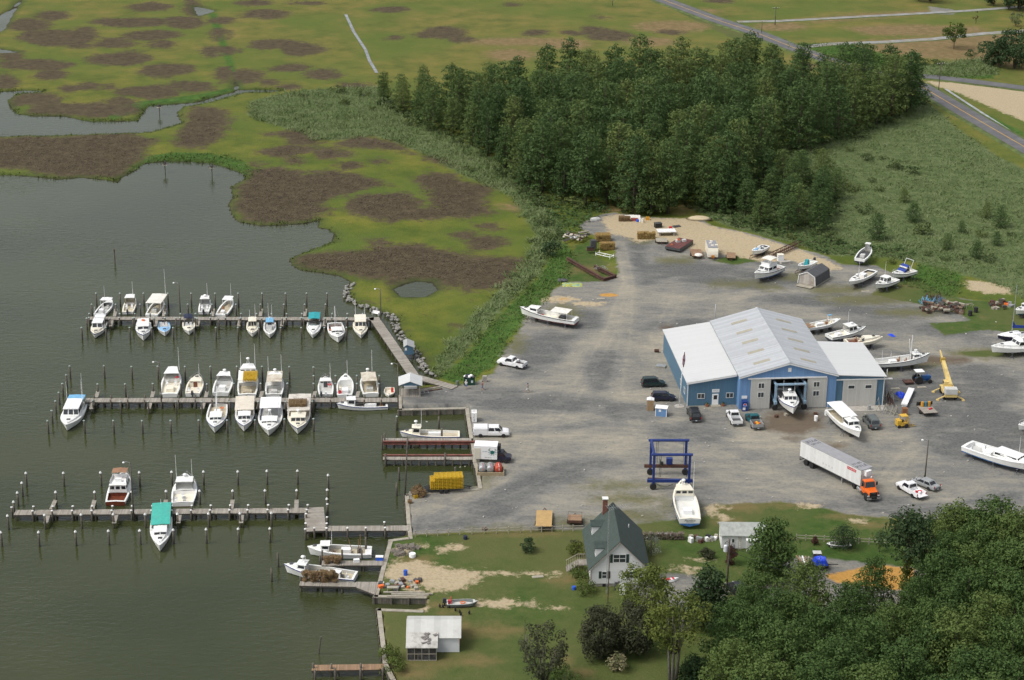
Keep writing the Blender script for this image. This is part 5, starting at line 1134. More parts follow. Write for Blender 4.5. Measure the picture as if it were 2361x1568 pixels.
 if mast:
  t0, z, h, bx_, bz = mast; m = MB(); m.tube([(X(t0), 0, z), (X(t0), 0, z + h)], [.09, .06], 6); ms = m.build('mast', mast[5] if len(mast) > 5 else CLEANWHITE, t_) if False else m.build('mast', CLEANWHITE, t_)
  m = MB(); m.tube([(X(t0), 0, z + .6), (X(t0) + bx_, 0, z + bz)], .06, 5); m.build('boom', CLEANWHITE, t_)
  m = MB()
  for q in (-1, 1): m.tube([(X(t0), 0, z + h), (X(t0) + .8, q * H.B * .42, H.z(.5))], .02, 3)
  m.tube([(X(t0), 0, z + h), (X(.98), 0, H.z(.98))], .02, 3); m.build('rigging', STEEL, t_)
 if rail:
  t0 = rail; m = MB(); ts = [t0 + (.985 - t0) * k / 5 for k in range(6)]
  P_ = [(X(t), H.w(t) - .06, H.z(t) + .5) for t in ts] + [(X(1.0) + .15, 0, H.z(1) + .55)] + [(X(t), -H.w(t) + .06, H.z(t) + .5) for t in ts[::-1]]
  m.tube(P_, .025, 4)
  for p in P_[::2]: m.tube([p, (p[0], p[1], p[2] - .5)], .02, 3)
  m.build('bow_rail', CHROME, t_)
 if fly:
  t0, t1, z, h, mt = fly; x0, x1 = X(t0), X(t1); w = H.B / 2 * .74; m = MB()
  m.add([(x0, -w, z), (x1, -w * .85, z), (x1, w * .85, z), (x0, w, z), (x0 - .05, -w, z + h * .8), (x1 + .15, -w * .9, z + h), (x1 + .15, w * .9, z + h), (x0 - .05, w, z + h * .8)], [(0, 1, 5, 4), (1, 2, 6, 5), (2, 3, 7, 6), (0, 3, 2, 1)])
  m.add([(x0, -w + .06, z + .02), (x1, -w * .85 + .06, z + .02), (x1, w * .85 - .06, z + .02), (x0, w - .06, z + .02), (x0 - .05, -w + .06, z + h * .8), (x1 + .1, -w * .9 + .06, z + h), (x1 + .1, w * .9 - .06, z + h), (x0 - .05, w - .06, z + h * .8)], [(4, 5, 1, 0), (5, 6, 2, 1), (6, 7, 3, 2)])
  fb_ = m.build('flybridge', mt, t_); m = MB(); m.bx(x0 + .5, x0 + 1.0, -.5, .5, z + .02, z + .6); m.build('seat', CLEANWHITE, fb_)
 m = MB(); m.bx(X(.93) - .05, X(.93) + .05, -.06, .06, H.z(.93), H.z(.93) + .28); m.build('bow_post', CHROME, t_)
 if extra: extra(t_, H)
 return t_, H
# --- farthest dock, far side (sterns to the dock)
boat('small white open boat with half-top and grey engine box, leftmost on the farthest dock', (228.6, 724), (256.6, 688.7), 2.7, cock=(.04, .74), engine=(.2, 1.2, .95, .8), ttop=(.5, .74, .8, 2.1, CLEANWHITE), seats=((.46, -.6, GREYDECK), (.46, .5, GREYDECK)), ant=((.5, 0, 2.1, 3.2),), rail=.74, liner=DKGREY, solem=GREYDECK, name='motorboat')
boat('cream pilothouse boat with one dark outboard, next to the leftmost open boat', (294.2, 719), (305, 680.5), 2.55, cock=(.06, .6), house=(.46, .72, .82, 1.9, 3, 'open'), trunk=(.7, .93, .3), outboard=((0, OBD),), hullm=WHITE, deckm=CREAM, solem=TANDECK, seats=((.34, .55, CLEANWHITE), (.34, -.55, CLEANWHITE)), ant=((.6, -.6, 2.2, 3.2),), rail=.6, name='motorboat', roofm=WHITE)
boat('white boat almost hidden beneath a big flat white canopy on the farthest dock', (348.9, 726), (373, 686), 2.9, cock=(.08, .8), canopy=(.22, .86, 1.08, 2.35, CANVAS_W), engine=(.3, 1.4, 1.0, .7, GREYDECK), solem=TANDECK, ant=((.84, -1.2, 2.4, 5.5),), liner=GREYDECK)
boat('small white hardtop boat with a black outboard, beside open water on the far side', (469.3, 719), (475.8, 684), 2.4, cock=(.06, .55), house=(.45, .72, .8, 1.85, 3, 'open'), outboard=((0, OBD),), seats=((.3, .5, CLEANWHITE), (.3, -.5, CLEANWHITE)), ant=((.6, -.5, 2.2, 3),), rail=.6, name='motorboat', radar=(.62, 2.2, .15))
boat('narrow white open boat with small bow top, rightmost backed onto farthest dock', (508.6, 726), (534.3, 685), 2.6, cock=(.06, .8), side=.3, ttop=(.54, .8, .72, 2.0, CLEANWHITE), engine=(.2, 1.1, .8, .6), solem=TANDECK, rail=None, ant=((.7, -.6, 2.0, 3.2),), liner=GREYDECK, seats=((.36, .3, TARP_BROWN),))
# near side, bows towards the basin
boat('white pilothouse boat with cream foredeck, leftmost on the near side of farthest dock', (235, 737), (217.7, 770), 2.9, cock=(.05, .45), house=(.36, .62, .74, 1.75, 2, 'open', .3), trunk=(.6, .93, .25), deckm=CREAM, roofm=CLEANWHITE, wall=CLEANWHITE, rub=RAILC, canopy=(.1, .3, .7, 2.0, CLEANWHITE), ant=((.3, 1.0, 1.9, 4), (.3, -.8, 1.9, 2.5)), rail=.62, name='motorboat')
boat('white cabin boat with an orange life ring lying on its roof', (331, 739), (330, 772), 3.05, cock=(.05, .3), house=(.22, .66, .78, 1.6, 2, 'wall', .4), trunk=(.64, .94, .28), ring=(.34, 0, 2.12), hatch=BLACK, ant=((.3, 1.0, 1.9, 4),), rail=.66, rub=RAILC, name='cabin_boat')
boat('small open boat with a light blue foredeck', (376, 741), (380.5, 765.2), 2.5, cock=(.06, .52), deckm=BLUEDECK, liner=CLEANWHITE, outboard=((0, OBD),), seats=((.25, .5, CLEANWHITE), (.25, -.5, CLEANWHITE)), trunk=(.52, .88, .12), hatch=BLACK, name='motorboat')
boat('small white boat with a black folded sunshade over its stern', (434.3, 736), (436, 762.5), 2.5, cock=(.06, .58), bimini=(.0, .3, .7, 1.8, TARP_NAVY), outboard=((0, OBW),), trunk=(.58, .9, .15), hatch=BLACK, seats=((.4, .4, CLEANWHITE), (.4, -.4, CLEANWHITE)), name='motorboat', deckm=CREAM)
boat('small cream-topped fishing boat beside the blue-topped one', (582.8, 738), (581.8, 767.5), 2.45, cock=(.06, .5), house=(.3, .56, .66, 1.85, 3, 'open', .25), trunk=(.56, .9, .2), roofm=CREAM, deckm=CREAM, hatch=BLACK, ant=((.4, .6, 2.1, 3.2), (.4, -.5, 2.1, 2)), rail=.66, name='motorboat')
boat('white centre-console boat with a light blue square top', (622, 739), (622, 770.5), 2.5, cock=(.06, .86), console=.45, ttop=(.28, .56, .62, 2.1, TARP_BLUE), outboard=((0, OBW),), ant=((.4, .5, 2.1, 3.2), (.4, -.2, 2.1, 3.5)), solem=GREYDECK, name='motorboat')
boat('white express cruiser with a teal canvas top behind its windshield', (726, 732), (721, 771), 2.85, cock=(.05, .45), shield=(.34, .56, .55), bimini=(.02, .36, .8, 1.9, TARP_TEAL), trunk=(.5, .94, .3), hatch=BLACK, rail=.6, name='express_cruiser')
boat('white cabin workboat with an A-frame mast at its stern, three square front windows', (771.6, 744), (780, 776.5), 3.35, cock=(.05, .52), house=(.5, .7, .68, 1.35, 3, 'open', .2), trunk=(.68, .9, .2), solem=MAHOG, mast=(.12, .5, 4.2, .9, 3.6), liner=GREYDECK, ring=(.4, -1.0, .8))
boat('cream cabin boat with two big raked front windows, rightmost on farthest dock', (829.7, 733), (832.7, 771.2), 2.95, cock=(.05, .3), house=(.2, .58, .8, 1.75, 3, 'wall', .4), trunk=(.56, .95, .35), deckm=CREAM, hatch=BLACK, ant=((.2, -.9, 2, 3.5), (.2, .9, 2, 2)), rail=.6, name='cabin_boat')
# --- middle dock, far side
boat('white hardtop workboat with a red ring hung inside, stern to the middle dock', (389, 908.5), (401, 845.6), 3.6, cock=(.04, .6), house=(.54, .84, .80, 2.0, 3, 'open', .4), engine=(.26, 2.0, 1.35, .65, CREAM), solem=CREAM, ring=(.53, -1.05, 1.6, REDP), seats=((.46, .8, CLEANWHITE), (.46, -.8, CLEANWHITE)), ant=((.7, -1.3, 2.2, 4.5),), roofm=CLEANWHITE)
boat('small white cuddy boat with a reddish brown cabin door and one dark outboard', (443.7, 907), (455.7, 862.6), 3.05, cock=(.08, .56), house=(.55, .76, .78, 1.15, 2, 'door', .3, 2, 1), trunk=(.74, .94, .15), outboard=((0, OBD),), solem=CREAM, deckm=CREAM, liner=CREAM, seats=((.2, .9, CLEANWHITE), (.2, -.9, CLEANWHITE)), rail=.68, ant=((.7, -.6, 1.5, 3),), name='motorboat')
boat('white hardtop workboat with a small radar on its roof and a boxed engine', (508.3, 905.5), (522, 857), 3.4, cock=(.04, .6), house=(.54, .8, .80, 1.95, 3, 'open', .35), engine=(.32, 1.3, 1.2, .7), solem=GREYDECK, radar=(.74, 2.3, .3), roofm=CLEANWHITE)
def potload(nx, ny, nz, x0, y0, z0, m, sx=.62, jit=.1, keep=1.0, name='crab_pot', label='', group='', seed=1):
 def f(t_, H):
  r_ = random.Random(seed)
  for i in range(nx):
   for j in range(ny):
    for k in range(nz):
     if r_.random() > keep: continue
     l = Vector((H.x(0) + x0 + i * sx * 1.04 + r_.uniform(-jit, jit) * .3, y0 + j * sx * 1.04 + r_.uniform(-jit, jit) * .3, z0 + k * .5))
     a = t_.rotation_euler.z
     crab_pot(Vector((t_.location.x + l.x * math.cos(a) - l.y * math.sin(a), t_.location.y + l.x * math.sin(a) + l.y * math.cos(a), t_.location.z + l.z)), a + r_.uniform(-jit, jit), m, label, group, r_)
 return f
POTY = mat('yellow_wire', (.62, .40, .02), .6, .2, 3)
POTB = mat('brown_wire', (.20, .13, .06), .85, .3, 3)
POTT = mat('tan_rusty_wire', (.36, .24, .08), .85, .3, 3)
FLOAT = mat('white_float', (.75, .74, .7), .5, .1)
pot_proto = {}
def crab_pot(loc, rz, m, label, group, r_, tilt=0):
 k = m.name
 if k not in pot_proto:
  mb = MB(); s, h, b = .31, .25, .028
  for z in (-h, 0, h):
   for q in (-s, s): mb.bx(-s, s, q - b, q + b, z - b, z + b); mb.bx(q - b, q + b, -s, s, z - b, z + b)
  for x in (-s, 0, s):
   for y in (-s, 0, s):
    if x or y: mb.bx(x - b * .9, x + b * .9, y - b * .9, y + b * .9, -h, h)
  for x in (-.16, 0, .16): mb.bx(x - b * .7, x + b * .7, -s, s, h - .02, h + .02); mb.bx(-s, s, x - b * .7, x + b * .7, h - .015, h + .015)
  mb.tube([(-s, 0, -.1), (0, 0, -.02)], [.16, .06], 6); mb.tube([(s, 0, -.1), (0, 0, -.02)], [.16, .06], 6); mb.bx(-.25, .25, -.25, .25, -.02, .01)
  pot_proto[k] = [mb.build('crab_pot', m), 0]
 o, n = pot_proto[k]
 if n: o = o.copy(); COL.objects.link(o)
 pot_proto[k][1] = n + 1
 o.location = loc + Vector((0, 0, .25)); o.rotation_euler = (r_.uniform(-tilt, tilt), r_.uniform(-tilt, tilt), rz)
 tag(o, label, 'crab pot', group)
 return o
boat('large white crab boat with yellow pots on its roof and a radar dome', (569.7, 909.5), (574, 845), 3.75, cock=(.04, .44), house=(.62, .82, .84, 2.6, 3, 'wall', .3), canopy=(.24, .66, .9, 2.35, WHITE), radar=(.74, 2.9, 1.3), ant=((.7, 1.3, 2.8, 3), (.7, -1.3, 2.8, 4.5)), solem=TANDECK, liner=GREYDECK, engine=(.16, 1.4, 1.6, .5, TANDECK),
     extra=potload(6, 4, 1, 2.3, -1.45, 2.5, POTY, .6, .05, .95, 'crab_pot', 'yellow wire crab pot on the roof of the crab boat with the radar dome', 'yellow pots on the crab boat roof', 4))
boat('white workboat with stained cream roof, small radar and twin antennas, next to the yellow-pot boat', (631.2, 909), (635.4, 858), 3.4, cock=(.04, .42), house=(.66, .82, .8, 1.95, 3, 'wall', .3), canopy=(.26, .84, .82, 2.2, CANVAS_S), radar=(.76, 2.3, .45), ant=((.76, 1.2, 2.2, 3.4), (.76, -1.2, 2.2, 3.6)), solem=GREYDECK, liner=GREYDECK, engine=(.18, 1.2, 1.1, .6, GREYDECK))
boat('white cuddy boat with two outboards and two dark square cabin windows', (751.4, 909), (750, 866.5), 2.85, cock=(.06, .56), house=(.54, .74, .82, 1.25, 2, 'door', .3), trunk=(.72, .94, .2), outboard=((0, OBW), (.85, OBD)), ring=(.5, -.7, .95, REDP), rail=.66, name='motorboat', solem=GREYDECK, ant=((.7, -.9, 1.5, 3),))
boat('white open workboat with a pale foredeck and red gear in its cockpit', (794.6, 910.5), (796.8, 860), 3.1, cock=(.05, .64), trunk=(.64, .92, .3), engine=(.26, 1.6, 1.2, .7), ring=(.2, .9, .6, REDP), solem=GREYDECK, ant=((.66, -.4, 1.3, 4),), seats=((.4, .9, CREAM), (.1, .9, REDP)))
boat('workboat under a brown-stained flat roof with a small radar dome', (855.4, 907.5), (845.9, 855.7), 3.3, cock=(.06, .66), canopy=(.26, .74, .82, 2.2, CANVAS_S), trunk=(.68, .93, .5), radar=(.8, 1.6, .9), solem=TANDECK, liner=TANDECK, ant=((.78, -.8, 1.5, 5),), engine=(.3, 1.3, 1.2, .6, GREYDECK))
boat('tiny white skiff with a red fuel can, bow to the middle dock', (898.6, 893), (897, 911), 1.95, fs=.5, fb=.75, cock=(.08, .8), side=.1, sole=.12, solem=CREAM, liner=CREAM, seats=((.3, .5, REDP),), tr=.8, name='skiff', deckm=CREAM)
boat('long low white workboat lying alongside, parallel to the middle dock', (893.5, 931.5), (776, 929.5), 2.9, cock=(.04, .66), house=(.64, .80, .66, 1.7, 2, 'open', .2, 1), trunk=(.78, .95, .25), engine=(.34, 2.2, 1.0, .6), rub=RAILC, solem=GREYDECK, roofm=CLEANWHITE, ant=((.7, .4, 1.9, 3),), seats=((.12, .6, TARP_BROWN),))
# --- middle dock, near side
boat('large white cabin boat with light blue aft canvas at the left end of middle dock', (180.5, 927.5), (152.4, 979), 3.9, cock=(.05, .3), house=(.22, .62, .74, 2.15, 3, 'wall', .45, 3), trunk=(.6, .94, .3), canopy=(.02, .26, .74, 2.25, TARP_BLUE), hatch=BLACK, ant=((.3, 1.4, 1.5, 5), (.3, -1.2, 2.2, 4), (.2, 1.3, 1.2, 6)), rail=None, roofm=CLEANWHITE, name='cabin_boat', extra=None)
boat('white workboat with mast and boom over a cluttered cockpit', (504, 930), (494, 984), 3.6, cock=(.04, .56), house=(.52, .72, .62, 1.5, 3, 'open', .25), trunk=(.7, .9, .2), mast=(.46, .4, 4.4, -3.4, 4.6), engine=(.34, 1.6, 1.1, .8), solem=TANDECK, liner=GREYDECK, bottom=ANTI_BLUE, rub=RAILC, ring=(.16, .7, .7))
boat('workboat with a beige flat roof over its whole aft half', (566, 930), (562, 981), 3.4, cock=(.04, .5), canopy=(.02, .56, .98, 2.2, CANVAS_BEIGE), house=(.54, .74, .68, 1.7, 3, 'open', .3), trunk=(.72, .92, .2), rub=RAILC, ant=((.56, -.9, 2.2, 1),), roofm=CLEANWHITE, solem=TANDECK)
boat('broad bluish-white workboat with a white aft canopy and a round radar arm', (626, 932), (619.3, 991), 4.25, cock=(.04, .6), canopy=(.04, .42, .86, 2.3, CLEANWHITE), house=(.58, .74, .68, 1.35, 3, 'open', .2), trunk=(.72, .9, .2), engine=(.5, 2.0, 1.4, .7), radar=(.56, 1.7, .9), liner=TARP_DBLUE, solem=GREYDECK, ant=((.4, 1.5, 1, 3.4),))
boat('workboat with sooty roof carrying brown crab pots, rightmost of the near-side canopied boats', (692.5, 928), (685.7, 987), 4.05, cock=(.04, .5), canopy=(.0, .58, .98, 2.35, CANVAS_K), house=(.56, .76, .70, 1.75, 3, 'open', .3), trunk=(.74, .92, .2), radar=(.62, 2.0, .6), rub=RAILC, hullm=WHITE, roofm=CREAM, deckm=CREAM, solem=TANDECK,
     extra=potload(4, 5, 1, 3.9, -1.5, 2.5, POTB, .6, .3, .95, 'crab_pot', 'brown wire crab pot on the sooty roof of the workboat', 'brown pots on the sooty workboat roof', 6))
boat('cream workboat with radar mast, lying in the slip behind the rusty lift rail', (1060, 1000), (921.5, 994), 3.0, cock=(.03, .66), house=(.66, .80, .64, 1.75, 2, 'open', .3, 1), trunk=(.79, .93, .35), engine=(.42, 2.2, .8, .6), radar=(.73, 2.1, .75), rub=RAILC, deckm=CREAM, solem=TANDECK, ant=((.64, .5, 2.0, 3.5),), roofm=CREAM)
# --- nearest dock
boat('mahogany cruiser with varnished stern and brown canvas over its upper bridge', (265.7, 1157), (287, 1084), 3.6, cock=(.04, .30), solem=MAHOG, liner=MAHOG, house=(.30, .68, .80, 1.9, 3, 'wall', .5, 3), fly=(.34, .58, 2.3, .5, CLEANWHITE), bimini=(.50, .68, .66, 3.5, TARP_BROWN), trunk=(.66, .93, .4), rail=.6, bottom=ANTI_RED, name='motor_yacht',
     extra=lambda t, H: (MB().bx(-H.L / 2 - .05, -H.L / 2, -H.w(0) + .02, H.w(0) - .02, .1, H.fs).build('transom', MAHOG, t)))
boat('white sport fishing boat with hardtop and tall antennas on the nearest dock', (420.5, 1158.5), (431, 1092.5), 4.0, cock=(.03, .44), solem=CREAM, liner=CLEANWHITE, house=(.46, .70, .72, 2.1, 3, 'open', .5), trunk=(.68, .94, .45), rail=.6, radar=(.66, 2.5, .2), ant=((.6, 1.3, 1.6, 5), (.6, -1.2, 1.6, 4.2)), bottom=ANTI_RED, rub=RAILC, seats=((.26, .1, CLEANWHITE), (.1, 1.1, CLEANWHITE), (.12, -.2, GREYDECK)), name='sport_boat', ring=None)
boat('white workboat with a bright teal-green roof, bow to the camera side of nearest dock', (374, 1176), (367.8, 1257), 3.35, cock=(.04, .5), canopy=(.02, .58, .88, 2.1, TARP_GREEN), house=(.56, .74, .62, 1.6, 2, 'open', .25), trunk=(.72, .9, .3), hatch=BLACK, bottom=ANTI_RED, ant=((.05, -.1, 2.1, .9),), roofm=WHITE)
boat('white workboat with a long grey cockpit, moored above the pot-covered dock', (857, 1268.5), (709, 1259), 3.1, cock=(.1, .70), house=(.66, .79, .60, 1.65, 2, 'open', .15, 1), trunk=(.78, .95, .3), engine=(.40, 1.5, 1.1, .8), solem=TANDECK, liner=GREYDECK, rub=CLEANWHITE, bottom=ANTI_BLUE, ant=((.62, .3, 1.9, 2.4),), seats=((.58, .5, TARP_BROWN), (.2, .2, DKGREY), (.18, -.3, DKGREY)),
     extra=lambda t, H: [MB().tube([(H.x(a), b, .5), (H.x(a) + c, b, 3.0)], .05, 5).build('stick', TARP_BROWN, t) for a, b, c in ((.30, .3, .6), (.18, -.8, 0), (.2, .9, 0))])
boat('white workboat with radar dome, lying against the heap of brown pots', (820, 1327), (654.8, 1299.5), 3.2, cock=(.03, .68), house=(.68, .81, .62, 1.7, 2, 'open', .3, 1), trunk=(.8, .95, .35), engine=(.26, 1.3, 1.0, .9), radar=(.73, 2.05, .8), rub=RAILC, bottom=ANTI_BLUE, solem=TANDECK, liner=GREYDECK, ant=((.68, .6, 2, 1.5),), seats=((.5, .4, BLACK), (.18, .3, DKGREY), (.1, .5, CLEANWHITE)))
boat('grey flat-bottomed skiff with a red tank, drawn up on the near lawn', (1030, 1388.5), (1101, 1385), 1.6, base=1.15, fs=.45, fb=.6, cock=(.04, .86), side=.08, sole=.1, hullm=mat('grey_aluminium', (.14, .16, .16), .5, .1, 2), deckm=GREYDECK, liner=mat('grey_green_paint', (.22, .25, .24), .6, .1), solem=GREYDECK, outboard=((0, OBD),), seats=((.1, .3, REDP),), ring=(.52, 0, .35), bottom=DKGREY, keel=-.12, name='skiff', full=4)
boat('grey skiff lying behind the cone-shaped evergreen', (1962, 1254), (1906, 1253), 1.5, base=1.1, fs=.4, fb=.5, cock=(.05, .86), side=.08, sole=.1, hullm=DKGREY, deckm=CLEANWHITE, liner=GREYDECK, keel=-.1, bottom=DKGREY, name='skiff', full=4)
# --- hauled-out boats in the yard
YB = 2.0
STANDM = mat('stand_steel', (.10, .11, .14), .6, .2)
stand0 = None
def stands(t, H, n=2):
 global stand0
 a = t.rotation_euler.z
 for tt in ((.2, .66) if n == 2 else (.15, .45, .75)):
  for q in (1, -1):
   l = (H.x(tt), q * (H.w(tt) * .82 + .25)); p = Vector((t.location.x + l[0] * math.cos(a) - l[1] * math.sin(a), t.location.y + l[0] * math.sin(a) + l[1] * math.cos(a), 1.0))
   if stand0 is None:
    m = MB()
    for k in range(3): an = 2 * PI * k / 3; m.tube([(math.cos(an) * .4, math.sin(an) * .4, 0), (0, 0, .75)], .035, 4)
    m.tube([(0, 0, .5), (0, 0, 1.0)], .03, 5); m.bx(-.15, .15, -.15, .15, .98, 1.04); stand0 = m.build('boat_stand', STANDM); o = stand0
   else: o = stand0.copy(); COL.objects.link(o)
   o.location = p; o.rotation_euler.z = a; tag(o, 'small tripod jack stand propping a hauled-out boat', 'boat stand', 'jack stands under the hauled-out boats')
 m = MB()
 kb = m
 for tt in (.18, .45, .7):
  m.rbx((H.x(tt), 0, -.5 - .25), .35, .8, .5)
 ob = MB(); ob.v, ob.f, ob.m = m.v, m.f, m.m
 o = ob.build('keel_block', BEAM, None, False, t.location, a); tag(o, 'dark timber blocks under the keel of a hauled-out boat', 'keel blocks', 'keel blocks under hauled-out boats')
def yboat(label, S_, B_, beam, n=2, base=YB, st=True, **k):
 t, H = boat(label, S_, B_, beam, base=base, **k)
 if st: stands(t, H, n)
 return t, H
def pam(t, H):
 x = -H.L / 2 - .012
 text('Pamlico', .46, t, (x, 0, .55), (R(90), 0, R(-90)), INK, shear=.3, sx=1.2)
 text('CHINCOTEAGUE', .15, t, (x, 0, .27), (R(90), 0, R(-90)), INK)
yboat('white open-stern fishing boat on stands beside the blue lift, seen from its lettered transom', (1590.8, 1196.5), (1569.7, 1107), 3.9, fs=.85, fb=1.6, cock=(.03, .62), house=(.60, .80, .80, 1.9, 4, 'wall', .5), trunk=(.78, .94, .3), engine=(.26, 1.5, 1.4, .7), solem=mat('off_white_deck', (.70, .70, .65), .5, .06), liner=CLEANWHITE, bottom=ANTI_BLUE, rub=RAILC, radar=(.74, 2.3, .7), ant=((.62, -1.4, 1.0, 6),), deckm=CREAM, extra=pam)
yboat('long white workboat with dark red bottom and worn open canopy aft, beside the lush grass', (1329.3, 736), (1199, 706.5), 3.2, 3, fs=.8, fb=1.6, cock=(.06, .72), house=(.66, .82, .66, 1.7, 2, 'wall', .2, 1), trunk=(.8, .95, .2), canopy=(.12, .42, .9, 2.1, CANVAS_W), bottom=ANTI_RED, rub=RAILK, engine=(.24, 1.4, 1.3, .7, DKGREY), solem=CREAM, ring=(.6, .3, .7, REDP))
yboat('white boat hanging in the lift in the big doorway of the blue building', (1806, 892), (1831, 938.5), 3.6, fs=.8, fb=1.6, cock=(.04, .5), house=(.48, .68, .66, 1.8, 3, 'open', .35), trunk=(.66, .93, .25), radar=(.55, 2.2, .5), ant=((.5, 1, 2, 2), (.5, -1, 2, 2.4)), bottom=ANTI_DARK, rub=RAILC, st=False, base=2.3)
yboat('white workboat with a large flat white roof, parked in front of the building', (1921, 943), (1984.7, 994), 3.3, 2, fs=.75, fb=1.5, cock=(.04, .58), canopy=(.02, .6, .86, 2.2, CLEANWHITE), house=(.58, .76, .66, 1.75, 2, 'open', .25, 1), trunk=(.74, .94, .25), radar=(.66, 2.15, .3), bottom=ANTI_DARK, solem=TANDECK, liner=TANDECK)
yboat('white open workboat with brown stern platform, behind the blue building, the farthest of four', (1861, 752), (1937.8, 734), 2.7, 2, cock=(.16, .8), deckm=WHITE, engine=(.38, 1.8, .9, .6), seats=((.6, .2, TARP_BROWN), (.66, -.3, CREAM)), bottom=ANTI_DARK, solem=TANDECK, ttop=(.6, .72, .16, 2.2, TARP_BLUE),
     extra=lambda t, H: MB().bx(H.x(0) - .4, H.x(.16), -H.w(0), H.w(0), H.fs + .02, H.fs + .07).build('stern_platform', PLANKB, t))
yboat('white cabin boat with hardtop and radar dome behind the blue building, second of four', (1911, 774), (1996.5, 752), 2.9, 2, cock=(.04, .5), house=(.46, .70, .76, 1.8, 2, 'open', .4, 2), trunk=(.68, .93, .3), radar=(.6, 2.1, .2), bottom=ANTI_DARK, rub=RAILK, engine=(.26, 1.2, 1.0, .5), solem=CREAM, ant=((.58, .9, 2.1, 2.4),), rail=.7)
yboat('cream cabin cruiser with a black side window stripe behind the building, third of four', (1950, 786.5), (2035.5, 775.5), 2.9, 2, cock=(.05, .45), shield=(.38, .52, .6), trunk=(.46, .92, .5), deckm=CREAM, hullm=CREAM, bottom=ANTI_DARK, solem=MAHOG, seats=((.28, .5, TARP_BROWN), (.34, -.5, CREAM)), rail=.66, hatch=BLACK, name='cabin_cruiser')
yboat('long high-bowed white workboat with cabin forward, at the right wall of the blue building', (2014, 834), (2144.5, 813.5), 3.1, 3, fs=.75, fb=1.9, cock=(.05, .74), house=(.68, .80, .62, 1.7, 2, 'door', .2, 1), trunk=(.79, .93, .2), engine=(.34, 1.4, 1.2, .6), rub=RAILK, bottom=ANTI_DARK, mast=(.66, .5, 5.2, -.6, 4.4), radar=(.74, 2.1, .4), ant=((.16, .3, .6, 2.2), (.3, -.2, .6, 2.2)), solem=GREYDECK, seats=((.46, .5, TARP_BROWN), (.56, -.2, TARP_BROWN)))
yboat('white cruiser with canvas-enclosed upper bridge and blue bottom, out on the gravel alone', (1799, 612), (1739, 630), 3.2, 2, cock=(.05, .32), house=(.32, .66, .80, 1.7, 2, 'wall', .5, 2), fly=(.32, .58, 2.05, .8, CLEANWHITE), bimini=(.30, .58, .74, 3.6, CANVAS_W), trunk=(.64, .92, .35), bottom=ANTI_BLUE, rub=RAILK, name='cabin_cruiser', solem=MAHOG, rail=.68)
def trailer_for(t, H, label):
 a = t.rotation_euler.z; o = thing('boat_trailer', label, 'trailer', (t.location.x, t.location.y, 1.0), a)
 m = MB(); m.bx(-H.L * .45, H.L * .42, -.75, -.65, .45, .55); m.bx(-H.L * .45, H.L * .42, .65, .75, .45, .55); m.tube([(H.L * .40, .7, .5), (H.L * .72, 0, .5)], .05, 4); m.tube([(H.L * .40, -.7, .5), (H.L * .72, 0, .5)], .05, 4)
 for x in (-H.L * .4, 0, H.L * .38): m.bx(x, x + .1, -.75, .75, .42, .5)
 m.build('frame', RUSTY, o); wheels(o, [(-.6, -.95), (.1, -.95), (-.6, .95), (.1, .95)], .3, .2)
def wheels(o, pos, r=.36, w=.24, rim=None, z=None):
 for x, y in pos:
  z_ = r if z is None else z
  m = MB(); m.lathe([(r * .62, -w / 2), (r * .94, -w / 2), (r, -w * .3), (r, w * .3), (r * .94, w / 2), (r * .62, w / 2)], (x, y, z_), 16, 0, 'y'); wh = m.build('wheel', BLACK, o)
  m = MB(); m.lathe([(r * .2, -w * .42), (r * .6, -w * .46), (r * .63, -w * .3), (r * .63, w * .3), (r * .6, w * .46), (r * .2, w * .42)], (x, y, z_), 12, 0, 'y'); m.build('rim', rim or STEEL, wh)
t, H = boat('small white runabout with windshield, on a trailer at the sand edge', (1766, 565.5), (1735.3, 578), 2.3, base=1.75, cock=(.06, .55), shield=(.46, .58, .35), liner=DKGREY, seats=((.35, .4, CLEANWHITE), (.35, -.4, CLEANWHITE)), name='runabout', extra=lambda t, H: MB().bx(H.x(.62), H.x(.88), -.22, .22, H.z(.75), H.z(.88) + .1).build('stripe', BLUEDECK, t))
trailer_for(t, H, 'rusty boat trailer under the small runabout at the sand edge')
t, H = boat('small white fishing boat with a dark teal cover over its console, behind the barn-shaped shed', (1876, 600.5), (1841, 612.5), 2.3, base=1.75, cock=(.06, .8), outboard=((0, OBD),), solem=GREYDECK, name='motorboat', extra=lambda t, H: MB().rbx((H.x(.45), 0, .95), .9, .9, 1.3, 0, 0, .7).build('console_cover', TARP_TEAL, t))
trailer_for(t, H, 'boat trailer under the teal-covered fishing boat')
yboat('old white open boat with a narrow white wheelhouse, standing at the edge of the reeds', (1982, 597), (2005.5, 565.5), 2.9, 2, cock=(.04, .8), house=(.74, .84, .4, 1.8, 1, 'open', .1, 1), engine=(.3, 1.2, 1.0, .6, GREYDECK), liner=GREYDECK, solem=DKGREY, tr=.8)
yboat('white open workboat with a low console and big engine box, beside the barn-shaped shed', (2013, 622.5), (1958, 648.5), 2.7, 2, cock=(.06, .66), trunk=(.7, .84, .35), engine=(.42, 1.6, 1.2, .8), liner=DKGREY, solem=TANDECK, ant=((.62, 0, 1.2, 4), (.72, .6, 1.1, 2)), radar=(.68, 1.2, .35))
yboat('small white pilothouse boat with dark wraparound windows, front one of the trio at the grass', (2065, 642), (2019, 655), 2.6, 2, cock=(.05, .48), house=(.42, .64, .72, 1.65, 2, 'open', .35, 2), trunk=(.62, .92, .25), hatch=BLACK, rub=RAILK, bottom=ANTI_DARK, name='motorboat', ant=((.4, -.8, 1.9, 3),))
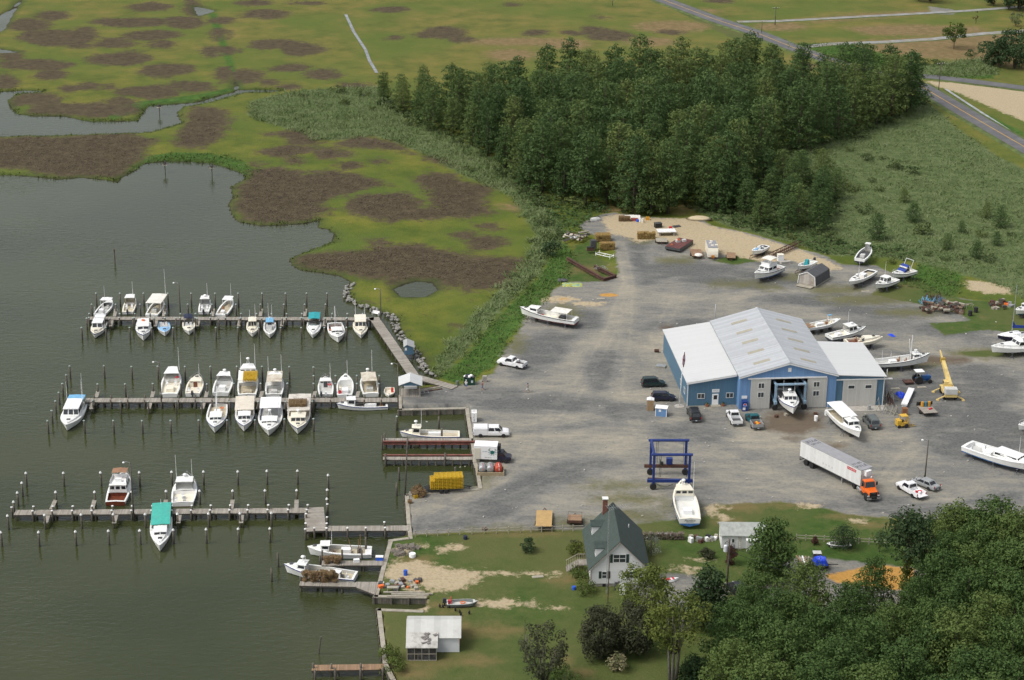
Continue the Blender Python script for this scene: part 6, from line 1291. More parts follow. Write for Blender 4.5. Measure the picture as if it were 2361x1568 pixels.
def bluecan(t, H):
 for a, b, z0, z1 in ((.46, .60, 1.2, 1.75), (.38, .46, 2.05, 2.35)):
  m = MB(); w = H.w(.5) * .72; m.add([(H.x(b), -w, z0), (H.x(b), w, z0), (H.x(a), w * .92, z1), (H.x(a), -w * .92, z1), (H.x(b) - .1, -w, z0 - .25), (H.x(b) - .1, w, z0 - .25), (H.x(a), w, z0 - .25), (H.x(a), -w, z0 - .25)], [(0, 1, 2, 3), (4, 5, 1, 0), (5, 6, 2, 1), (7, 4, 0, 3), (6, 7, 3, 2)]); m.build('canvas_cover', TARP_DBLUE, t)
 m = MB(); w = H.w(.4) * .7; m.tube([(H.x(.32), -w, 1.4), (H.x(.2), -w, 3.2), (H.x(.2), w, 3.2), (H.x(.32), w, 1.4)], .07, 6); m.build('arch', CLEANWHITE, t)
yboat('white cruiser with deep blue canvas covers and a white radar arch', (2106, 621.5), (2056.5, 630), 2.9, 2, cock=(.05, .34), house=(.34, .56, .72, 1.55, 1, 'wall', .5, 1), trunk=(.54, .92, .3), bottom=ANTI_DARK, rub=RAILK, name='cabin_cruiser', rail=.66, extra=bluecan, wall=CREAM)
def sail(t, H):
 m = MB(); m.tube([(H.x(.58), 0, 1.2), (H.x(.58), 0, 11)], [.09, .07], 7); m.build('mast', STEEL, t)
 m = MB(); m.tube([(H.x(.58), 0, 2.3), (H.x(.08), 0, 2.1)], .05, 6); m.build('boom', STEEL, t)
 m = MB(); m.add([(H.x(.585), .14, 2.2), (H.x(.08), .12, 2.0), (H.x(.08), .06, 2.45), (H.x(.5), .08, 2.75), (H.x(.585), .06, 3.9), (H.x(.585), -.14, 2.2), (H.x(.08), -.12, 2.0), (H.x(.08), -.06, 2.45), (H.x(.5), -.08, 2.75), (H.x(.585), -.06, 3.9)], [(0, 1, 2, 3, 4), (9, 8, 7, 6, 5), (1, 6, 7, 2), (2, 7, 8, 3), (3, 8, 9, 4), (4, 9, 5, 0), (0, 5, 6, 1)]); m.build('sail_cover', TARP_DBLUE, t)
yboat('sailboat with navy hull and a blue sail cover at the right edge', (2378, 769), (2299.7, 771), 2.7, 2, fs=.8, fb=1.0, cock=(.06, .32), hullm=mat('navy_hull', (.018, .02, .05), .3, .1), trunk=(.34, .78, .4), deckm=CLEANWHITE, bottom=ANTI_DARK, name='sailboat', extra=sail, tr=.6, rub=CLEANWHITE)
yboat('white cruiser with upper bridge at the right edge, next to the sailboat', (2405, 791), (2284.5, 797), 3.5, 2, cock=(.05, .2), house=(.2, .56, .78, 1.75, 2, 'wall', .6, 3), fly=(.22, .46, 2.1, .7, CLEANWHITE), trunk=(.54, .94, .45), bottom=ANTI_DARK, rub=CLEANWHITE, name='cabin_cruiser', rail=.7)
yboat('small white cabin boat cut by the right edge, beyond the sailboat mast', (2392, 704), (2341.5, 713.5), 2.6, 2, cock=(.05, .4), house=(.38, .62, .7, 1.3, 2, 'open', .4), trunk=(.6, .92, .25), bottom=ANTI_BLUE, name='motorboat', hatch=BLACK)
yboat('long white fishing boat with bright blue bottom, stern towards the yard, at right edge', (2229.5, 1022), (2402, 1070), 4.0, 3, fs=.9, fb=1.7, cock=(.04, .48), house=(.42, .76, .74, 1.5, 3, 'open', .6, 2), bottom=ANTI_BLUE, rub=CLEANWHITE, engine=(.3, 1.6, 1.3, .6), solem=GREYDECK, liner=CLEANWHITE, trunk=(.74, .94, .2), roofm=CLEANWHITE, rail=None, ant=((.66, 1, 1.9, 3),), seats=((.2, .9, CLEANWHITE), (.1, -.9, CLEANWHITE)))
yboat('white boat bow with chrome rail poking in at the right edge', (2425, 970), (2347.5, 978.5), 2.6, 2, cock=(.05, .5), trunk=(.5, .92, .25), rail=.6, name='motorboat', bottom=ANTI_DARK)
# ------------------------------------------------------------------ buildings
BLUE1 = stripes('light_blue_sheet', (.145, .275, .49), (.115, .22, .40), 'X', .30, .16, .55, .06)
BLUE2 = stripes('steel_blue_sheet', (.078, .165, .245), (.06, .13, .195), 'X', .30, .16, .55, .06)
BLUE2Y = stripes('steel_blue_sheet_side', (.078, .165, .245), (.06, .13, .195), 'Y', .30, .16, .55, .06)
BLUE1Y = stripes('light_blue_sheet_side', (.145, .275, .49), (.115, .22, .40), 'Y', .30, .16, .55, .06)
DOORG = stripes('pale_grey_door_sheet', (.50, .49, .45), (.42, .41, .38), 'X', .30, .14, .6, .05)
ROOFG = stripes('galvanised_roof_sheet', (.46, .475, .49), (.43, .44, .455), 'Y', .45, .07, .45, .10, stain=(.40, .41, .43), sa=.3, ss=.12, metal=.1)
ROOFW = stripes('white_roof_sheet', (.56, .565, .555), (.52, .52, .52), 'Y', .45, .06, .5, .025)
TRIM = mat('white_trim', (.74, .74, .72), .5, .05)
SKYL = mat('translucent_beige_panel', (.36, .33, .25), .5, .1, 1)
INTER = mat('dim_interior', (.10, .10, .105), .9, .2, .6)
SLAB = mat('concrete_slab', (.40, .38, .34), .9, .12, 1.0, stain=(.28, .24, .19), sa=.4)
AW = R(5.2)
A0 = U(1703, 944, 1)
bld = thing('boat_shed', 'large blue boat repair building with three pale metal roofs and an open doorway', 'building', A0, AW)
def gable_front(mb, y0, y1, x0, x1, slope):
 return mb.loft([[(x0, y, 0), (x1, y, 0)] + [(x, y, slope(x)) for x in ([x1, x0] if not (x0 < 8.7 < x1) else [x1, 8.7, x0])] for y in (y0, y1)])
sl_ = lambda x: 6.2 + 2.45 * (1 - abs(x - 8.7) / 8.7)
m = MB(); gable_front(m, 0, .16, 0, 5.45, sl_); gable_front(m, 0, .16, 12.2, 17.4, sl_)
m.loft([[(5.45, y, 5.75), (12.2, y, 5.75), (12.2, y, sl_(12.2)), (8.7, y, sl_(8.7)), (5.45, y, sl_(5.45))] for y in (0, .16)]); m.build('front_wall', BLUE1, bld)
m = MB(); m.bx(0, .15, .162, 28, 0, 6.15); m.bx(17.25, 17.4, .162, 28, 0, 6.15); m.build('side_wall', BLUE1Y, bld)
m = MB(); gable_front(m, 27.85, 28.0, .152, 17.248, lambda x: sl_(x) - .02); m.build('back_wall', BLUE1, bld)
m = MB(); m.bx(.16, 17.24, .17, 27.8, .01, .06); m.build('inner_floor', SLAB, bld)
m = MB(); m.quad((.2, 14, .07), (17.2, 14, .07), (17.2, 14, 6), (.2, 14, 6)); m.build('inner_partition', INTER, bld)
for s in (-1, 1):
 m = MB(); xe, xr = (-.25, 8.7) if s < 0 else (17.65, 8.7); ze = 6.2 - .07 + .05
 m.loft([[(xe, y, ze), (xr, y, 8.70), (xr, y, 8.84), (xe, y, ze + .14)] for y in (-.35, 28.3)]); rf = m.build('main_roof', ROOFG, bld)
 for k in range(5):
  yk = 3.0 + 5.1 * k; m = MB(); f = lambda x: 6.18 + .145 + 2.52 * (x - xe) / (xr - xe)
  xa, xb = (3.0, 5.9) if s < 0 else (11.5, 14.4)
  m.loft([[(xa, y, f(xa)), (xb, y, f(xb)), (xb, y, f(xb) + .04), (xa, y, f(xa) + .04)] for y in (yk, yk + .95)]); m.build('skylight', SKYL, rf)
 m = MB(); m.loft([[(xe, y, ze - .22), (xr, y, 8.48), (xr, y, 8.698), (xe, y, ze - .002)] for y in (-.37, -.30)]); m.build('fascia', TRIM, rf)
m = MB(); m.loft([[(8.4, y, 8.80), (8.7, y, 8.90), (9.0, y, 8.80), (9.0, y, 8.84), (8.7, y, 8.95), (8.4, y, 8.84)] for y in (-.36, 28.3)]); m.build('ridge_cap', ROOFG, bld)
# lean-to on the left
LX0, LX1, LY0, LY1 = -8.95, -.002, 2.2, 28.6
ll = lambda x: 4.40 + 1.35 * (x - LX0) / (LX1 - LX0)
m = MB(); m.loft([[(LX0, y, 0), (LX1, y, 0), (LX1, y, ll(LX1)), (LX0, y, ll(LX0))] for y in (LY0, LY0 + .15)]); fw = m.build('office_wall', BLUE2, bld)
m = MB(); m.bx(LX0, LX0 + .15, LY0 + .152, LY1 - .16, 0, 4.38); sw = m.build('office_wall', BLUE2Y, bld)
m = MB(); m.loft([[(LX0, y, 0), (LX1, y, 0), (LX1, y, ll(LX1)), (LX0, y, ll(LX0))] for y in (LY1 - .15, LY1)]); m.build('office_wall', BLUE2, bld)
m = MB(); m.loft([[(LX0 - .25, y, 4.42), (-.16, y, 5.80), (-.16, y, 5.94), (LX0 - .25, y, 4.56)] for y in (LY0 - .3, LY1 + .25)]); m.build('office_roof', ROOFW, bld)
m = MB(); m.loft([[(LX0 - .25, y, 4.20), (-.16, y, 5.58), (-.16, y, 5.797), (LX0 - .25, y, 4.417)] for y in (LY0 - .33, LY0 - .25)]); m.bx(LX0 - .06, LX0 + .12, LY0 - .03, LY0 - .002, 0, 4.3); m.build('fascia', TRIM, bld)
# lean-to on the right
RX0, RX1 = 17.402, 26.2
rl = lambda x: 6.05 - .5 * (x - RX0) / (RX1 - RX0)
m = MB(); m.loft([[(RX0, y, 0), (RX1, y, 0), (RX1, y, rl(RX1)), (RX0, y, rl(RX0))] for y in (.25, .4)]); m.build('annex_wall', BLUE2, bld)
m = MB(); m.bx(RX1 - .15, RX1, .402, 16.3, 0, 5.5); m.build('annex_wall', BLUE2Y, bld)
m = MB(); m.loft([[(RX0, y, 0), (RX1, y, 0), (RX1, y, rl(RX1)), (RX0, y, rl(RX0))] for y in (16.31, 16.46)]); m.build('annex_wall', BLUE2, bld)
m = MB(); m.loft([[(17.66, y, 6.06), (RX1 + .3, y, 5.56), (RX1 + .3, y, 5.70), (17.66, y, 6.20)] for y in (-.1, 16.7)]); m.build('annex_roof', ROOFW, bld)
m = MB(); m.bx(RX1 - .1, RX1 + .04, .22, .248, 0, 5.45); m.build('corner_trim', TRIM, bld)
def win(parent, x, z, w, h, y=-.02, n=2, axis='y', fr=None, name='window'):
 """framed window on a wall facing -y (axis y) or -x (axis x)"""
 o_ = bpy.data.objects.new(name, None); o_ = None
 m = MB(); t = .07
 def b(a0, a1, z0, z1, d0, d1): (m.bx(a0, a1, d0, d1, z0, z1) if axis == 'y' else m.bx(d0, d1, a0, a1, z0, z1))
 b(x, x + w, z, z + t, y - .05, y); b(x, x + w, z + h - t, z + h, y - .05, y); b(x, x + t, z + t, z + h - t, y - .05, y); b(x + w - t, x + w, z + t, z + h - t, y - .05, y)
 for k in range(1, n): b(x + w * k / n - .03, x + w * k / n + .03, z + t, z + h - t, y - .045, y)
 f = m.build(name, fr or TRIM, parent)
 m = MB(); b(x + t * .5, x + w - t * .5, z + t * .5, z + h - t * .5, y - .02, y - .004); m.build('pane', mat('window_glass', (.05, .06, .065), .1, .2, 2, spec=.7), f)
 return f
# sliding doors, header rails
for x0, x1 in ((1.95, 5.5), (12.15, 15.75)):
 m = MB(); m.bx(x0, x1, -.14, -.06, .08, 5.72); d = m.build('sliding_door', DOORG, bld)
 cx = (x0 + x1) / 2 + (.1 if x0 < 5 else -.15)
 for z in (4.0, 2.25): win(d, cx - .58, z, 1.16, 1.05, -.142)
m = MB(); m.bx(1.35, 15.6, -.22, -.01, 5.78, 6.0); m.build('door_rail', TRIM, bld)
m = MB(); m.bx(18.7, 21.75, .1, .18, .08, 5.05); m.bx(21.77, 24.85, .1, .18, .08, 5.05); d = m.build('sliding_door', DOORG, bld)
for x in (19.6, 22.7): win(d, x, 3.35, 1.25, .75, .098, 1)
m = MB(); m.bx(16.2, 27.6, .02, .22, 5.08, 5.26); m.build('door_rail', TRIM, bld)
m = MB(); m.bx(8.5, 9.1, -.06, -.002, 7.0, 7.75); m.build('gable_vent', TRIM, bld)
for x, w in ((-7.15, 1.35), (-1.95, 1.35)): win(fw, x, 1.35, w, 1.0, LY0 - .002)
for y in (4.4, 8.2): win(sw, y, 1.3, 1.3, 1.1, LX0 - .002, 2, 'x')
m = MB(); m.bx(-4.45, -3.3, LY0 - .06, LY0 - .002, 0, 2.2); dr = m.build('office_door', CLEANWHITE, fw); m = MB(); m.bx(-4.2, -3.55, LY0 - .075, LY0 - .062, 1.15, 1.95); m.build('pane', GLASS, dr)
m = MB(); m.bx(-4.5, -3.2, LY0 - .05, LY0 - .002, 2.5, 3.1); sg = m.build('sign', CLEANWHITE, fw)
text('OFFICE', .30, sg, (-3.85, LY0 - .056, 2.88), (R(90), 0, 0), mat('grey_lettering', (.2, .22, .24), .6)); text('MARINE  RAILWAY', .13, sg, (-3.85, LY0 - .056, 2.64), (R(90), 0, 0), MATS['grey_lettering'])
m = MB(); m.bx(-4.7, -3.0, LY0 - 1.0, LY0 - .07, 0, .14); m.build('door_step', TIMBER, bld)
m = MB(); m.bx(17.6, 26.5, -2.3, .2, .0, .05); m.build('apron', SLAB, bld)
def onb(x, y, z=0):     # place on the building's own grid
 v = Vector((x, y, z)); v.rotate(Matrix.Rotation(AW, 3, 'Z')); return A0 + v
# light-blue lift standing in the doorway
LB = mat('faded_blue_steel', (.23, .35, .46), .6, .2, 1.2, stain=(.22, .17, .13), sa=.3)
DB = mat('deep_blue_steel', (.014, .035, .17), .45, .15, 1.2)
def boat_lift(label, loc, rz, LX, LY, H, m1, mlow, cross_y=True):
 t = thing('boat_lift', label, 'travel lift', loc, rz)
 for x in (0, LX):
  for y in (0, LY): m = MB(); m.bx(x - .19, x + .19, y - .19, y + .19, .9, H - .2); m.build('leg', m1, t)
 if cross_y:
  for y in (0, LY): m = MB(); m.tube([(-.45, y, H), (LX + .45, y, H)], .24, 8); m.build('top_beam', m1, t)
  m = MB(); m.tube([(0, .2, H), (0, LY - .2, H)], .24, 8); m.build('cross_beam', m1, t)
 else:
  for x in (0, LX): m = MB(); m.tube([(x, -.4, H), (x, LY + .4, H)], .24, 8); m.build('top_beam', m1, t)
  m = MB(); m.tube([(-.2, 0, H), (LX + .2, 0, H)], .24, 8); m.build('cross_beam', m1, t)
 for k in (0, 1):
  m = MB()
  if cross_y: m.bx(-1.0, LX + .6, k * LY - .22, k * LY + .22, 1.35, 1.85)
  else: m.bx(k * LX - .22, k * LX + .22, -.6, LY + .6, 1.35, 1.85)
  m.build('base_beam', mlow[k], t)
 wheels(t, [(x, y) for x in (0, LX) for y in (0, LY)], .55, .42, RUSTY)
 for x in (.9, LX - .4):
  for y in (0, LY):
   m = MB(); m.tube([(x, y, H - .2), (x, y, 2.2)], .03, 4); m.tube([(x + .25, y, H - .2), (x + .25, y, 2.2)], .03, 4); m.build('hoist_cable', BLACK, t)
 return t
t = boat_lift('deep blue travel lift standing open on the gravel behind the lettered boat', Vector((23.05, 279.6, 1)), R(1.2), 5.75, 5.65, 6.2, DB, (DB, RUSTY))
m = MB(); m.bx(2.6, 3.6, 5.35, 6.1, 2.0, 3.0); m.build('engine_housing', DB, t); m = MB(); m.bx(1.6, 2.1, 5.4, 5.9, 1.86, 2.3); m.bx(1.55, 1.62, 5.4, 5.9, 2.3, 2.8); m.build('seat', BLACK, t)
m = MB(); m.tube([(.2, 0, 1.2), (1.2, .3, .55), (2.2, .1, .5), (3.2, .3, .8)], .07, 5); m.build('sling', mat('grey_green_sling', (.14, .16, .11), .8), t)
m = MB(); m.tube([(-.8, 1.2, 1.5), (6.4, .6, 1.4)], .12, 6); m.build('spreader_pipe', RUSTY, t)
t = boat_lift('faded light blue travel lift standing in the big doorway', onb(6.35, -.75), AW, 5.3, 6.0, 4.9, LB, (LB, LB), False)
# pavilion at the head of the middle dock
PT = thing('pavilion', 'small open pavilion with white roof and blue gable at the dock head', 'pavilion', (-20.3, 317.15, 1.0), R(2.2))
m = MB(); m.bx(.1, 4.0, 0, 4.0, -.25, .12); m.build('floor', PLANK, PT)
for x in (.35, 3.75):
 for y in (.3, 3.7): m = MB(); m.bx(x - .08, x + .08, y - .08, y + .08, .12, 2.25); m.build('post', TIMBER, PT)
for s in (0, 1):
 m = MB(); xe, xr = (-.15, 2.05) if s == 0 else (4.25, 2.05); m.loft([[(xe, y, 2.22), (xr, y, 3.05), (xr, y, 3.14), (xe, y, 2.31)] for y in (-.2, 4.1)]); m.build('roof', ROOFW, PT)
for y in (-.02, 3.92): m = MB(); m.loft([[(.05, yy, 2.24), (4.05, yy, 2.24), (2.05, yy, 3.0)] for yy in (y, y + .06)]); m.build('gable', BLUE2, PT)
m = MB(); m.bx(.9, 3.3, 3.4, 3.75, .95, 1.02); m.bx(.95, 3.25, 3.6, 3.66, .12, .95); m.build('counter', CLEANWHITE, PT)
m = MB(); m.bx(1.0, 3.2, -.12, -.06, 2.12, 2.2); m.build('trim', CLEANWHITE, PT)
o = thing('work_table', 'dark steel frame lying beside the pavilion', 'frame', U(978, 908, 1), R(10)); m = MB(); m.bx(-.8, .8, -.45, -.38, .3, .36); m.bx(-.8, .8, .38, .45, .3, .36); m.bx(-.8, -.72, -.38, .38, .3, .36); m.bx(.72, .8, -.38, .38, .3, .36); m.bx(-.05, .05, -.38, .38, .3, .36); m.bx(-.8, -.74, -.4, -.36, 0, .3); m.bx(.74, .8, .36, .42, 0, .3); m.build('frame', STEEL, o)
for k, (x, y, L, a) in enumerate(((972, 899, 4.2, .42), (981, 896, 4.6, .40), (990, 897, 4.4, .45), (996, 901, 4.0, .43), (968, 903, 3.2, .5))):
 o = MB(); o.bx(-L / 2, L / 2, -.14, .14, 0, .16); tag(o.build('timber_baulk', (TIMBER, RUSTY)[k % 2], None, False, U(x, y, 1.0), a), 'old timber or rusty beam lying under the plank walkway beside the pavilion', 'timber', 'baulks beside the pavilion')
HT = thing('dock_hut', 'tiny blue hut with grey roof standing on stilts beside the slanting walkway', 'hut', (-20.45, 337.75, 1.15), R(4))
m = MB(); m.loft([[(0, y, 0), (1.75, y, 0), (1.75, y, 1.45), (.55, y, 1.95), (0, y, 1.6)] for y in (0, 3.0)]); m.build('wall', BLUE2, HT)
m = MB(); m.loft([[(-.15, y, 1.55), (.55, y, 2.0), (1.95, y, 1.40), (1.95, y, 1.47), (.55, y, 2.08), (-.15, y, 1.62)] for y in (-.2, 3.2)]); m.build('roof', mat('grey_shingle', (.36, .37, .37), .9, .12, 3), HT)
m = MB(); m.bx(.1, .5, -.03, -.002, .85, 1.4); m.build('sign', CLEANWHITE, HT)
for x in (.15, 1.6):
 for y in (.15, 2.85): m = MB(); m.tube([(x, y, -2), (x, y, 0)], .09, 6); m.build('stilt', PILE, HT)
# the white house
SIDING = stripes('white_clapboard', (.80, .80, .79), (.52, .52, .53), 'Z', .19, .12, .6, .03)
SHING = mat('dark_green_shingle', (.046, .066, .058), .9, .16, 2.2, bump=.4, bs=14)
SHUT = mat('dark_green_shutter', (.02, .045, .038), .6, .1)
BRICK = mat('chimney_brick', (.20, .085, .06), .85, .3, 5)
h0 = U(1210.4 + 820 / 5.44, 1124 + 1245 / 5.44, 1)
HS = thing('white_house', 'white clapboard house with steep dark green roof and two dormers', 'house', h0, R(2.2))
HW, HD, HE, HR_ = 8.25, 12.3, 3.1, 7.4
m = MB(); m.bx(.1, HW - .1, .1, HD - .1, -.2, .5); m.build('foundation', SLAB, HS)
m = MB(); m.loft([[(0, y, .5), (HW, y, .5), (HW, y, HE), (HW / 2, y, HR_ - .12), (0, y, HE)] for y in (0, HD)]); wl_ = m.build('wall', SIDING, HS)
for s in (0, 1):
 m = MB(); xe, xr = (-.4, HW / 2) if s == 0 else (HW + .4, HW / 2); ze = HE - .40
 m.loft([[(xe, y, ze), (xr, y, HR_ - .06), (xr, y, HR_ + .10), (xe, y, ze + .15)] for y in (-.35, HD + .35)]); rf = m.build('roof', SHING, HS)
 m = MB(); m.loft([[(xe, y, ze - .12), (xr, y, HR_ - .2), (xr, y, HR_ - .062), (xe, y, ze - .002)] for y in (-.38, -.28)]); m.build('barge_board', mat('taupe_trim', (.38, .33, .29), .6, .08), rf)
 if s == 0:
  sl2 = lambda x: ze + .15 + (HR_ + .1 - ze - .15) * (x - xe) / (xr - xe)
  for yd in (1.55, 8.6):
   xf = .75; zf = sl2(xf); zt = zf + 1.45; zr_ = zt + .6; xe2 = xe + (zt - ze - .15) / ((HR_ + .1 - ze - .15) / (xr - xe)); xr2 = xe + (zr_ - ze - .15) / ((HR_ + .1 - ze - .15) / (xr - xe))
   m = MB(); m.add([(xf, yd, zf - .1), (xf, yd + 1.6, zf - .1), (xf, yd + 1.6, zt), (xf, yd + .8, zr_ - .08), (xf, yd, zt), (xe2, yd, zt), (xe2, yd + 1.6, zt)], [(0, 4, 3, 2, 1), (0, 5, 4), (1, 2, 6)]); dm = m.build('dormer', SIDING, rf)
   m = MB(); rr = [(xf - .2, yd - .15, zt - .08), (xr2 + .3, yd - .15, zt - .08), (xr2 + .3, yd + .8, zr_), (xf - .2, yd + .8, zr_), (xr2 + .3, yd + 1.75, zt - .08), (xf - .2, yd + 1.75, zt - .08)]
   m.add(rr + [(a, b, c + .1) for a, b, c in rr], [(6, 7, 8, 9), (9, 8, 10, 11), (0, 3, 2, 1), (3, 5, 4, 2), (0, 6, 9, 3), (3, 9, 11, 5), (0, 1, 7, 6), (5, 11, 10, 4)]); m.build('dormer_roof', SHING, dm) if False else m.build('dormer_roof', SHING, rf)
   pane(((xf - .012, yd + 1.2, zf + .35), (xf - .012, yd + .4, zf + .35), (xf - .012, yd + .4, zt - .1), (xf - .012, yd + 1.2, zt - .1)), 'dormer_window', rf)
 else:
  m = MB(); m.tube([(6.2, 8.4, 5.0), (6.2, 8.4, 5.9)], .07, 6); m.build('vent_pipe', TRIM, rf)
def hwin(x, z, w, h, n):
 f = win(wl_, x, z, w, h, -.002, n); m = MB(); m.bx(x, x + w, -.05, -.006, z + h * .48, z + h * .53); m.build('sash_bar', TRIM, f)
 for xs in (x - .44, x + w + .04): m = MB(); m.bx(xs, xs + .40, -.05, -.002, z, z + h); m.build('shutter', SHUT, wl_)
hwin(3.2, 3.9, 1.85, 1.35, 2); hwin(1.62, 1.35, .78, 1.15, 1); hwin(5.65, 1.35, .78, 1.15, 1)
m = MB(); m.bx(-.06, .1, -.06, -.002, .5, HE - .45); m.build('corner_board', MATS['taupe_trim'], HS)
m = MB(); m.bx(2.55, 3.25, HD - .9, HD - .2, 4.5, 8.5); ch = m.build('chimney', BRICK, HS); m = MB(); m.bx(2.45, 3.35, HD - 1.0, HD - .1, 8.5, 8.65); m.build('chimney_cap', TRIM, ch)
m = MB(); m.bx(1.75, 2.5, -.05, -.002, .02, .42); m.build('foundation_vent', BLACK, HS)
ST_ = thing('house_steps', 'wooden porch landing and stairs with railing at the left side of the house', 'steps', h0, R(2.2))
m = MB(); m.bx(-1.5, -.05, 4.6, 6.4, 1.05, 1.15); m.build('landing', PLANK, ST_)
for k in range(6): m = MB(); m.bx(-1.8 - k * .28, -1.5 - k * .28, 4.7, 6.3, .88 - k * .18, .95 - k * .18); m.build('step', PLANK, ST_)
for y in (4.65, 6.35):
 m = MB(); m.tube([(-.1, y, 2.05), (-1.5, y, 2.05), (-3.2, y, 1.0)], .05, 4)
 for k in range(12):
  x = -.1 - k * .27; zt = 2.05 if x > -1.5 else 2.05 + (x + 1.5) * .62; m.tube([(x, y, zt), (x, y, zt - .9)], .03, 4)
 m.build('railing', TIMBER, ST_)
for x in (-1.4, -.2):
 for y in (4.7, 6.3): m = MB(); m.bx(x - .06, x + .06, y - .06, y + .06, -.1, 1.05); m.build('post', TIMBER, ST_)
def onh(x, y, z=0):
 v = Vector((x, y, z)); v.rotate(Matrix.Rotation(R(2.2), 3, 'Z')); return h0 + v
TW = thing('antenna_mast', 'tall lattice aerial mast with a yagi antenna in front of the house gable', 'antenna mast', onh(2.2, -2.05))
m = MB(); r3 = [(.17 * math.cos(2 * PI * k / 3), .17 * math.sin(2 * PI * k / 3)) for k in range(3)]
for a, b in r3: m.tube([(a, b, 0), (a * .5, b * .5, 13.2)], .022, 4)
for i in range(26):
 z0_, z1_ = i * .5, i * .5 + .5; f0, f1 = 1 - .5 * z0_ / 13.2, 1 - .5 * z1_ / 13.2
 for k in range(3): a, b = r3[k], r3[(k + 1) % 3]; m.tube([(a[0] * f0, a[1] * f0, z0_), (b[0] * f1, b[1] * f1, z1_)], .012, 3)
m.build('lattice', STEEL, TW)
m = MB(); m.tube([(0, 0, 13), (.1, 0, 13.8)], .03, 4); m.tube([(-.2, 0, 13.7), (2.4, .9, 13.6)], .025, 4)
for k in range(9): q = k / 8; w = .9 - .5 * q; m.tube([(-.2 + 2.6 * q + .33 * w, .9 * q - w, 13.7), (-.2 + 2.6 * q - .33 * w, .9 * q + w, 13.7)], .015, 3)
m.build('yagi_antenna', STEEL, TW)
o = thing('slim_pole', 'slim brown pole just in front of the lattice aerial mast', 'pole', onh(2.15, -4.9)); m = MB(); m.tube([(0, 0, -.2), (.05, 0, 7.6)], .06, 6); m.build('post', RUSTY, o)
o = thing('propane_cabinet', 'white upright cabinet beside the house wall, half behind green tree', 'cabinet', onh(4.45, -2.2)); m = MB(); m.bx(-.4, .4, -.3, .3, 0, 1.5); m.build('body', CLEANWHITE, o); m = MB(); m.bx(-.44, .44, -.34, .34, 1.5, 1.56); m.build('lid', CLEANWHITE, o)
o = thing('air_conditioner', 'dark grey air conditioner against the house foundation', 'air conditioner', onh(3.85, -.85)); m = MB(); m.bx(-.42, .42, -.42, .42, 0, .95); m.build('body', DKGREY, o); m = MB(); m.lathe([(.34, 0), (.36, .04), (.1, .05)], (0, 0, .95), 12); m.build('fan_grille', BLACK, o)
o = thing('satellite_dish', 'pale satellite dish on a post at the left corner of the house', 'satellite dish', onh(.0, -1.0)); m = MB(); m.tube([(0, 0, 0), (0, 0, 1.1)], .04, 5); m.build('post', STEEL, o)
m = MB(); m.lathe([(.05, -.08), (.3, -.02), (.42, .06), (.30, .0)], (0, 0, 0), 12); b_ = m.build('dish', GREYDECK, o, True, (0, -.1, 1.2)); b_.rotation_euler = (R(65), 0, R(30))
# small white shed
SHR = mat('pale_grey_shingle', (.37, .39, .36), .9, .14, 1.6, stain=(.26, .27, .24), sa=.4)
SD_ = thing('garden_shed', 'small white clapboard shed with pale grey roof beside the conical pine', 'shed', (32.05, 259.0, 1), 0)
m = MB(); m.loft([[(x, 0, .1), (x, 3.7, .1), (x, 3.7, 2.35), (x, 1.85, 3.5), (x, 0, 2.35)] for x in (0, 6.6)]); sw_ = m.build('wall', SIDING, SD_)
for s in (0, 1):
 m = MB(); ye, yr = (-.25, 1.85) if s == 0 else (3.95, 1.85); m.loft([[(x, ye, 2.22), (x, yr, 3.52), (x, yr, 3.64), (x, ye, 2.34)] for x in (-.3, 6.9)]); m.build('roof', SHR, SD_)
win(sw_, 1.5, 1.0, .5, .75, -.002, 1); win(sw_, 4.6, 1.0, .5, .75, -.002, 1)
m = MB(); m.bx(2.7, 3.1, -.42, -.38, 0, 2.3)
o = thing('garden_ladder', 'wooden ladder leaning on the front of the white shed', 'ladder', (34.75, 258.9, 1)); m = MB(); m.tube([(-.2, -.5, 0), (-.2, -.03, 2.3)], .035, 4); m.tube([(.2, -.5, 0), (.2, -.03, 2.3)], .035, 4)
for k in range(7): z = .25 + k * .3; m.tube([(-.2, -.5 + z * .2, z), (.2, -.5 + z * .2, z)], .025, 4)
m.build('ladder_frame', TIMBER, o)
o = thing('trellis_arbor', 'white lattice arbor standing at the shed front', 'arbor', (36.5, 258.3, 1)); m = MB()
for x in (-.7, .7): m.bx(x - .05, x + .05, -.05, .05, 0, 1.9)
for k in range(6): m.bx(-.7, .7, -.02, .02, .25 + k * .3, .29 + k * .3)
for k in range(5): m.bx(-.5 + k * .25, -.46 + k * .25, -.025, .025, .1, 1.9)
m.bx(-.85, .85, -.4, .4, 1.9, 1.97); m.build('lattice', CLEANWHITE, o)
for x, lab in ((32.85, 'dark folding garden chair at the shed wall, the taller one'), (33.75, 'grey rounded garden chair at the shed wall, the lower one')):
 o = thing('garden_chair', lab, 'chair', (x, 258.6, 1)); h_ = 1.4 if x < 33 else .95
 m = MB(); m.bx(-.28, .28, -.3, .1, .38, .44); m.build('seat', DKGREY, o); m = MB(); m.tube([(-.28, .12, .4), (-.28, .2, h_ * .8), (0, .22, h_), (.28, .2, h_ * .8), (.28, .12, .4)], .05, 5); m.build('backrest', DKGREY, o)
 for a in (-.25, .25): m = MB(); m.bx(a - .03, a + .03, -.28, .1, 0, .38); m.build('leg', DKGREY, o)
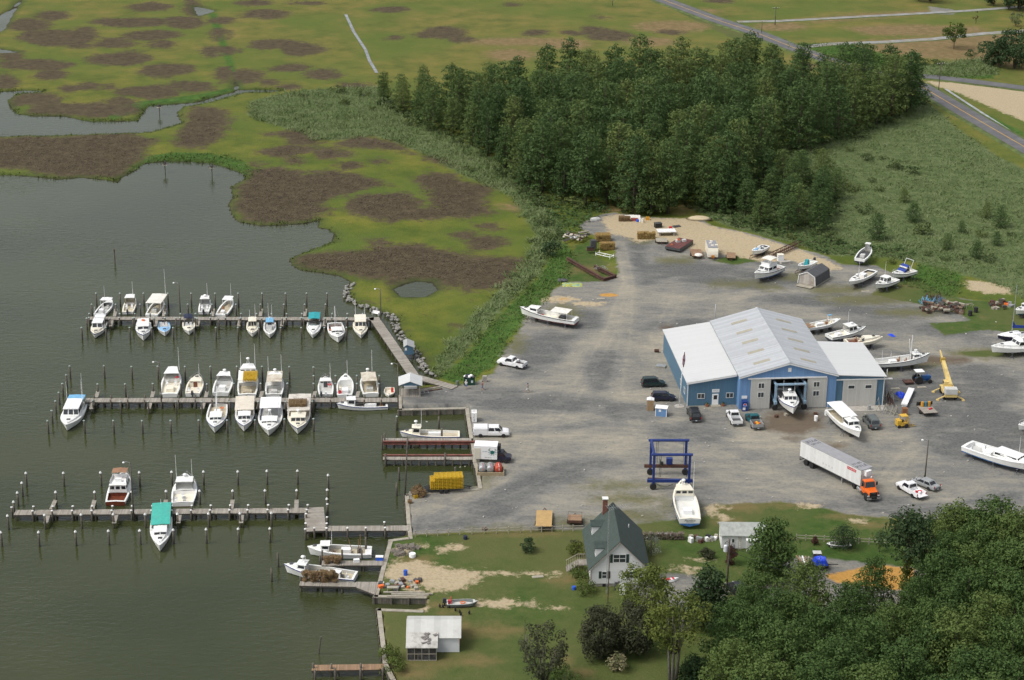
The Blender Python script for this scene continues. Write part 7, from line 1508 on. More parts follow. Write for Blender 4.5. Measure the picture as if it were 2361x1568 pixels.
# boathouse at the bottom
BH = thing('boathouse', 'pale-roofed white boathouse with a dark screened porch on the near lawn', 'building', (-13.85, 227.45, 1), R(1.2))
m = MB(); m.loft([[(x, 0, 0), (x, 5.6, 0), (x, 5.6, 2.3), (x, 2.8, 3.35), (x, 0, 2.3)] for x in (.1, 7.1)]); bw = m.build('wall', mat('white_block_wall', (.66, .68, .70), .7, .05, 1), BH)
ROOFB = stripes('pale_roll_roof', (.50, .50, .47), (.44, .44, .42), 'X', .9, .02, .8, .08, stain=(.42, .41, .38), sa=.3)
for s in (0, 1):
 m = MB(); ye, yr = (-.25, 2.8) if s == 0 else (5.85, 2.8); m.loft([[(x, ye, 2.22), (x, yr, 3.38), (x, yr, 3.48), (x, ye, 2.32)] for x in (-.15, 7.35)]); m.build('roof', ROOFB, BH)
m = MB(); m.loft([[(x, -2.45, 1.98), (x, .6, 2.70), (x, .6, 2.80), (x, -2.45, 2.08)] for x in (-.1, 4.2)]); pr = m.build('porch_roof', mat('worn_porch_roof', (.50, .49, .45), .85, .08, .8, stain=(.20, .18, .17), sa=.42, ss=.45), BH)
m = MB(); m.bx(.05, 4.05, -2.3, -.05, 0, .1); m.build('porch_floor', PLANK, BH)
m = MB(); m.bx(.12, 3.98, -2.24, -2.22, .12, 1.95); m.bx(.1, .12, -2.2, -.05, .12, 1.95); m.bx(3.98, 4.0, -2.2, -.05, .12, 1.95); m.build('porch_screen', mat('dark_screen', (.035, .036, .04), .35, .5, .8, stain=(.12, .12, .13), sa=.3), BH)
for k in range(5): x = .05 + k * .98; m = MB(); m.bx(x, x + .08, -2.3, -2.23, .1, 2.0); m.build('porch_post', TIMBER, BH)
m = MB(); m.bx(.1, 4.05, -2.295, -2.235, .98, 1.06); m.bx(.1, 4.05, -2.3, -2.23, 1.94, 2.02); m.bx(1.5, 1.56, -2.295, -2.24, .1, .98); m.bx(2.05, 2.11, -2.295, -2.24, .1, .98); m.build('porch_rail', TIMBER, BH)
rg = random.Random(4); m = MB()
for k in range(14): x, y = 2.6 + rg.uniform(-.6, 1.4), -1.2 + rg.uniform(-.5, 1.5); m.rbx((x, y, 2.02 + .236 * (y + 2.45) + .14), rg.uniform(.3, .7), rg.uniform(.2, .5), .05, rg.uniform(0, 3))
m.build('torn_roofing', mat('torn_felt', (.22, .20, .19), .9, .3, 3), BH)
m = MB(); m.bx(7.1, 7.16, 1.0, 1.7, .4, 1.4); m.build('meter_box', ORANGEP, bw)
# small huts beside the office
o = thing('portable_toilet', 'tan portable toilet with white roof beside the dark hatchback', 'portable toilet', U(1499, 944, 1), R(-6)); m = MB(); m.bx(-.6, .6, -.6, .6, 0, 2.0); m.build('cabin', mat('tan_plastic', (.36, .24, .13), .6, .08), o); m = MB(); m.bx(-.45, .35, -.63, -.602, .1, 1.9); m.build('door', mat('tan_door', (.30, .20, .11), .6, .08), o); m = MB(); m.loft([[(-.65, y, 2.0), (0, y, 2.22), (.65, y, 2.0)] for y in (-.65, .65)]); m.build('roof', CLEANWHITE, o)
o = thing('pump_house', 'small blue pump house with white trim and white flat roof', 'hut', U(1525, 957, 1), R(-12)); m = MB(); m.bx(-1.0, 1.0, -.7, .7, 0, 1.5); m.build('wall', BLUE1, o); m = MB(); m.bx(-1.1, 1.1, -.8, .8, 1.5, 1.6); m.build('roof', CLEANWHITE, o)
m = MB()
for x in (-1.02, .92):
 for y in (-.72, .62): m.bx(x, x + .1, y, y + .1, 0, 1.498)
m.build('corner_trim', CLEANWHITE, o); m = MB(); m.bx(-.4, .0, -.73, -.702, .9, 1.3); m.build('notice', CLEANWHITE, o)
# shed on wheels, barn roof
a, b, c = U(1840, 652, 1.3), U(1880, 660.5, 1.3), U(1935, 647, 1.3)
GS = thing('barn_shed', 'dark grey barn-roofed shed on a trailer, open plywood end', 'shed', (a.x, a.y, 1.35), ang(a, b)); GW = (b - a).length; GL = max(5.5, (c - b).length)
prof = [(0, 0), (GW, 0), (GW - .22, 1.9), (GW / 2, 2.75), (.22, 1.9)]
m = MB(); m.loft([[(p[0], y, p[1]) for p in prof] for y in (0, GL)]); m.build('wall', stripes('pale_plywood', (.40, .37, .33), (.30, .27, .24), 'X', .6, .05, .8, .15, stain=(.25, .19, .14), sa=.35), GS)
DKS = mat('dark_grey_shingle', (.085, .087, .092), .9, .14, 1.6)
for p, q in ((1, 2), (2, 3), (3, 4), (4, 0)):
 A_, B_ = prof[p], prof[q]; n_ = Vector((B_[1] - A_[1], -(B_[0] - A_[0]))).normalized() * .07
 m = MB(); m.loft([[(A_[0] + n_.x * .2, y, A_[1] + n_.y * .2), (A_[0] + n_.x, y, A_[1] + n_.y), (B_[0] + n_.x, y, B_[1] + n_.y), (B_[0] + n_.x * .2, y, B_[1] + n_.y * .2)] for y in (-.12, GL + .1)]); m.build('roof', DKS, GS)
 m = MB(); m.loft([[(A_[0] - n_.x * .8, y, A_[1] - n_.y * .8), (A_[0] + n_.x * 1.3, y, A_[1] + n_.y * 1.3), (B_[0] + n_.x * 1.3, y, B_[1] + n_.y * 1.3), (B_[0] - n_.x * .8, y, B_[1] - n_.y * .8)] for y in (-.17, -.122)]); m.build('edge_trim', TRIM, GS)
m = MB(); m.bx(-.1, GW + .1, .2, GL - .2, -.3, -.02); m.bx(.3, GW - .3, -1.6, .2, -.2, -.08); m.build('trailer_bed', TIMBER, GS); wheels(GS, [(.2, GL * .4), (.2, GL * .6), (GW - .2, GL * .4), (GW - .2, GL * .6)], .33, .2, None, -.02) if False else None
m = MB()
for y in (GL * .4, GL * .62):
 for x in (.15, GW - .35): m.lathe([(.2, 0), (.33, .02), (.33, .2), (.2, .22)], (x, y, -.02), 14, 0, 'x')
m.build('wheel_pair', BLACK, GS)
# ------------------------------------------------------------------ vehicles
def paint(n, c): return mat('paint_' + n, c, .28, .05, 1, spec=.6)
PW, PK, PG, PT_, PS, PGR, POR, PNV = paint('white', (.78, .78, .78)), paint('black', (.012, .013, .015)), paint('dark_green', (.012, .03, .03)), paint('teal', (.008, .10, .12)), paint('silver', (.30, .31, .31)), paint('grey_green', (.12, .135, .13)), paint('orange', (.72, .13, .012)), paint('navy', (.014, .016, .035))
LAMP_R = mat('red_lamp_lens', (.35, .01, .012), .3, .05); LAMP_W = mat('clear_lamp_lens', (.6, .6, .58), .2, .05)
PLATE = mat('number_plate', (.6, .65, .68), .5, .05)
def body_loft(m, secs, tum=.95):
 rg = []
 for x, w, zb, zt in secs:
  zm = zb + (zt - zb) * .62
  rg.append([(x, -w * .96, zb), (x, -w, zb + .12), (x, -w, zm), (x, -w * tum, zt - .03), (x, -w * tum + .06, zt), (x, w * tum - .06, zt), (x, w * tum, zt - .03), (x, w, zm), (x, w, zb + .12), (x, w * .96, zb)])
 return m.loft(rg)
def greenhouse(par, x0, x1, w, z0, z1, rf, rr, pm, n=2, rear=True):
 A = [(x0, w, z0), (x1, w, z0), (x1, -w, z0), (x0, -w, z0)]; T = [(x0 + rr, w * .84, z1), (x1 - rf, w * .84, z1), (x1 - rf, -w * .84, z1), (x0 + rr, -w * .84, z1)]
 m = MB(); m.add(A + T, [(0, 1, 5, 4), (1, 2, 6, 5), (2, 3, 7, 6), (3, 0, 4, 7), (4, 5, 6, 7)]); c = m.build('cabin', pm, par)
 m = MB(); m.loft([[(x0 + rr + .05, w * .8, z1), (x0 + rr + .15, 0, z1 + .02), (x0 + rr + .05, -w * .8, z1)][::1] + [(x0 + rr + .1, -w * .7, z1 + .05), (x0 + rr + .1, w * .7, z1 + .05)], [(x1 - rf - .02, w * .8, z1), (x1 - rf, 0, z1 + .02), (x1 - rf - .02, -w * .8, z1)] + [(x1 - rf - .1, -w * .7, z1 + .05), (x1 - rf - .1, w * .7, z1 + .05)]]); m.build('roof', pm, c)
 panes(A[2], A[1], T[1], T[2], 1, c, 'windscreen', .06, .08, .92)
 if rear: panes(A[0], A[3], T[3], T[0], 1, c, 'rear_window', .1, .15, .88)
 panes(A[1], A[0], T[0], T[1], n, c, 'side_window', .06, .1, .88); panes(A[3], A[2], T[2], T[3], n, c, 'side_window', .06, .1, .88)
 return c
SPEC = dict(pickup=(3.4, .92, 1.15, .98), longpickup=(3.95, .95, 1.2, 1.0), suv=(2.62, .8, .95, .88), bigsuv=(2.95, .9, 1.1, .96), van=(2.9, .85, .95, .95), sedan=(2.65, .95, 1.15, .88), hatch=(2.6, .85, .85, .86))
def car(kind, label, rear, front, near, pm, pm2=None, cap=False, gate=False, load=None, z=1.0, name=None):
 """rear, front: photo places where the two camera-side tyres touch the ground; near: +1 if that is the car's left side"""
 wb, fo, ro, w = SPEC[kind]; a, b = U(*rear, z), U(*front, z); rz = ang(a, b)
 d = Vector((math.cos(rz), math.sin(rz), 0)); nrm = Vector((-d.y, d.x, 0)); c = (a + b) / 2 - nrm * near * (w - .12)
 pk = kind in ('pickup', 'longpickup')
 t = thing(name or ('pickup_truck' if pk else 'minivan' if kind == 'van' else 'sedan_car' if kind == 'sedan' else 'suv_car'), label, 'pickup' if pk else 'minivan' if kind == 'van' else 'car', c, rz)
 xr, xf = -wb / 2 - ro, wb / 2 + fo; pm2 = pm2 or pm; m = MB()
 if pk:
  xb = xr + (2.45 if kind == 'longpickup' else 2.15); hz = 1.12; cw = 1.32 if kind == 'pickup' else 2.0
  body_loft(m, [(xb + .02, w, .42, 1.14), (xb + cw + .35, w, .42, 1.14), (xf - .5, w * .97, .45, 1.08), (xf - .08, w * .93, .45, .98), (xf, w * .88, .5, .82)]); bd = m.build('body', pm, t)
  m = MB(); m.bx(xr, xb, -w + .02, w - .02, .48, .72); m.bx(xr, xb, -w + .02, -w + .13, .72, 1.2); m.bx(xr, xb, w - .13, w - .02, .72, 1.2); m.bx(xb - .08, xb, -w + .13, w - .13, .72, 1.2); be = m.build('bed', pm2, t)
  m = MB(); m.bx(xr + .06, xb - .09, -w + .14, w - .14, .722, .74); m.build('bed_liner', DKGREY if not gate else pm2, be)
  m = MB()
  if gate: m.bx(xr - .55, xr - .02, -w + .12, w - .12, .68, .76)
  else: m.bx(xr - .05, xr, -w + .05, w - .05, .62, 1.18)
  m.build('tailgate', pm2, t)
  greenhouse(t, xb + .04, xb + cw + .55, w * .92, 1.13, 1.82, .62, .12, pm, 1 if kind == 'pickup' else 2)
  if cap: m = MB(); body_loft(m, [(xr + .02, w * .97, 1.2, 1.9), (xb - .03, w * .97, 1.2, 1.9)], .86); m.build('bed_cap', pm, t)
 else:
  hood = dict(suv=1.25, bigsuv=1.35, van=.95, sedan=1.3, hatch=1.2)[kind]; belt = .88 if kind == 'sedan' else 1.0; rz_ = dict(suv=1.7, bigsuv=1.8, van=1.75, sedan=1.38, hatch=1.6)[kind]
  body_loft(m, [(xr, w * .9, .45, belt - .12), (xr + .12, w * .97, .35, belt), (xf - hood, w, .32, belt + .02), (xf - .35, w * .95, .35, belt - .16), (xf - .03, w * .86, .42, belt - .32)]); m.build('body', pm, t)
  x0 = xr + (.75 if kind == 'sedan' else .06)
  greenhouse(t, x0, xf - hood + .25, w * .93, belt, rz_, .75 if kind != 'van' else .95, .55 if kind == 'sedan' else .25, pm, 2 if kind in ('sedan', 'suv', 'hatch') else 3)
  if kind in ('suv', 'bigsuv', 'van'): m = MB(); [m.tube([(xr + .6, s * w * .72, rz_ + .09), (xf - hood - .7, s * w * .72, rz_ + .09)], .025, 4) for s in (1, -1)]; m.build('roof_rack', DKGREY, t)
 for s in (1, -1):
  m = MB(); m.bx(xf - .04, xf + .02, s * w * .66 - .14, s * w * .66 + .14, .66, .82) if pk else m.bx(xf - .12, xf + .0, s * w * .62 - .16, s * w * .62 + .16, .56, .70); m.build('headlight', LAMP_W, t)
  m = MB(); m.bx(xr - .03, xr + .06, s * (w - .09) - .07, s * (w - .09) + .07, .72, 1.08); m.build('tail_light', LAMP_R, t)
  m = MB(); xm = (xb + cw - .05) if pk else xf - (1.25 if kind != 'van' else 1.2); m.bx(xm, xm + .1, s * (w + .02) - .01, s * (w + .18) + .01, 1.12, 1.3) if s > 0 else m.bx(xm, xm + .1, -w - .18, -w - .01, 1.12, 1.3); m.build('mirror', DKGREY, t)
 for x0, x1, nm in ((xr - .14, xr + .02, 'rear_bumper'), (xf - .02, xf + .1, 'front_bumper')): m = MB(); m.bx(x0, x1, -w * .92, w * .92, .38, .58); m.build(nm, DKGREY if pm is not PW or kind != 'longpickup' else CHROME, t)
 m = MB(); m.bx(xr - .16, xr - .142, -.16, .16, .42, .55); m.build('number_plate', PLATE, t)
 wheels(t, [(x, s * (w - .12)) for x in (-wb / 2, wb / 2) for s in (1, -1)], .38 if pk else .34, .25)
 if load: load(t, xr, w)
 return t
def junk(c1, c2):
 def f(t, xr, w):
  r_ = random.Random(9)
  for k in range(5): m = MB(); m.rbx((xr + .5 + r_.random() * 1.1, r_.uniform(-.5, .5), .95 + r_.random() * .1), .4, .3, .3, r_.random() * 3); m.build('cargo', (c1, c2)[k % 2], t)
 return f
def toolbox(t, xr, w): m = MB(); m.bx(xr + 1.55, xr + 2.02, -w + .15, w - .15, .95, 1.35); m.build('tool_box', CLEANWHITE, t); m = MB(); m.tube([(xr + 1.4, .3, 1.0), (xr + 1.7, .2, 1.9)], .06, 5); m.tube([(xr + .6, .2, 1.0), (xr + 1.4, .3, 1.1)], .06, 5); m.build('winch_arm', RUSTY, t)
car('pickup', 'white regular-cab pickup parked alone at the edge of the lush grass', (1191.5, 851), (1156.6, 844), 1, PW, load=toolbox)
car('longpickup', 'white extended-cab pickup with a covered bed beside the lift pier', (1108, 1009), (1160.5, 1009), -1, PW, cap=True)
car('suv', 'dark green small SUV left of the office, the farther of two', (1493, 894), (1524.5, 893), -1, PG)
car('hatch', 'black hatchback left of the office, behind the blue pump house', (1514.2, 926), (1546.7, 926), -1, PNV)
car('bigsuv', 'large black SUV nosed toward the office door', (1592, 971), (1584.7, 953.5), 1, PK)
car('pickup', 'white pickup with an empty bed, nosed toward the drinks machine', (1686.2, 979.4), (1675.7, 960.2), 1, PW)
car('pickup', 'teal and grey two-tone pickup with orange gear in its bed', (1732.5, 987), (1721, 969.8), 1, PT_, PS, load=junk(ORANGEP, YELP))
car('van', 'grey-green minivan beside the white-roofed workboat', (2002.8, 987), (1991.7, 973.6), 1, PGR)
car('pickup', 'white pickup with its tailgate down beside the grey sedan', (2103.5, 1147.5), (2072.7, 1129), 1, PW, gate=True, load=junk(REDP, CLEANWHITE))
car('sedan', 'faded grey sedan behind the white pickup at the yard lamp pole', (2138.5, 1129.8), (2113, 1119), 1, PS)
car('bigsuv', 'black car half hidden by pines below the transformer pole', (1700, 1382), (1676, 1360), 1, PK)
# box truck
a = U(1096, 1070, 1); b = U(1168.3, 1073, 1); rz = ang(a, b); t = thing('box_truck', 'white box truck with dark blue cab and a green crab painted on its side', 'truck', U(1132, 1068, 1) + Vector((0, 1.0, 0)), rz)
m = MB(); m.bx(-2.75, 1.1, -1.15, 1.15, .75, 3.1); bx_ = m.build('cargo_box', CLEANWHITE, t)
m = MB(); m.bx(-2.7, -1.65, -1.19, -1.152, .85, 2.7); m.build('side_door', mat('cream_panel', (.62, .58, .48), .6, .05), bx_)
CRAB = mat('dark_green_emblem', (.01, .13, .12), .6, .05); m = MB(); m.lathe([(.34, -.012), (.34, .012)], (.3, -1.165, 2.05), 8, 0, 'y')
for s in (-1, 1):
 for k in range(4): an = R(20 + 35 * k) * s; m.tube([(.3 + math.sin(an) * .3, -1.165, 2.05 - math.cos(an) * .3), (.3 + math.sin(an) * .72, -1.165, 2.05 - math.cos(an) * .62)], .035, 3)
 m.tube([(.3 + s * .25, -1.165, 2.2), (.3 + s * .65, -1.165, 2.45), (.3 + s * .4, -1.165, 2.72)], .06, 4)
m.build('crab_emblem', CRAB, bx_); text('SOFT CRABS', .15, bx_, (-.95, -1.157, 2.15), (R(90), 0, 0), CRAB); text('FRESH SEAFOOD', .15, bx_, (-.4, -1.157, 1.05), (R(90), 0, 0), INK)
m = MB(); body_loft(m, [(1.15, .95, .5, 1.2), (2.4, .95, .5, 1.2), (3.2, .9, .5, 1.12), (3.4, .82, .55, .95)]); m.build('body', PNV, t); greenhouse(t, 1.16, 2.6, .88, 1.19, 1.9, .6, .05, PNV, 1, False)
m = MB(); m.bx(1.12, 1.6, -.6, .6, 2.2, 3.0); m.build('cooling_unit', BLACK, t); wheels(t, [(x, s * .85) for x in (-1.4, 2.55) for s in (1, -1)], .40, .26)
for s in (1, -1): m = MB(); m.bx(3.36, 3.42, s * .62 - .12, s * .62 + .12, .72, .88); m.build('headlight', ORANGEP, t)
# articulated lorry
g_ = lambda x, y, z: U(x / 5.853 + 1815.6, y / 5.853 + 951, z)
r0 = (g_(180, 380, 5) + g_(335, 335, 5)) / 2; r1 = (g_(1140, 735, 5) + g_(985, 768, 5)) / 2; rz = ang(r0, r1); TL = 14.1
TR = thing('lorry_trailer', 'long white box semi-trailer with black roof lettering behind the orange cab', 'trailer', (r0.x, r0.y, 1), rz)
TS = stripes('trailer_sheet', (.68, .68, .66), (.58, .58, .56), 'X', .6, .05, .5, .05, stain=(.50, .49, .45), sa=.3)
m = MB(); m.bx(0, TL, -1.28, 1.28, 1.22, 3.9); tb = m.build('cargo_box', TS, TR); m = MB(); m.bx(-.02, TL + .02, -1.3, 1.3, 3.9, 4.0); tr_ = m.build('roof', mat('grey_trailer_roof', (.30, .30, .31), .6, .08, 1), tb)
m = MB(); m.bx(-.01, TL + .01, -1.3, 1.3, 1.1, 1.22); m.bx(.2, 3.8, -.5, .5, .75, 1.1); m.bx(-.08, 0, -1.2, -1.1, .45, 1.1); m.bx(-.08, 0, 1.1, 1.2, .45, 1.1); m.bx(-.1, 0, -1.2, 1.2, .42, .55); m.build('frame', DKGREY, TR)
m = MB(); [m.bx(9.6, 9.75, s * .9 - .08, s * .9 + .08, 0, 1.1) for s in (1, -1)]; m.build('landing_leg', STEEL, TR)
for x, r_ in ((1.1, R(-90)), (12.9, R(90))): text('PYLE', 1.1, tr_, (x, 0, 4.006), (0, 0, r_), INK); text('57185', .8, tr_, (x + (1.1 if x < 5 else -1.1), 0, 4.006), (0, 0, r_), INK)
m = MB(); m.bx(11.0, 13.0, -1.3, -1.282, 3.15, 3.62); lb = m.build('red_label', mat('red_label', (.50, .02, .03), .5), tb); text('A. DUIE PYLE', .30, lb, (12.0, -1.306, 3.38), (R(90), 0, 0), CLEANWHITE)
for k in range(4): text('6', .8, tb, (5.6 + k * .62, -1.285, 1.75), (R(90), 0, 0), mat('faint_grey_lettering', (.40, .40, .39), .6)) if False else text('9999'[k], .62, tb, (5.5 + k * .7, -1.285, 1.9), (R(90), 0, 0), mat('faint_grey_lettering', (.42, .42, .41), .6))
m = MB(); m.bx(TL, TL + .55, -.6, .6, 2.9, 3.75); m.build('cooling_unit', CLEANWHITE, TR)
OR_RIM = mat('orange_rim', (.65, .14, .02), .5, .1)
wheels(TR, [(x, s * 1.05) for x in (1.4, 2.75) for s in (1, -1)], .5, .45, OR_RIM)
kp = r0 + (r1 - r0).normalized() * (TL - .9); kp.z = 1; fr = g_(1108, 1135, 1); rz = ang(kp, fr) - R(4)
TT = thing('lorry_cab', 'bright orange conventional lorry cab turned toward the camera', 'truck', kp, rz)
m = MB(); m.bx(-1.0, 5.2, -.45, .45, .6, .95); m.build('frame', BLACK, TT)
m = MB(); body_loft(m, [(2.0, 1.05, .8, 1.75), (3.1, 1.05, .8, 1.8), (4.4, .82, .85, 1.72), (4.75, .78, .9, 1.6)], .9); m.build('hood', POR, TT)
for s in (1, -1):
 m = MB(); m.prismy([(3.35, .55), (3.5, 1.1), (3.95, 1.3), (4.5, 1.2), (4.8, .8), (4.5, .8), (4.3, 1.0), (3.8, 1.0), (3.55, .6)], min(s * .75, s * 1.12), max(s * .75, s * 1.12)); m.build('fender', BLACK, TT)
 m = MB(); m.bx(4.72, 4.84, s * .86 - .16, s * .86 + .16, .92, 1.1); m.build('headlight', LAMP_W, TT)
 m = MB(); m.tube([(1.75, s * .95, .9), (1.75, s * .95, 3.5)], .08, 6); m.build('exhaust_stack', CHROME, TT)
 m = MB(); m.bx(2.95, 3.05, s * 1.25 - .12, s * 1.25 + .12, 2.0, 2.6); m.build('mirror', BLACK, TT)
 m = MB(); m.lathe([(.1, -.8), (.3, -.78), (.3, .78), (.1, .8)], (1.6, s * .95, .75), 10, 0, 'x'); m.build('fuel_tank', CHROME, TT)
c_ = greenhouse(TT, 1.95, 3.35, 1.0, 1.74, 2.75, .3, .05, POR, 1, False); m = MB(); m.bx(4.76, 4.82, -.62, .62, .85, 1.62); gr = m.build('grille', BLACK, TT); text('MACK', .24, gr, (4.826, 0, 1.5), (R(90), 0, R(90)), CHROME)
m = MB(); m.bx(4.78, 5.0, -1.12, 1.12, .45, .78); m.build('front_bumper', CHROME, TT); wheels(TT, [(4.0, .95), (4.0, -.95)], .5, .32, OR_RIM); wheels(TT, [(-.5, .95), (-.5, -.95)], .5, .5, OR_RIM)
m = MB(); m.lathe([(.1, 0), (.13, .12), (.1, .2)], (1.95, .7, 2.85), 8); m.build('beacon', CLEANWHITE, TT)
# farm tractor
TB = paint('tractor_blue', (.02, .10, .30)); a = U(2115.2, 886, 1); b = U(2140, 884.5, 1); rz = ang(a, b)
t = thing('farm_tractor', 'blue farm tractor with white sunshade and a mower behind it', 'tractor', (a + b) / 2 + Vector((0, .7, 0)), rz)
m = MB(); body_loft(m, [(-.2, .35, .8, 1.45), (1.3, .33, .75, 1.45), (1.55, .3, .8, 1.35)], .9); m.build('hood', TB, t); m = MB(); m.bx(-1.3, .0, -.35, .35, .55, 1.0); m.bx(0, 1.3, -.2, .2, .45, .8); m.build('chassis', TB, t)
m = MB(); m.bx(-1.1, -.6, -.25, .25, 1.05, 1.2); m.bx(-1.15, -1.05, -.25, .25, 1.2, 1.6); m.build('seat', BLACK, t); m = MB(); m.bx(-1.55, .05, -.75, .75, 2.35, 2.43); m.build('sunshade', CLEANWHITE, t)
m = MB(); [m.tube([(-1.35, s * .6, 1.2), (-1.35, s * .65, 2.36)], .04, 5) for s in (1, -1)]; m.build('sunshade_post', STEEL, t); m = MB(); m.tube([(.9, .15, 1.4), (.9, .15, 2.1)], .05, 6); m.build('exhaust_pipe', TB, t)
wheels(t, [(-.95, .75), (-.95, -.75)], .78, .4); wheels(t, [(1.25, .7), (1.25, -.7)], .42, .25); m = MB(); m.bx(-3.6, -1.9, -.8, .8, .3, .5); m.tube([(-1.9, .3, .5), (-1.2, .25, .8)], .05, 4); m.tube([(-1.9, -.3, .5), (-1.2, -.25, .8)], .05, 4); m.build('mower_deck', RUSTY, t)
# yellow crane
CY = mat('pale_yellow_paint', (.66, .50, .19), .6, .12, 1, stain=(.42, .30, .12), sa=.3); c = U(2186, 914, 1); tip = U(2167.5, 808, 8.0)
t = thing('mobile_crane', 'pale yellow mobile crane with its long boom reaching away, near the tractor', 'crane', c, R(90))
m = MB(); m.bx(-2.2, 2.6, -1.1, 1.1, .7, 1.3); m.build('chassis', CY, t); m = MB(); m.bx(-2.3, -.9, -1.1, 1.1, 1.3, 2.3); m.build('counterweight', GREYDECK, t); m = MB(); m.bx(-.88, 1.0, -.85, .85, 1.3, 2.1); m.bx(-.2, 1.0, .1, .95, 2.1, 2.9); m.build('turret', CY, t)
m = MB(); m.bx(.3, 1.02, .2, .97, 2.3, 2.75); m.build('cab_window', GLASS, t)
d = tip - c; d.z -= 0; dl = Vector((d.y, -d.x, d.z)); p0 = Vector((-.3, -.1, 2.2)); q1 = p0.lerp(dl, .72); m = MB()
def barx(m, p, q, w0, w1, h0, h1): m.loft([[(p.x, p.y - w0, p.z - h0), (p.x, p.y + w0, p.z - h0), (p.x, p.y + w0, p.z + h0), (p.x, p.y - w0, p.z + h0)], [(q.x, q.y - w1, q.z - h1), (q.x, q.y + w1, q.z - h1), (q.x, q.y + w1, q.z + h1), (q.x, q.y - w1, q.z + h1)]])
barx(m, p0, q1, .38, .30, .4, .3); bo = m.build('boom', CY, t); m = MB(); barx(m, q1, dl, .14, .10, .14, .1); m.build('boom_tip', CY, bo); m = MB(); m.rbx(q1 + Vector((0, 0, .1)), .5, .8, .8); m.build('boom_collar', mat('dark_yellow_paint', (.45, .30, .05), .6, .2), bo)
for x, y in ((-1.9, 1), (1.9, 1), (-1.9, -1), (1.9, -1)): m = MB(); m.tube([(x, y * 1.0, .9), (x, y * 2.3, .25)], .13, 5); m.bx(x - .3, x + .3, y * 2.3 - .25, y * 2.3 + .25, 0, .16); m.build('outrigger', CY, t)
wheels(t, [(x, s * 1.0) for x in (-1.3, 1.7) for s in (1, -1)], .62, .45)
# forklift
t = thing('forklift', 'yellow forklift with a roll cage facing right on the gravel', 'forklift', U(2082, 984, 1), R(12)); FY = mat('forklift_yellow', (.62, .38, .04), .5, .15, 1.5, stain=(.30, .20, .05), sa=.3)
m = MB(); m.bx(-1.3, .6, -.6, .6, .4, 1.0); m.bx(-1.3, -.6, -.6, .6, 1.0, 1.45); m.build('body', FY, t); m = MB()
for x in (-.6, .55):
 for y in (-.55, .55): m.tube([(x, y, 1.0), (x * .9, y * .9, 2.15)], .05, 4)
m.build('roll_cage', FY, t); m = MB(); m.bx(-.65, .6, -.6, .6, 2.15, 2.22); m.build('guard_roof', FY, t); m = MB(); m.bx(-.5, -.05, -.25, .25, 1.0, 1.35); m.build('seat', BLACK, t)
m = MB(); m.bx(.75, .87, -.5, -.38, .1, 1.9); m.bx(.75, .87, .38, .5, .1, 1.9); m.build('lift_rail', FY, t)
for y in (-.4, .3): m = MB(); m.bx(.87, 2.2, y, y + .12, .15, .22); m.build('fork', FY, t)
wheels(t, [(.35, .6), (.35, -.6)], .4, .3); wheels(t, [(-.95, .5), (-.95, -.5)], .32, .25)
# camper
a, b = U(1631, 597.5, 1), U(1655.5, 598, 1); t = thing('camper_trailer', 'cream camper trailer with grey roof at the sand edge, orange gas box in front', 'caravan', ((a.x + b.x) / 2, a.y, 1), R(90))
m = MB(); m.prismy([(0, .45), (0, 1.1), (.15, 1.7), (.5, 2.4), (5.6, 2.5), (5.8, 2.2), (5.8, .45)], -1.15, 1.15); cb = m.build('body', CREAM, t); m = MB(); m.bx(.55, 5.65, -1.1, 1.1, 2.42, 2.53); rf = m.build('roof', mat('grey_camper_roof', (.27, .27, .29), .7, .1), cb)
for x, y in ((1.6, 0), (3.2, .3), (1.9, -.9), (4.6, 0)): m = MB(); m.bx(x, x + .55, y - .3, y + .3, 2.53, 2.66); m.build('roof_vent', CREAM, rf)
pane([(.3, .7, 1.5), (.3, -.7, 1.5), (.09, -.7, 1.05), (.09, .7, 1.05)][::-1], 'front_window', cb, mat('beige_shade', (.42, .36, .24), .4)); m = MB(); m.bx(-.6, -.2, -.35, .35, .4, .95); m.build('gas_box', mat('dull_orange', (.45, .18, .03), .6, .2), t); m = MB(); m.tube([(0, .5, .5), (-1.2, 0, .5)], .05, 4); m.tube([(0, -.5, .5), (-1.2, 0, .5)], .05, 4); m.build('tongue', RUSTY, t); wheels(t, [(3.2, 1.0), (3.2, -1.0)], .34, .22)
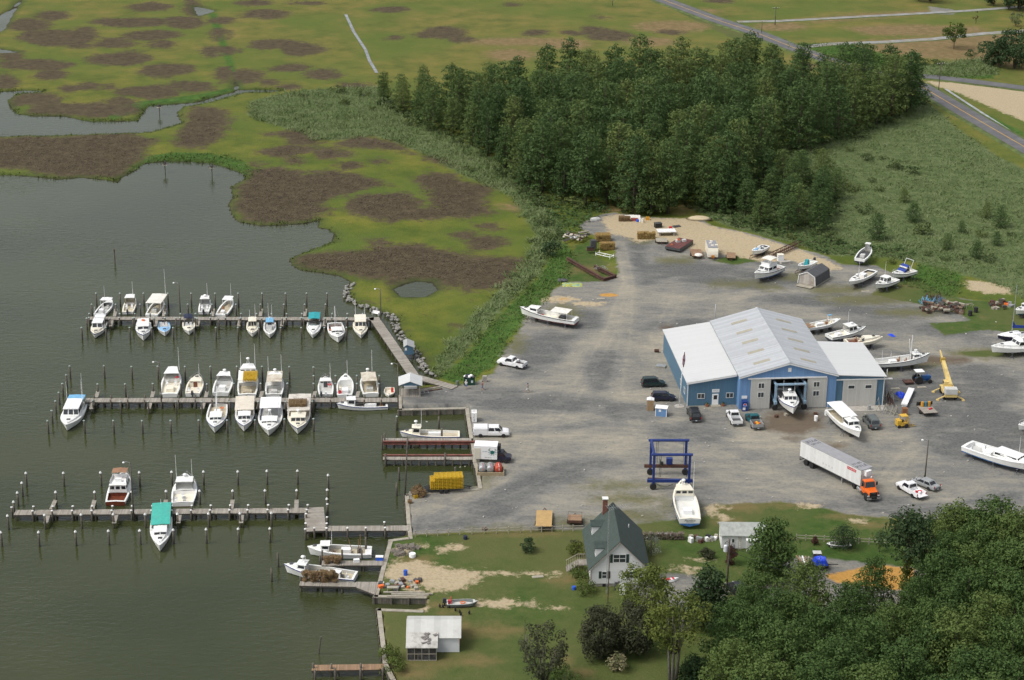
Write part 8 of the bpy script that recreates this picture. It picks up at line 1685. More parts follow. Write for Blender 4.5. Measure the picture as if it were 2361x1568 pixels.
def flatbed(name, label, fl, fr_, Lg, zb, m1, tilt=0, tongue=1, wh=.5, sides=False, rim=None, far_tongue=False):
 a, b = U(*fl, 1 + zb), U(*fr_, 1 + zb); w = (b - a).length; rz = ang(a, b) + R(90); c = (a + b) / 2
 t = thing(name, label, 'trailer', (c.x, c.y, 1), rz); m = MB()
 m.loft([[(x, -w / 2, zb - .08 - tilt * x), (x, w / 2, zb - .08 - tilt * x), (x, w / 2, zb - tilt * x), (x, -w / 2, zb - tilt * x)] for x in (0, Lg)]); m.build('bed', m1, t)
 m = MB(); [m.loft([[(x, y, zb - .26 - tilt * x), (x, y + .1, zb - .26 - tilt * x), (x, y + .1, zb - .084 - tilt * x), (x, y, zb - .084 - tilt * x)] for x in (.02, Lg - .02)]) for y in (-w / 2 + .02, w / 2 - .12)]; xt, sg = (Lg, 1) if far_tongue else (0, -1)
 if tongue: m.tube([(xt, .4, zb - .2 - tilt * xt), (xt + sg * tongue, 0, zb - .25 - tilt * xt)], .05, 4); m.tube([(xt, -.4, zb - .2 - tilt * xt), (xt + sg * tongue, 0, zb - .25 - tilt * xt)], .05, 4)
 m.build('frame', RUSTY, t)
 wheels(t, [(Lg * wh, s * (w / 2 + .05)) for s in (1, -1)], .33, .2, rim)
 if sides:
  m = MB(); [m.tube([(0, y, zb + .45), (Lg, y, zb + .45)], .03, 4) for y in (-w / 2, w / 2)]; [m.tube([(Lg * k / 3, y, zb), (Lg * k / 3, y, zb + .45)], .03, 4) for k in range(4) for y in (-w / 2, w / 2)]; m.tube([(Lg, -w / 2, zb + .45), (Lg, w / 2, zb + .45)], .03, 4); m.bx(-.06, 0, -w / 2, w / 2, zb, zb + .4); m.build('side_rail', RUSTY, t)
 return t, w
PLY = mat('new_plywood', (.46, .30, .12), .75, .10, 1.2); RUSTBED = mat('rust_brown_deck', (.25, .15, .09), .85, .2, 1.5)
t, w = flatbed('flat_trailer', 'rust-brown flat trailer with a white tarp lump on its front, left of the camper', (1596, 590), (1622, 590), 4.8, .75, RUSTBED); m = MB(); puff(m, random.Random(2), (.5, -.15, .85), .7, 90, .5, .35); m = MB(); m.lathe([(.9, 0), (.8, .2), (.45, .34), (.1, .38)], (.55, -.2, .76), 10); m.build('tarp', CANVAS_W, t)
flatbed('flat_trailer', 'small plank-decked trailer right of the camper', (1675, 594), (1696, 595), 3.8, .7, PLANKB)
t, w = flatbed('plywood_trailer', 'trailer carrying one big bright plywood sheet left of the house', (1234.5, 1212.5), (1272, 1213.5), 6.6, 1.0, PLY, .08, 1.4, .35, far_tongue=True)
flatbed('utility_trailer', 'small brown utility trailer with rails beside the house chimney', (1309, 1205), (1341, 1206), 2.9, .75, PLANKB, 0, .9, .45, True, far_tongue=True)
t, w = flatbed('drum_trailer', 'old truck-bed trailer with black headboard carrying three coloured drums', (2131, 953), (2163, 951), 3.6, .85, PLANK, 0, 0, .5); m = MB(); m.bx(3.5, 3.6, -w / 2 - .3, w / 2 + .1, .85, 1.5); m.build('headboard', BLACK, t)
for y, c_ in ((.5, mat('amber_drum', (.55, .27, .03), .6, .1)), (-.1, mat('blue_drum', (.06, .20, .28), .6, .1)), (-.75, MATS['amber_drum'])):
 m = MB(); m.lathe([(.27, 0), (.29, .02), (.29, .3), (.31, .32), (.29, .34), (.29, .6), (.31, .62), (.29, .64), (.29, .86), (.24, .88)], (0, 0, 0), 12); o = m.build('oil_drum', c_, None, False, t.matrix_basis @ Vector((3.0, y, .86))); tag(o, 'amber drum on the truck-bed trailer' + (', left one' if y > 0 else ', right one') if y != -.1 else 'blue drum between amber ones on the truck-bed trailer', 'drum')
m = MB(); m.bx(-.35, .35, -.15, .15, 0, .2); m.tube([(-.2, 0, .2), (0, 0, .34), (.2, 0, .2)], .03, 4); o = m.build('tool_case', REDP, None, False, t.matrix_basis @ Vector((1.6, -.5, .86)), .6); tag(o, 'red tool case on the boards of the truck-bed trailer', 'case')
t, w = flatbed('tarp_trailer', 'black trailer with a blue tarpaulin lump, between white shed and orange sand', (1877, 1306), (1911, 1306), 2.2, .8, BLACK, 0, 0, .5); m = MB()
r_ = random.Random(8); n_ = 9; gr = [[(.15 + 1.9 * i / n_, -w / 2 + .1 + (w - .2) * j / n_, .82 + (0 if i in (0, n_) or j in (0, n_) else .75 + r_.uniform(-.16, .16))) for j in range(n_ + 1)] for i in range(n_ + 1)]
for i in range(n_):
 for j in range(n_): m.quad(gr[i][j], gr[i + 1][j], gr[i + 1][j + 1], gr[i][j + 1])
m.build('tarpaulin', mat('bright_blue_tarp', (.012, .06, .60), .45, .15, 3), t); m = MB(); m.tube([(1.1, -w / 2, .6), (1.1, -w / 2 - 1.6, .55)], .07, 4); m.build('tongue', BLACK, t)
o = thing('job_box', 'dark grey steel box standing behind the blue tarpaulin trailer', 'box', U(1883, 1289, 1), 0); m = MB(); m.bx(-.6, .6, -.5, .5, 0, 1.1); m.build('body', DKGREY, o); m = MB(); m.bx(-.63, .63, -.53, .53, 1.1, 1.16); m.build('lid', GREYDECK, o)
t, w = flatbed('lumber_trailer', 'trailer of loose boards beside the blue tarpaulin trailer', (1846, 1304), (1868, 1304), 2.8, .6, PLANK, 0, 0, .5)
for k in range(5): m = MB(); m.rbx((1.4, -.6 + k * .3, .66 + .03 * k), 3.0, .2, .05, .12 * (k - 2)); o = m.build('board', (TIMBER, PLANKB, CLEANWHITE)[k % 3], None, False, t.location, t.rotation_euler.z); tag(o, 'loose board lying on the lumber trailer', 'board', 'boards on the lumber trailer')
# pot trailer
a, b = U(991, 1139, 1), U(1066, 1136, 1); rz = ang(a, b); L = (b - a).length
t = thing('pot_trailer', 'black tandem-axle trailer under a tall load of yellow crab pots', 'trailer', (a.x, a.y + 1.0, 1), rz); m = MB(); m.bx(-.3, L, -1.0, 1.0, .62, .76); m.bx(-.9, -.3, -.8, .8, .55, .62); m.build('bed', BLACK, t); m = MB(); m.tube([(L, .5, .65), (L + 1.5, 0, .6)], .06, 4); m.tube([(L, -.5, .65), (L + 1.5, 0, .6)], .06, 4); m.tube([(L + 1.1, 0, .7), (L + 1.1, 0, .1)], .05, 4); m.build('tongue', BLACK, t)
wheels(t, [(x, s * 1.05) for x in (1.75, 2.55) for s in (1, -1)], .33, .22, CLEANWHITE); r_ = random.Random(12)
for i in range(8):
 for j in range(3):
  for k in range(4):
   if (k == 3 and i == 0): continue
   v = Vector((.35 + i * .655, -.66 + j * .66, .76 + k * .52)); v.rotate(Matrix.Rotation(rz, 3, 'Z')); crab_pot(t.location + v, rz + r_.uniform(-.03, .03), POTY, 'yellow wire crab pot in the tall load on the black trailer', 'yellow pots on the trailer', r_)
# ------------------------------------------------------------------ people
SKIN_ = mat('skin', (.36, .20, .13), .6, .08)
def person(label, px, py, rz, shirt, shorts, hat, hatm, stride=.3, hold=False):
 t = thing('person', label, 'person', U(px, py, 1.0), rz)
 J = [(0, 0, .95), (0, 0, 1.2), (0, 0, 1.42), (0, 0, 1.52), (.02, 0, 1.68), (.01, .1, .9), (stride * .5, .1, .5), (stride * .7, .1, .08), (stride * .7 + .16, .1, .04), (0, -.1, .9), (-stride * .35, -.1, .5), (-stride, -.1, .1), (-stride + .15, -.1, .04),
         (0, .2, 1.4), (-.06, .26, 1.12), (.10 if not hold else .3, .27, .92 if not hold else 1.1), (0, -.2, 1.4), (.06, -.26, 1.12), (.2, -.25, .92)]
 E = [(0, 1), (1, 2), (2, 3), (3, 4), (0, 5), (5, 6), (6, 7), (7, 8), (0, 9), (9, 10), (10, 11), (11, 12), (2, 13), (13, 14), (14, 15), (2, 16), (16, 17), (17, 18)]
 rad = [.14, .14, .15, .06, .10, .10, .07, .045, .05, .10, .07, .045, .05, .06, .045, .035, .06, .045, .035]
 me = bpy.data.meshes.new('body'); me.from_pydata(J, E, []); me.materials.append(SKIN_); o = link(me, 'body', t)
 md = o.modifiers.new('skin', 'SKIN'); sv = me.skin_vertices[0].data
 for i, r_ in enumerate(rad): sv[i].radius = (r_, r_); sv[i].use_root = (i == 0)
 o.modifiers.new('sub', 'SUBSURF').levels = 1; o.modifiers['sub'].render_levels = 1
 m = MB(); m.loft([[(c[0] + a * math.cos(2 * PI * k / 8), b * math.sin(2 * PI * k / 8), z) for k in range(8)] for z, a, b, c in ((.92, .155, .2, (0,)), (1.15, .15, .2, (0,)), (1.38, .16, .235, (0,)), (1.47, .09, .12, (0,)))]); [m.tube([(0, s * .19, 1.42), (-.03 * s, s * .25, 1.22)], [.085, .07], 6) for s in (1, -1)]; m.build('shirt', shirt, t)
 m = MB(); m.tube([(0, 0, .98), (.01, .1, .86), (stride * .42, .1, .55)], [.17, .125, .105], 7); m.tube([(0, 0, .98), (.0, -.1, .86), (-stride * .3, -.1, .55)], [.17, .125, .105], 7); m.build('shorts', shorts, t)
 m = MB(); m.lathe([(.115, 1.70), (.12, 1.74), (.09, 1.82), (.02, 1.84)], (0, 0, 0), 9); hat and m.bx(.06, .2, -.08, .08, 1.705, 1.725); m.build('cap' if hat else 'hair', hatm, t)
cl = lambda n, c: mat('cloth_' + n, c, .85, .1)
person('person in white shirt and blue shorts leaning toward the green trash bin', 1074.8, 897, R(70), cl('white', (.62, .62, .62)), cl('denim', (.10, .15, .32)), True, cl('white', (.6, .6, .6)), .35, True)
person('person in a dark reddish top and blue shorts near the grey box', 1112.3, 899.5, R(200), cl('rust', (.22, .09, .08)), cl('denim', (.1, .15, .3)), False, cl('dark', (.03, .02, .02)), .25)
person('person in grey top, white shorts and dark cap walking alone across the gravel', 1216.5, 905, R(-10), cl('grey', (.24, .22, .22)), cl('white', (.6, .6, .58)), True, cl('navy', (.04, .04, .10)), .42)
# ------------------------------------------------------------------ yard clutter
def box(name, label, cat, x, y, sx, sy, sz, m, rz=0, z=1.0, group=None, lid=None):
 b = MB(); b.rbx((0, 0, sz / 2), sx, sy, sz, 0, 0, .97)
 if lid: t = thing(name, label, cat, U(x, y, z), rz, group); b.build('body', m, t); l = MB(); l.rbx((0, 0, sz + .04), sx + .06, sy + .06, .08); l.build('lid', lid, t); return t
 return tag(b.build(name, m, None, False, U(x, y, z), rz), label, cat, group)
def drum(label, x, y, m, r=.29, h=.88, z=1.0, name='drum', group=None):
 b = MB(); b.lathe([(r * .9, 0), (r, .02), (r, h * .32), (r * 1.05, h * .35), (r, h * .38), (r, h * .64), (r * 1.05, h * .67), (r, h * .70), (r, h - .02), (r * .9, h), (r * .85, h - .03)], (0, 0, 0), 12)
 return tag(b.build(name, m, None, False, U(x, y, z)), label, name, group)
t = thing('ice_freezer', 'white ice freezer lettered ICE beside the slip wall', 'freezer', U(1093, 974, 1) + Vector((0, .8, 0)), R(2))
m = MB(); m.bx(-.45, .45, -.8, .8, .05, 1.75); fz = m.build('body', CLEANWHITE, t); m = MB(); m.bx(-.35, .2, -.1, .5, 1.75, 1.85); m.build('vent_box', GREYDECK, fz)
for k, c_ in enumerate('ICE'): text(c_, .46, fz, (0, -.806, 1.42 - .5 * k), (R(90), 0, 0), INK)
# fuel tanks in a timber bund
t = thing('tank_bund', 'low timber-walled pen holding three fuel tanks', 'bund', U(1131, 1097, 1), R(1)); m = MB()
m.bx(-2.25, 2.25, -.08, .08, 0, .62); m.bx(-2.25, -2.1, .08, 2.5, 0, .62); m.bx(2.1, 2.25, .08, 2.5, 0, .62); m.bx(-2.1, 2.1, 2.4, 2.5, 0, .62); m.build('timber_wall', mat('yellowish_timber', (.34, .27, .17), .85, .15), t)
for x, c_, lab in ((-1.35, STEEL, 'grey fuel tank nearest the slip wall'), (-.05, STEEL, 'middle grey fuel tank'), (1.3, mat('red_tank_paint', (.42, .06, .03), .5, .1), 'red fuel tank at the right end of the pen')):
 o = thing('fuel_tank', lab, 'tank', t.matrix_basis @ Vector((x, 1.2, 0)), R(1)); m = MB(); m.lathe([(.1, -1.0), (.45, -.96), (.6, -.85), (.6, .85), (.45, .96), (.1, 1.0)], (0, 0, .95), 16, 0, 'y'); m.build('shell', c_, o, True)
 m = MB(); [m.bx(-.45, .45, y - .08, y + .08, 0, .5) for y in (-.6, .6)]; m.build('saddle', BEAM, o); m = MB(); m.tube([(0, -.2, 1.5), (0, -.2, 1.75), (.1, -.9, 1.5), (.1, -1.02, .9)], .04, 5); m.build('hose', REDP if x < 1 else CLEANWHITE, o)
# green bin heaped with bags
t = thing('trash_bin', 'dark green trash skip heaped with white rubbish bags', 'skip', U(1081.5, 889, 1) + Vector((0, .8, 0)), R(6)); GRB = mat('dark_green_skip', (.008, .05, .03), .5, .15); m = MB()
m.bx(-1.0, 1.0, -.75, -.68, .1, 1.3); m.bx(-1.0, 1.0, .68, .75, .1, 1.3); m.bx(-1.0, -.93, -.68, .68, .1, 1.3); m.bx(.93, 1.0, -.68, .68, .1, 1.3); m.bx(-1, 1, -.75, .75, 0, .1); m.build('body', GRB, t); m = MB(); m.bx(.3, .65, -.77, -.752, .5, .95); m.build('sticker', PLATE, t)
r_ = random.Random(1)
for k in range(13):
 m = MB(); m.lathe([(.1, -.22), (.3, -.12), (.32, .05), (.18, .2), (.05, .28)], (0, 0, 0), 8); m.v = [(x * r_.uniform(.8, 1.2), y * r_.uniform(.8, 1.2), z) for x, y, z in m.v]
 tag(m.build('rubbish_bag', (CLEANWHITE, CLEANWHITE, DKGREY, TARP_NAVY)[k % 4], None, True, t.matrix_basis @ Vector((r_.uniform(-.75, .75), r_.uniform(-.5, .5), 1.25 + r_.random() * .4)), r_.random() * 6), 'stuffed rubbish bag on top of the green trash skip', 'rubbish bag', 'bags in the skip')
drum('small grey-green litter can at the foot of the plank walkway', 1054.5, 888.5, mat('grey_green_can', (.12, .15, .12), .6), .32, .9, 1, 'litter_can')
box('electrical_box', 'pale grey battered box near the reddish-topped person', 'box', 1117.5, 880, .75, .6, 1.15, mat('weathered_grey_box', (.36, .34, .30), .7, .15, 2, stain=(.40, .15, .06), sa=.2), R(8))
# drinks machine, flag pole, pots by the office door
v = onb(.9, -.55); t = thing('drinks_machine', 'blue drinks machine with a round red and white emblem beside the big door', 'drinks machine', v, AW); m = MB(); m.bx(-.47, .47, -.42, .42, 0, 1.85); fb_ = m.build('body', mat('machine_blue', (.012, .04, .20), .4, .1), t)
for a0, c_ in ((0, REDP), (PI, BLUEP)): m = MB(); m.add([(math.cos(a0 + PI * k / 8) * .26, -.432, 1.2 + math.sin(a0 + PI * k / 8) * .26 + (.03 if a0 == 0 else -.03)) for k in range(9)], [tuple(range(9))]); m.build('emblem', c_, fb_)
m = MB(); m.lathe([(.33, -.004), (.33, .004)], (0, -.425, 1.2), 16, 0, 'y'); m.build('emblem_disc', CLEANWHITE, fb_); m = MB(); m.bx(-.38, .1, -.43, -.422, .25, .75); m.build('panel', CLEANWHITE, fb_)
v = onb(.9, -.06, 2.1); o = MB(); o.bx(-.5, .5, -.05, 0, 0, .55); tag(o.build('notice_board', CLEANWHITE, None, False, v, AW), 'white notice board above the drinks machine', 'notice board')
t = pole('flag_pole', 'tall pale flagpole with a furled flag in front of the office', 'flagpole', 1566, 937, 11, 1, .08, top=(1577, 807.5), wood=CLEANWHITE); dv = U(1577, 807.5, 12) - t.location; m = MB(); fr_ = random.Random(3)
rg = [[(dv.x * q + math.cos(2 * PI * k / 7) * w + .12, dv.y * q + math.sin(2 * PI * k / 7) * w * .6, dv.z * q) for k in range(7)] for q, w in ((.97, .06), (.9, .2), (.84, .28), (.76, .22), (.70, .07))]; m.loft(rg); m.build('flag', mat('faded_flag', (.30, .08, .10), .8, .4, 2.5, stain=(.35, .35, .42), sa=.7, ss=2.5), t)
m = MB(); m.lathe([(.9, 0), (.9, .08), (.2, .14)], (0, 0, 0), 12); m.build('base', SLAB, t)
for x, c_ in ((-5.4, 'terracotta flower tub left of the office door'), (-2.5, 'terracotta flower tub right of the office door')): v = onb(x, 1.7); t = thing('flower_tub', c_, 'flower tub', v); m = MB(); m.lathe([(.26, 0), (.36, .4)], (0, 0, 0), 10); m.build('tub', mat('terracotta', (.33, .12, .06), .8), t); m = MB(); puff(m, random.Random(4), (0, 0, .5), .35, 26, .2); m.build('plant', LEAFG, t)
for x, y, lab in ((-8.4, 24, 'rusty barrel lying at the back left corner of the building'),): m = MB(); m.lathe([(.25, -.45), (.32, -.42), (.32, .42), (.25, .45)], (0, 0, .32), 12, 0, 'x'); tag(m.build('barrel', RUSTY, None, False, U(1514, 812, 1)), lab, 'barrel')
box('pallet', 'weathered pallet with a grey sheet left of the blue building', 'pallet', 1524, 846, 1.7, 1.2, .25, TIMBER, R(-10), lid=STEEL)
for x, y, c_, lab in ((1905, 957, CLEANWHITE, 'white bucket nearer the white-roofed workboat'), (1881, 970, CLEANWHITE, 'white bucket standing alone in the muddy patch'), (2003.5, 945, STEEL, 'grey bin in front of the annex door')): drum(lab, x, y, c_, .33, .95, 1, 'bucket')
for k, (x, y) in enumerate(((1750, 965), (1790, 962), (1812, 958), (1880, 956))): box('old_crate', 'small worn crate by the big doorway', 'crate', x, y, .7, .5, .4, (TIMBER, RUSTY)[k % 2], k, 1, 'crates by the doorway')
# frames, tarp and planks right of the building
r_ = random.Random(6)
for k in range(16):
 x, y = 2022 + r_.random() * 44, 918 + r_.random() * 40; o = MB()
 for j in range(3): an = 2 * PI * j / 3; o.tube([(math.cos(an) * .55, math.sin(an) * .55, 0), (0, 0, 1.2 + r_.random() * .5)], .05, 4)
 tag(o.build('steel_stand', (STEEL, TIMBER, RUSTY)[k % 3], None, False, U(x, y, 1), r_.random() * 3), 'old tripod boat stand in the tangle beside the annex', 'boat stand', 'spare stands beside the annex')
for k in range(8): m = MB(); a_ = r_.uniform(0, 3); m.tube([(-1.4, 0, .1), (1.4, 0, .2 + r_.random() * .8)], .06, 4); tag(m.build('timber_prop', TIMBER, None, False, U(2025 + r_.random() * 50, 905 + r_.random() * 50, 1), a_), 'loose timber prop among the spare boat stands', 'timber', 'loose props beside the annex')
def crumple(name, label, x, y, sx, sy, h, m_, rz=0, n=7, seed=1, cat='tarpaulin'):
 rr = random.Random(seed); m = MB(); g = [[(-sx / 2 + sx * i / n + rr.uniform(-.1, .1), -sy / 2 + sy * j / n + rr.uniform(-.1, .1), .02 + rr.random() * h * (1 if 0 < i < n and 0 < j < n else .1)) for j in range(n + 1)] for i in range(n + 1)]
 [m.quad(g[i][j], g[i + 1][j], g[i + 1][j + 1], g[i][j + 1]) for i in range(n) for j in range(n)]; return tag(m.build(name, m_, None, False, U(x, y, 1.0), rz), label, cat)
TBL = MATS['bright_blue_tarp']
crumple('tarpaulin', 'crumpled blue tarpaulin beside the long white slab right of the annex', 2079, 913, 1.6, 2.4, .8, TBL, .3); crumple('tarpaulin', 'scrap of blue tarpaulin alone on the gravel behind the building', 2056, 774, .9, 1.6, .3, TBL, .6, 4, 2)
crumple('net_heap', 'flat yellow and turquoise net spread on the grass', 1320, 657, 4.2, 2.6, .2, mat('yellow_net', (.48, .44, .05), .8, .3, 2, stain=(.10, .32, .34), sa=.6, ss=1.2), 0, 8, 3, 'net'); crumple('tarpaulin', 'dark grey tarpaulin at the corner of the lush grass', 1297, 646, 2, 1.6, .3, DKGREY, 0, 5, 4)
a, b = U(2084, 940, 1), U(2101, 903, 1); m = MB(); m.bx(0, (b - a).length, -.55, .55, .5, .75); m.bx(.3, .7, -.4, .4, 0, .5); m.bx((b - a).length - .8, (b - a).length - .4, -.4, .4, 0, .5); tag(m.build('white_slab', CLEANWHITE, None, False, a, ang(a, b)), 'long white slab propped on blocks right of the annex', 'slab'); box('brown_crate', 'tall reddish-brown crate at the near end of the white slab', 'crate', 2085, 957, .9, .8, 1.4, mat('brown_crate', (.25, .11, .05), .8, .2))
for x, y, lab in ((2064, 896, 'weathered sheet of plywood leaning by the annex corner'), (2125, 893, 'flat sheet of worn plywood beside the tractor wheel'), (1996, 672, 'small pale board alone behind the grass trio of boats'), (2224, 703, 'pale board beside the stacked timber heap'), (1385, 689, 'pale greenish board on the far gravel'), (1240, 1330, 'small pale board on the near lawn')): box('loose_board', lab, 'board', x, y, 1.7, .6, .08, TIMBER, .2)
# far edge: barge, wrecks, stacks, beams
a, b, c = U(1533.4, 568, 2.0), U(1567.5, 574, 2.0), U(1586.3, 552, 2.0); w = (b - a).length; t = thing('steel_barge', 'dark red-decked steel barge grounded at the sand edge', 'barge', (a.x, a.y, 1.05), ang(a, b)); LG = min(7.5, (c - b).length)
m = MB(); m.loft([[(0, y, zz), (w, y, zz), (w, y, .95), (0, y, .95)] for y, zz in ((0, .45), (.6, 0), (LG, 0))]); m.build('hull', DKGREY, t); m = MB(); m.bx(.05, w - .05, .1, LG - .05, .955, 1.0); m.build('deck', mat('dark_red_deck', (.13, .045, .04), .8, .25, 1), t)
for k, (x, y, c_, s) in enumerate(((1.2, 4.2, GREYDECK, .9), (1.4, 4.0, ORANGEP, .45), (2.2, 5.3, GREYDECK, .8), (.9, 1.6, ORANGEP, .3))): m = MB(); m.rbx((0, 0, .3 * s + (.5 if k == 1 else 0)), s, s, .6 * s); tag(m.build('deck_crate', c_, None, False, t.matrix_basis @ Vector((x, y, 1.0)), .3), ('grey crate with an orange box on it, on the barge', 'orange box on the grey crate on the barge', 'grey crate at the far end of the barge', 'small orange box at the front of the barge')[k], 'crate')
def stack(x, y, nx, ny, nz, m_, lab, grp, rz=0, seed=1, keep=.95):
 rr = random.Random(seed); p = U(x, y, 1)
 for i in range(nx):
  for j in range(ny):
   for k in range(nz):
    if rr.random() < keep: v = Vector(((i - nx / 2) * .68, (j - ny / 2) * .68, k * .52)); v.rotate(Matrix.Rotation(rz, 3, 'Z')); crab_pot(p + v, rz + rr.uniform(-.12, .12), m_, lab, grp, rr, .04)
stack(1393, 553, 5, 3, 3, POTT, 'tan wire crab pot in the far stack at the yard entrance', 'pots of the far entrance stack', .1, 1); stack(1403, 573, 5, 2, 3, POTT, 'tan wire crab pot in the near stack at the yard entrance', 'pots of the near entrance stack', .1, 2); stack(1493, 549, 6, 2, 3, POTT, 'tan wire crab pot in the stack left of the white platform', 'pots beside the white platform', .05, 3); stack(1443, 508, 4, 2, 2, POTB, 'brown wire crab pot in front of the overturned white hull', 'pots before the overturned hull', 0, 4)
r_ = random.Random(21)
for k in range(26): x, y = 952 + r_.random() * 26, 1138 + r_.random() * 9; crab_pot(U(x, y, 1) + Vector((0, 0, r_.random() * 1.3 * (1 - abs(x - 965) / 20))), r_.random() * 3, POTB, 'old brown crab pot in the heap at the foot of the leaning pole', 'old pots at the leaning pole', r_, .5)
crab_pot(U(958, 1148, 1), .4, POTY, 'single yellow crab pot at the foot of the brown heap', None, r_, .2); crab_pot(U(945, 1160, 1), .2, POTB, 'lone old crab pot on the wall of the gravel yard', None, r_, .1)
for k in range(46): x, y = 700 + r_.random() * 76, 1337 + r_.random() * 6; crab_pot(U(x, y, 1.15) + Vector((0, 0, r_.choice((0, .5, 1.0)))), r_.random() * 3, POTB, 'old brown crab pot in the heap on the lowest work dock', 'old pots on the lowest work dock', r_, .3)
for k in range(16): x, y = 745 + r_.random() * 42, 1294 + r_.random() * 6; crab_pot(U(x, y, 1.15) + Vector((0, 0, r_.choice((0, .45)))), r_.random() * 3, POTB, 'old brown crab pot on the short dock between the workboats', 'old pots on the short work dock', r_, .25)
for k in range(26): x, y = 905 + r_.random() * 60, 1260 + r_.random() * 22; crab_pot(U(x, y, 1) + Vector((0, 0, -.1)), r_.random() * 3, mat('grey_wire', (.26, .23, .19), .9, .2), 'weathered grey wire pot lying on the sandy shore', 'wire pots on the sandy shore', r_, .4)
for k in range(34):
 x, y = 878 + r_.random() * 90, 1338 + r_.random() * 22; s = r_.uniform(.25, .6); box('shore_junk', 'small worn crate or lump of gear on the sandy shore by the work dock', 'gear', x, y, s * 1.4, s, s * .7, r_.choice((TIMBER, RUSTY, DKGREY, BEAM, ORANGEP, CANVAS_S, STEEL)), r_.random() * 3, 1, 'shore gear by the work dock')
box('cool_box', 'blue cool box with white lid on the short work dock', 'cool box', 875, 1291, 1.1, .6, .55, BLUEP, 0, DZ, None, CLEANWHITE); box('cool_box', 'white cool box standing midway on the short work dock', 'cool box', 822, 1296, .9, .5, .5, CLEANWHITE, .2, DZ); drum('blue drum lying on the sand', 935, 1326, BLUEP, .3, .8); drum('white bag-like tub on the shore grass', 951, 1284, CLEANWHITE, .5, .6, 1, 'tub')
for k, (x, y) in enumerate(((932, 1368), (950, 1372), (940, 1376))): m = MB(); m.tube([(-3, 0, .15), (3, 0, .18)], .15, 6); tag(m.build('timber_log', TIMBER, None, False, U(x, y, 1), .03 * k), 'long timber log lying by the small boat ramp', 'log', 'logs by the ramp')
m = MB(); m.bx(-.8, .8, -.35, .35, .7, .76); [m.bx(x - .04, x + .04, y - .04, y + .04, 0, .7) for x in (-.7, .7) for y in (-.28, .28)]; tag(m.build('work_bench', TIMBER, None, False, U(905, 1364, 1)), 'work bench with net on it by the small boat ramp', 'bench')
rr = random.Random(5)
for k in range(30): x, y = 1298 + rr.random() * 58, 540 + rr.random() * 15; m = MB(); m.rbx((0, 0, .2 + rr.random() * .7), rr.uniform(.8, 2.6), rr.uniform(.15, .6), rr.uniform(.08, .3), 0, 0); o = m.build('scrap_piece', rr.choice((TIMBER, BEAM, RUSTY, CLEANWHITE, CANVAS_S, YELP if k == 3 else DKGREY)), None, False, U(x, y, 1), rr.random() * 3); o.rotation_euler.x = rr.uniform(-.5, .5); tag(o, 'broken wood or metal in the scrap heap beside the tan pot stacks', 'scrap', 'scrap heap pieces')
for (x0, y0), (x1, y1), w_, lab in (((1307, 599), (1391, 647), .5, 'rusty steel beam lying in the grass, the longest'), ((1370, 617), (1420, 641), .4, 'shorter rusty steel beam with grey wire behind it'), ((1391, 648), (1421, 640), .4, 'short rusty cross beam joining two long ones')):
 a, b = U(x0, y0, 1), U(x1, y1, 1); L = (b - a).length; m = MB(); m.bx(0, L, -.25, .25, .55, .62); m.bx(0, L, -.04, .04, .07, .55); m.bx(0, L, -.25, .25, 0, .07); tag(m.build('steel_beam', RUSTY, None, False, a, ang(a, b)), lab, 'steel beam')
m = MB(); rr = random.Random(9)
for k in range(46): p = Vector((rr.uniform(-1.6, 1.6), rr.uniform(-.9, .9), rr.uniform(.1, .8))); m.tube([p, p + Vector((rr.uniform(-.8, .8), rr.uniform(-.5, .5), rr.uniform(-.2, .2)))], .03, 3)
tag(m.build('wire_tangle', STEEL, None, False, U(1386, 621, 1)), 'grey tangle of wire mesh behind the rusty beams', 'wire heap'); t = thing('pipe_cradle', 'white pipe cradle lying in the grass at the yard entrance', 'cradle', U(1394, 592, 1), R(-38)); m = MB(); [m.tube([(-2, y, .4), (2, y, .5)], .07, 5) for y in (-.7, .7)]; [m.tube([(x, -.7, .45), (x, .7, .45)], .07, 5) for x in (-1.9, 0, 1.9)]; [m.tube([(x, y, 0), (x, y, .9)], .06, 5) for x in (-1.9, 1.9) for y in (-.7, .7)]; m.build('frame', CLEANWHITE, t)
box('dark_tank', 'upright dark grey tank beside the tan pot stacks', 'tank', 1368, 572, 1.3, 1.1, 1.9, DKGREY, .2); box('old_stove', 'black rusty stove in the grass before the dark tank', 'stove', 1361, 578, 1.5, .8, .8, RUSTY, .1, lid=BLACK)
def hullup(label, x, y, L, w, rz, m_): m = MB(); m.loft([[(L * (q - .5), w * f * math.cos(an), .05 + .75 * f * math.sin(an)) for an in [PI * k / 8 for k in range(9)]] for q, f in ((0, .9), (.5, 1), (.8, .8), (1, .15))], 0, True); tag(m.build('overturned_hull', m_, None, False, U(x, y, 1), rz), label, 'boat hull')
hullup('overturned white hull beside drums at the edge of the wood', 1454, 503, 4.4, .9, PI, CANVAS_W); hullup('overturned grey skiff at the edge of the lush grass', 1374, 508, 2.6, .6, .4, GREYDECK)
drum('white drum beside the overturned white hull', 1475.5, 511, CLEANWHITE); drum('white drum with a yellow lid beside overturned hull', 1481.5, 512.5, CREAM); box('red_crate', 'faded red crate before the overturned white hull', 'crate', 1463, 509, 1.6, .7, .6, mat('faded_red', (.28, .06, .05), .7)); drum('small blue tub beside the white drums', 1470, 511, BLUEP, .35, .5, 1, 'tub'); box('yellow_gear', 'heap of orange-yellow gear beside the drums', 'gear', 1493, 507, .9, .7, .7, mat('amber_drum', (.55, .27, .03)))
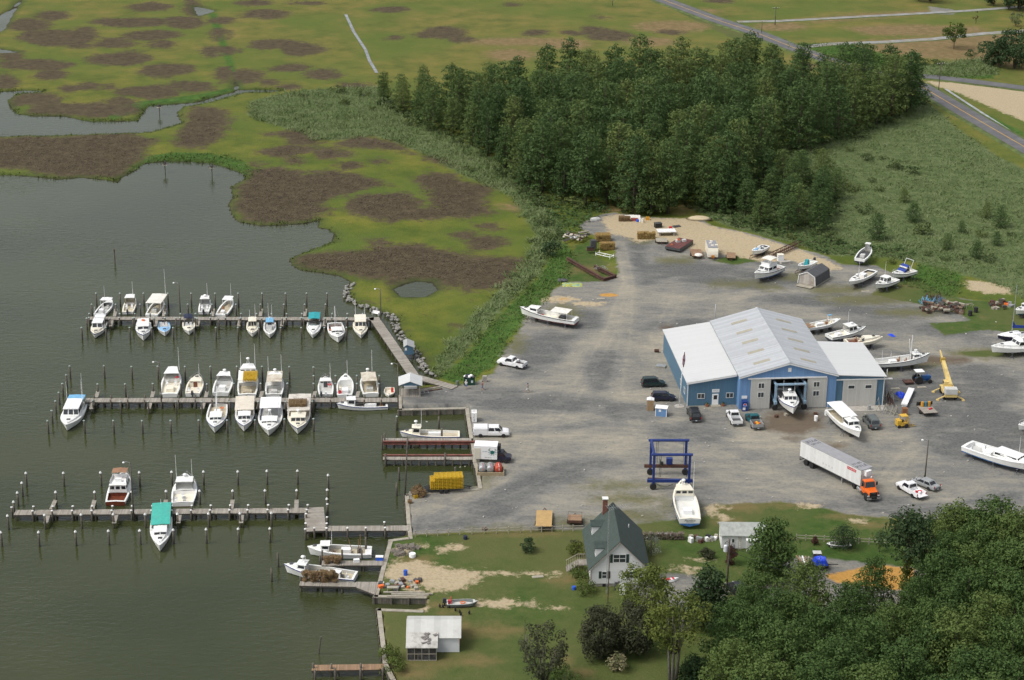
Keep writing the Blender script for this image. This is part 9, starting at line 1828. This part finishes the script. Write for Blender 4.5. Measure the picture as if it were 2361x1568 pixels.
box('black_tank', 'black plastic tank on the pale sand', 'tank', 1517, 524, 1.6, 1.2, 1.0, BLACK, .3, lid=DKGREY); a = U(1536, 541, 1); t = thing('white_platform', 'white platform on blocks beside the tan pot stack', 'platform', a, .12); m = MB(); m.bx(-2.1, 2.1, -1.2, 1.2, .9, 1.05); m.build('deck', CLEANWHITE, t); m = MB(); [m.bx(x - .2, x + .2, -1, 1, 0, .9) for x in (-1.6, 1.6)]; m.build('block', TIMBER, t)
flatbed('flat_trailer', 'cluttered flat trailer under the white platform', (1513, 557), (1539, 557.5), 2.6, .7, TIMBER); box('scrap_lump', 'dark grey sheet on the sand behind the white platform', 'sheet', 1560, 523, 1.8, 1.0, .25, DKGREY, .4); box('red_box', 'small red box on the sand by the white platform', 'box', 1546, 527, .7, .5, .5, REDP)
a, b = U(1776, 597, 1), U(1843, 566, 1); L = (b - a).length; m = MB()
for y in (-.5, .5):
 for z in (.25, 1.1): m.tube([(0, y, z), (L, y, z)], .09, 5)
 for k in range(int(L / .9)): m.tube([(k * .9, y, .25 if k % 2 else 1.1), (k * .9 + .9, y, 1.1 if k % 2 else .25)], .05, 4)
for k in range(int(L / .9)): m.tube([(k * .9, -.5, 1.1), (k * .9, .5, 1.1)], .05, 4); m.tube([(k * .9, -.5, .25), (k * .9, .5, .25)], .05, 4)
tag(m.build('lattice_boom', RUSTY, None, False, a, ang(a, b)), 'rusty lattice crane boom lying on the sand', 'crane boom'); box('generator', 'white generator box on a skid beside the rusty lattice boom', 'generator', 1799, 601, 1.3, 1.2, 1.4, CLEANWHITE, .1, lid=CREAM); box('concrete_block', 'low grey concrete slab right of the white generator', 'concrete block', 1811, 607, 2.4, .9, .5, SLAB, .3)
# timber heap
rr = random.Random(31)
for k in range(95):
 u_ = rr.random(); x = 2132 + u_ * 92 + rr.uniform(-8, 8); y = 702 + rr.random() * 22 + u_ * 3; s = rr.uniform(.5, 1.0)
 m = MB(); m.rbx((0, 0, rr.choice((.15, .2, .55, .9))), s * rr.uniform(1, 1.8), s * .6, rr.uniform(.25, .5)); tag(m.build('timber_block', rr.choice((TIMBER, BEAM, RUSTY, mat('brown_block', (.20, .14, .09), .9, .25))), None, False, U(x, y, 1), rr.random() * 3), 'worn timber blocking piece in the big heap at the right of the yard', 'timber block', 'blocks of the right heap')
for k in range(22): x, y = 2286 + rr.random() * 48, 697 + rr.random() * 16; s = rr.uniform(.4, .9); m = MB(); m.rbx((0, 0, rr.choice((.2, .6))), s * 1.3, s, .45); tag(m.build('timber_block', rr.choice((TIMBER, BEAM, RUSTY, STEEL, ORANGEP if k < 2 else TIMBER)), None, False, U(x, y, 1), rr.random() * 3), 'timber block or scrap in the small heap at the right edge', 'timber block', 'blocks of the edge heap')
for x0, x1, y0, c_, lab in ((2130, 2172, 690, RUSTY, 'heap of rust-red steel stands behind the timber blocks'), (2122, 2150, 702, TARP_BLUE, 'heap of blue steel stands left of the timber blocks'), (2150, 2176, 700, mat('dull_blue_steel', (.10, .17, .27), .6, .2), 'heap of dull blue stands between timber and rust-red stands')):
 m = MB(); a, b = U(x0, y0, 1), U(x1, y0, 1); L = (b - a).length
 for k in range(60): p = Vector((rr.random() * L, rr.uniform(-.8, .8), rr.random() * .5)); m.tube([p, p + Vector((rr.uniform(-.5, .5), rr.uniform(-.4, .4), rr.uniform(.3, 1.3)))], .045, 3)
 tag(m.build('stand_heap', c_, None, False, a, ang(a, b)), lab, 'stand heap')
drum('black drum, the left of two beside the timber heap', 2236.5, 728, BLACK, .42, 1.1); drum('black drum, the right of two beside the timber heap', 2249.5, 720, BLACK, .42, 1.1); t = thing('saw_horse', 'timber sawhorse between the black drums and the timber heap', 'sawhorse', U(2233, 709, 1), .4); m = MB(); m.bx(-.9, .9, -.06, .06, .75, .87); [m.tube([(x, y, 0), (x, 0, .78)], .045, 4) for x in (-.7, .7) for y in (-.35, .35)]; m.build('frame', TIMBER, t)
# fences, woodpile, lawn things
def fence(P_, label, n, h=1.1):
 pts = Uv(P_, 1); t = thing('rail_fence', label, 'fence', pts[0]); L = sum((b - a).length for a, b in zip(pts[:-1], pts[1:])); k = 0
 for a, b in zip(pts[:-1], pts[1:]):
  c = max(1, round(n * (b - a).length / L))
  for i in range(c): p = a.lerp(b, i / c) - pts[0]; m = MB(); m.bx(p.x - .07, p.x + .07, p.y - .07, p.y + .07, -.2, h); m.build('post', TIMBER, t)
  for z in (.45, .9): m = MB(); m.tube([a - pts[0] + Vector((0, 0, z)), b - pts[0] + Vector((0, 0, z))], .05, 4); m.build('rail', TIMBER, t)
fence([(958, 1238), (1060, 1233), (1200, 1228), (1345, 1224)], 'weathered two-rail fence along the lawn edge of the gravel yard', 15); fence([(1836, 1246), (1900, 1249), (1980, 1254), (2050, 1258)], 'weathered two-rail fence right of the white shed', 9)
m = MB(); a, b = U(1481, 1242, 1), U(1577, 1243, 1); L = (b - a).length; rr = random.Random(2)
for k in range(170): x, z = rr.random() * L, .1 + rr.random() * 1.0; m.tube([(x, -.4 + rr.uniform(-.08, .08), z), (x + rr.uniform(-.05, .05), .4, z)], rr.uniform(.07, .12), 6)
tag(m.build('firewood', mat('split_wood', (.15, .12, .09), .9, .35, 3), None, False, a, ang(a, b)), kind='stuff')
crumple('tarpaulin', 'grey sheet laid on top of the firewood row', 1535, 1232, 3.6, .8, .15, STEEL, 0, 5, 8); r_ = random.Random(14)
for k in range(14): box('garden_junk', 'odd piece of junk between the firewood row and white shed', 'junk', 1585 + r_.random() * 70, 1240 + r_.random() * 14, r_.uniform(.4, 1), .5, r_.uniform(.3, .8), r_.choice((STEEL, BLACK, CLEANWHITE, RUSTY, TIMBER)), r_.random() * 3, 1, 'junk beside the white shed')
m = MB(); m.loft([[(x, w_ * .4, .1), (x, w_ * .3, .4), (x, -w_ * .3, .4), (x, -w_ * .4, .1)] for x, w_ in ((-1.6, .3), (-.6, 1.1), (.8, 1.0), (1.6, .15))]); t = thing('kayak', 'red and white small craft lying on the drive beside house', 'kayak', U(1541, 1341, 1), .35); m.build('hull', CLEANWHITE, t); m = MB(); m.bx(-1.3, .3, -.3, .3, .402, .45); m.bx(.6, .9, -.3, .3, .402, .46); m.build('stripe', REDP, t)
r_ = random.Random(17)
for k, (x, y) in enumerate(((1014, 1401), (1021, 1401.5), (1035.5, 1402), (1050, 1409.5), (1060, 1414), (1062.5, 1420), (1082, 1416.5))): m = MB(); m.lathe([(.04, -.3), (.15, -.12), (.17, .06), (.06, .2), (.08, .3), (.02, .38)], (0, 0, .3), 7); o = m.build('farm_bird', BLACK, None, True, U(x, y, 1), r_.random() * 6); tag(o, 'small dark bird feeding on the near lawn', 'bird', 'birds on the near lawn')
m = MB(); m.lathe([(.15, 0), (.42, .1), (.46, .18), (.4, .2)], (0, 0, 0), 12); tag(m.build('fire_ring', RUSTY, None, False, U(1117, 1221, 1)), 'rusty ring lying on the gravel by the rail fence', 'ring'); drum('dark blue tub with white lid behind the rail fence', 1073, 1243, TARP_NAVY, .32, .55, 1, 'tub'); drum('blue and white tub on the lawn beside the house bush', 1323, 1359, BLUEP, .3, .5, 1, 'tub')
m = MB(); m.lathe([(.4, 0), (.8, .15), (.5, .55), (.1, .8)], (0, 0, 0), 10); tag(m.build('sand_heap', mat('pale_sand', (.52, .43, .28), .95, .1), None, True, U(1612, 506, .9)), kind='structure'); bpy.data.objects['sand_heap'].scale = (4, 2.2, 1.1)
rr = random.Random(77); n_ = 0; gp = None        # pale litter and stones scattered on the gravel
for k in range(200):
 x, y = rr.uniform(950, 2350), rr.uniform(640, 1200); p = U(x, y, 1.02)
 if not inside(Uv(YARD, 1), p.x, p.y): continue
 if gp is None: m = MB(); m.rbx((0, 0, .06), .34, .2, .12); gp = m.build('litter_scrap', mat('pale_scrap', (.5, .48, .43), .9, .3, 1)); o = gp
 else: o = gp.copy(); COL.objects.link(o)
 o.location = p; s = rr.uniform(.3, 1.1); o.scale = (s, s, s); o.rotation_euler.z = rr.random() * 6; tag(o, 'small pale scrap or stone lying on the open gravel', 'scrap', 'scraps on the gravel')
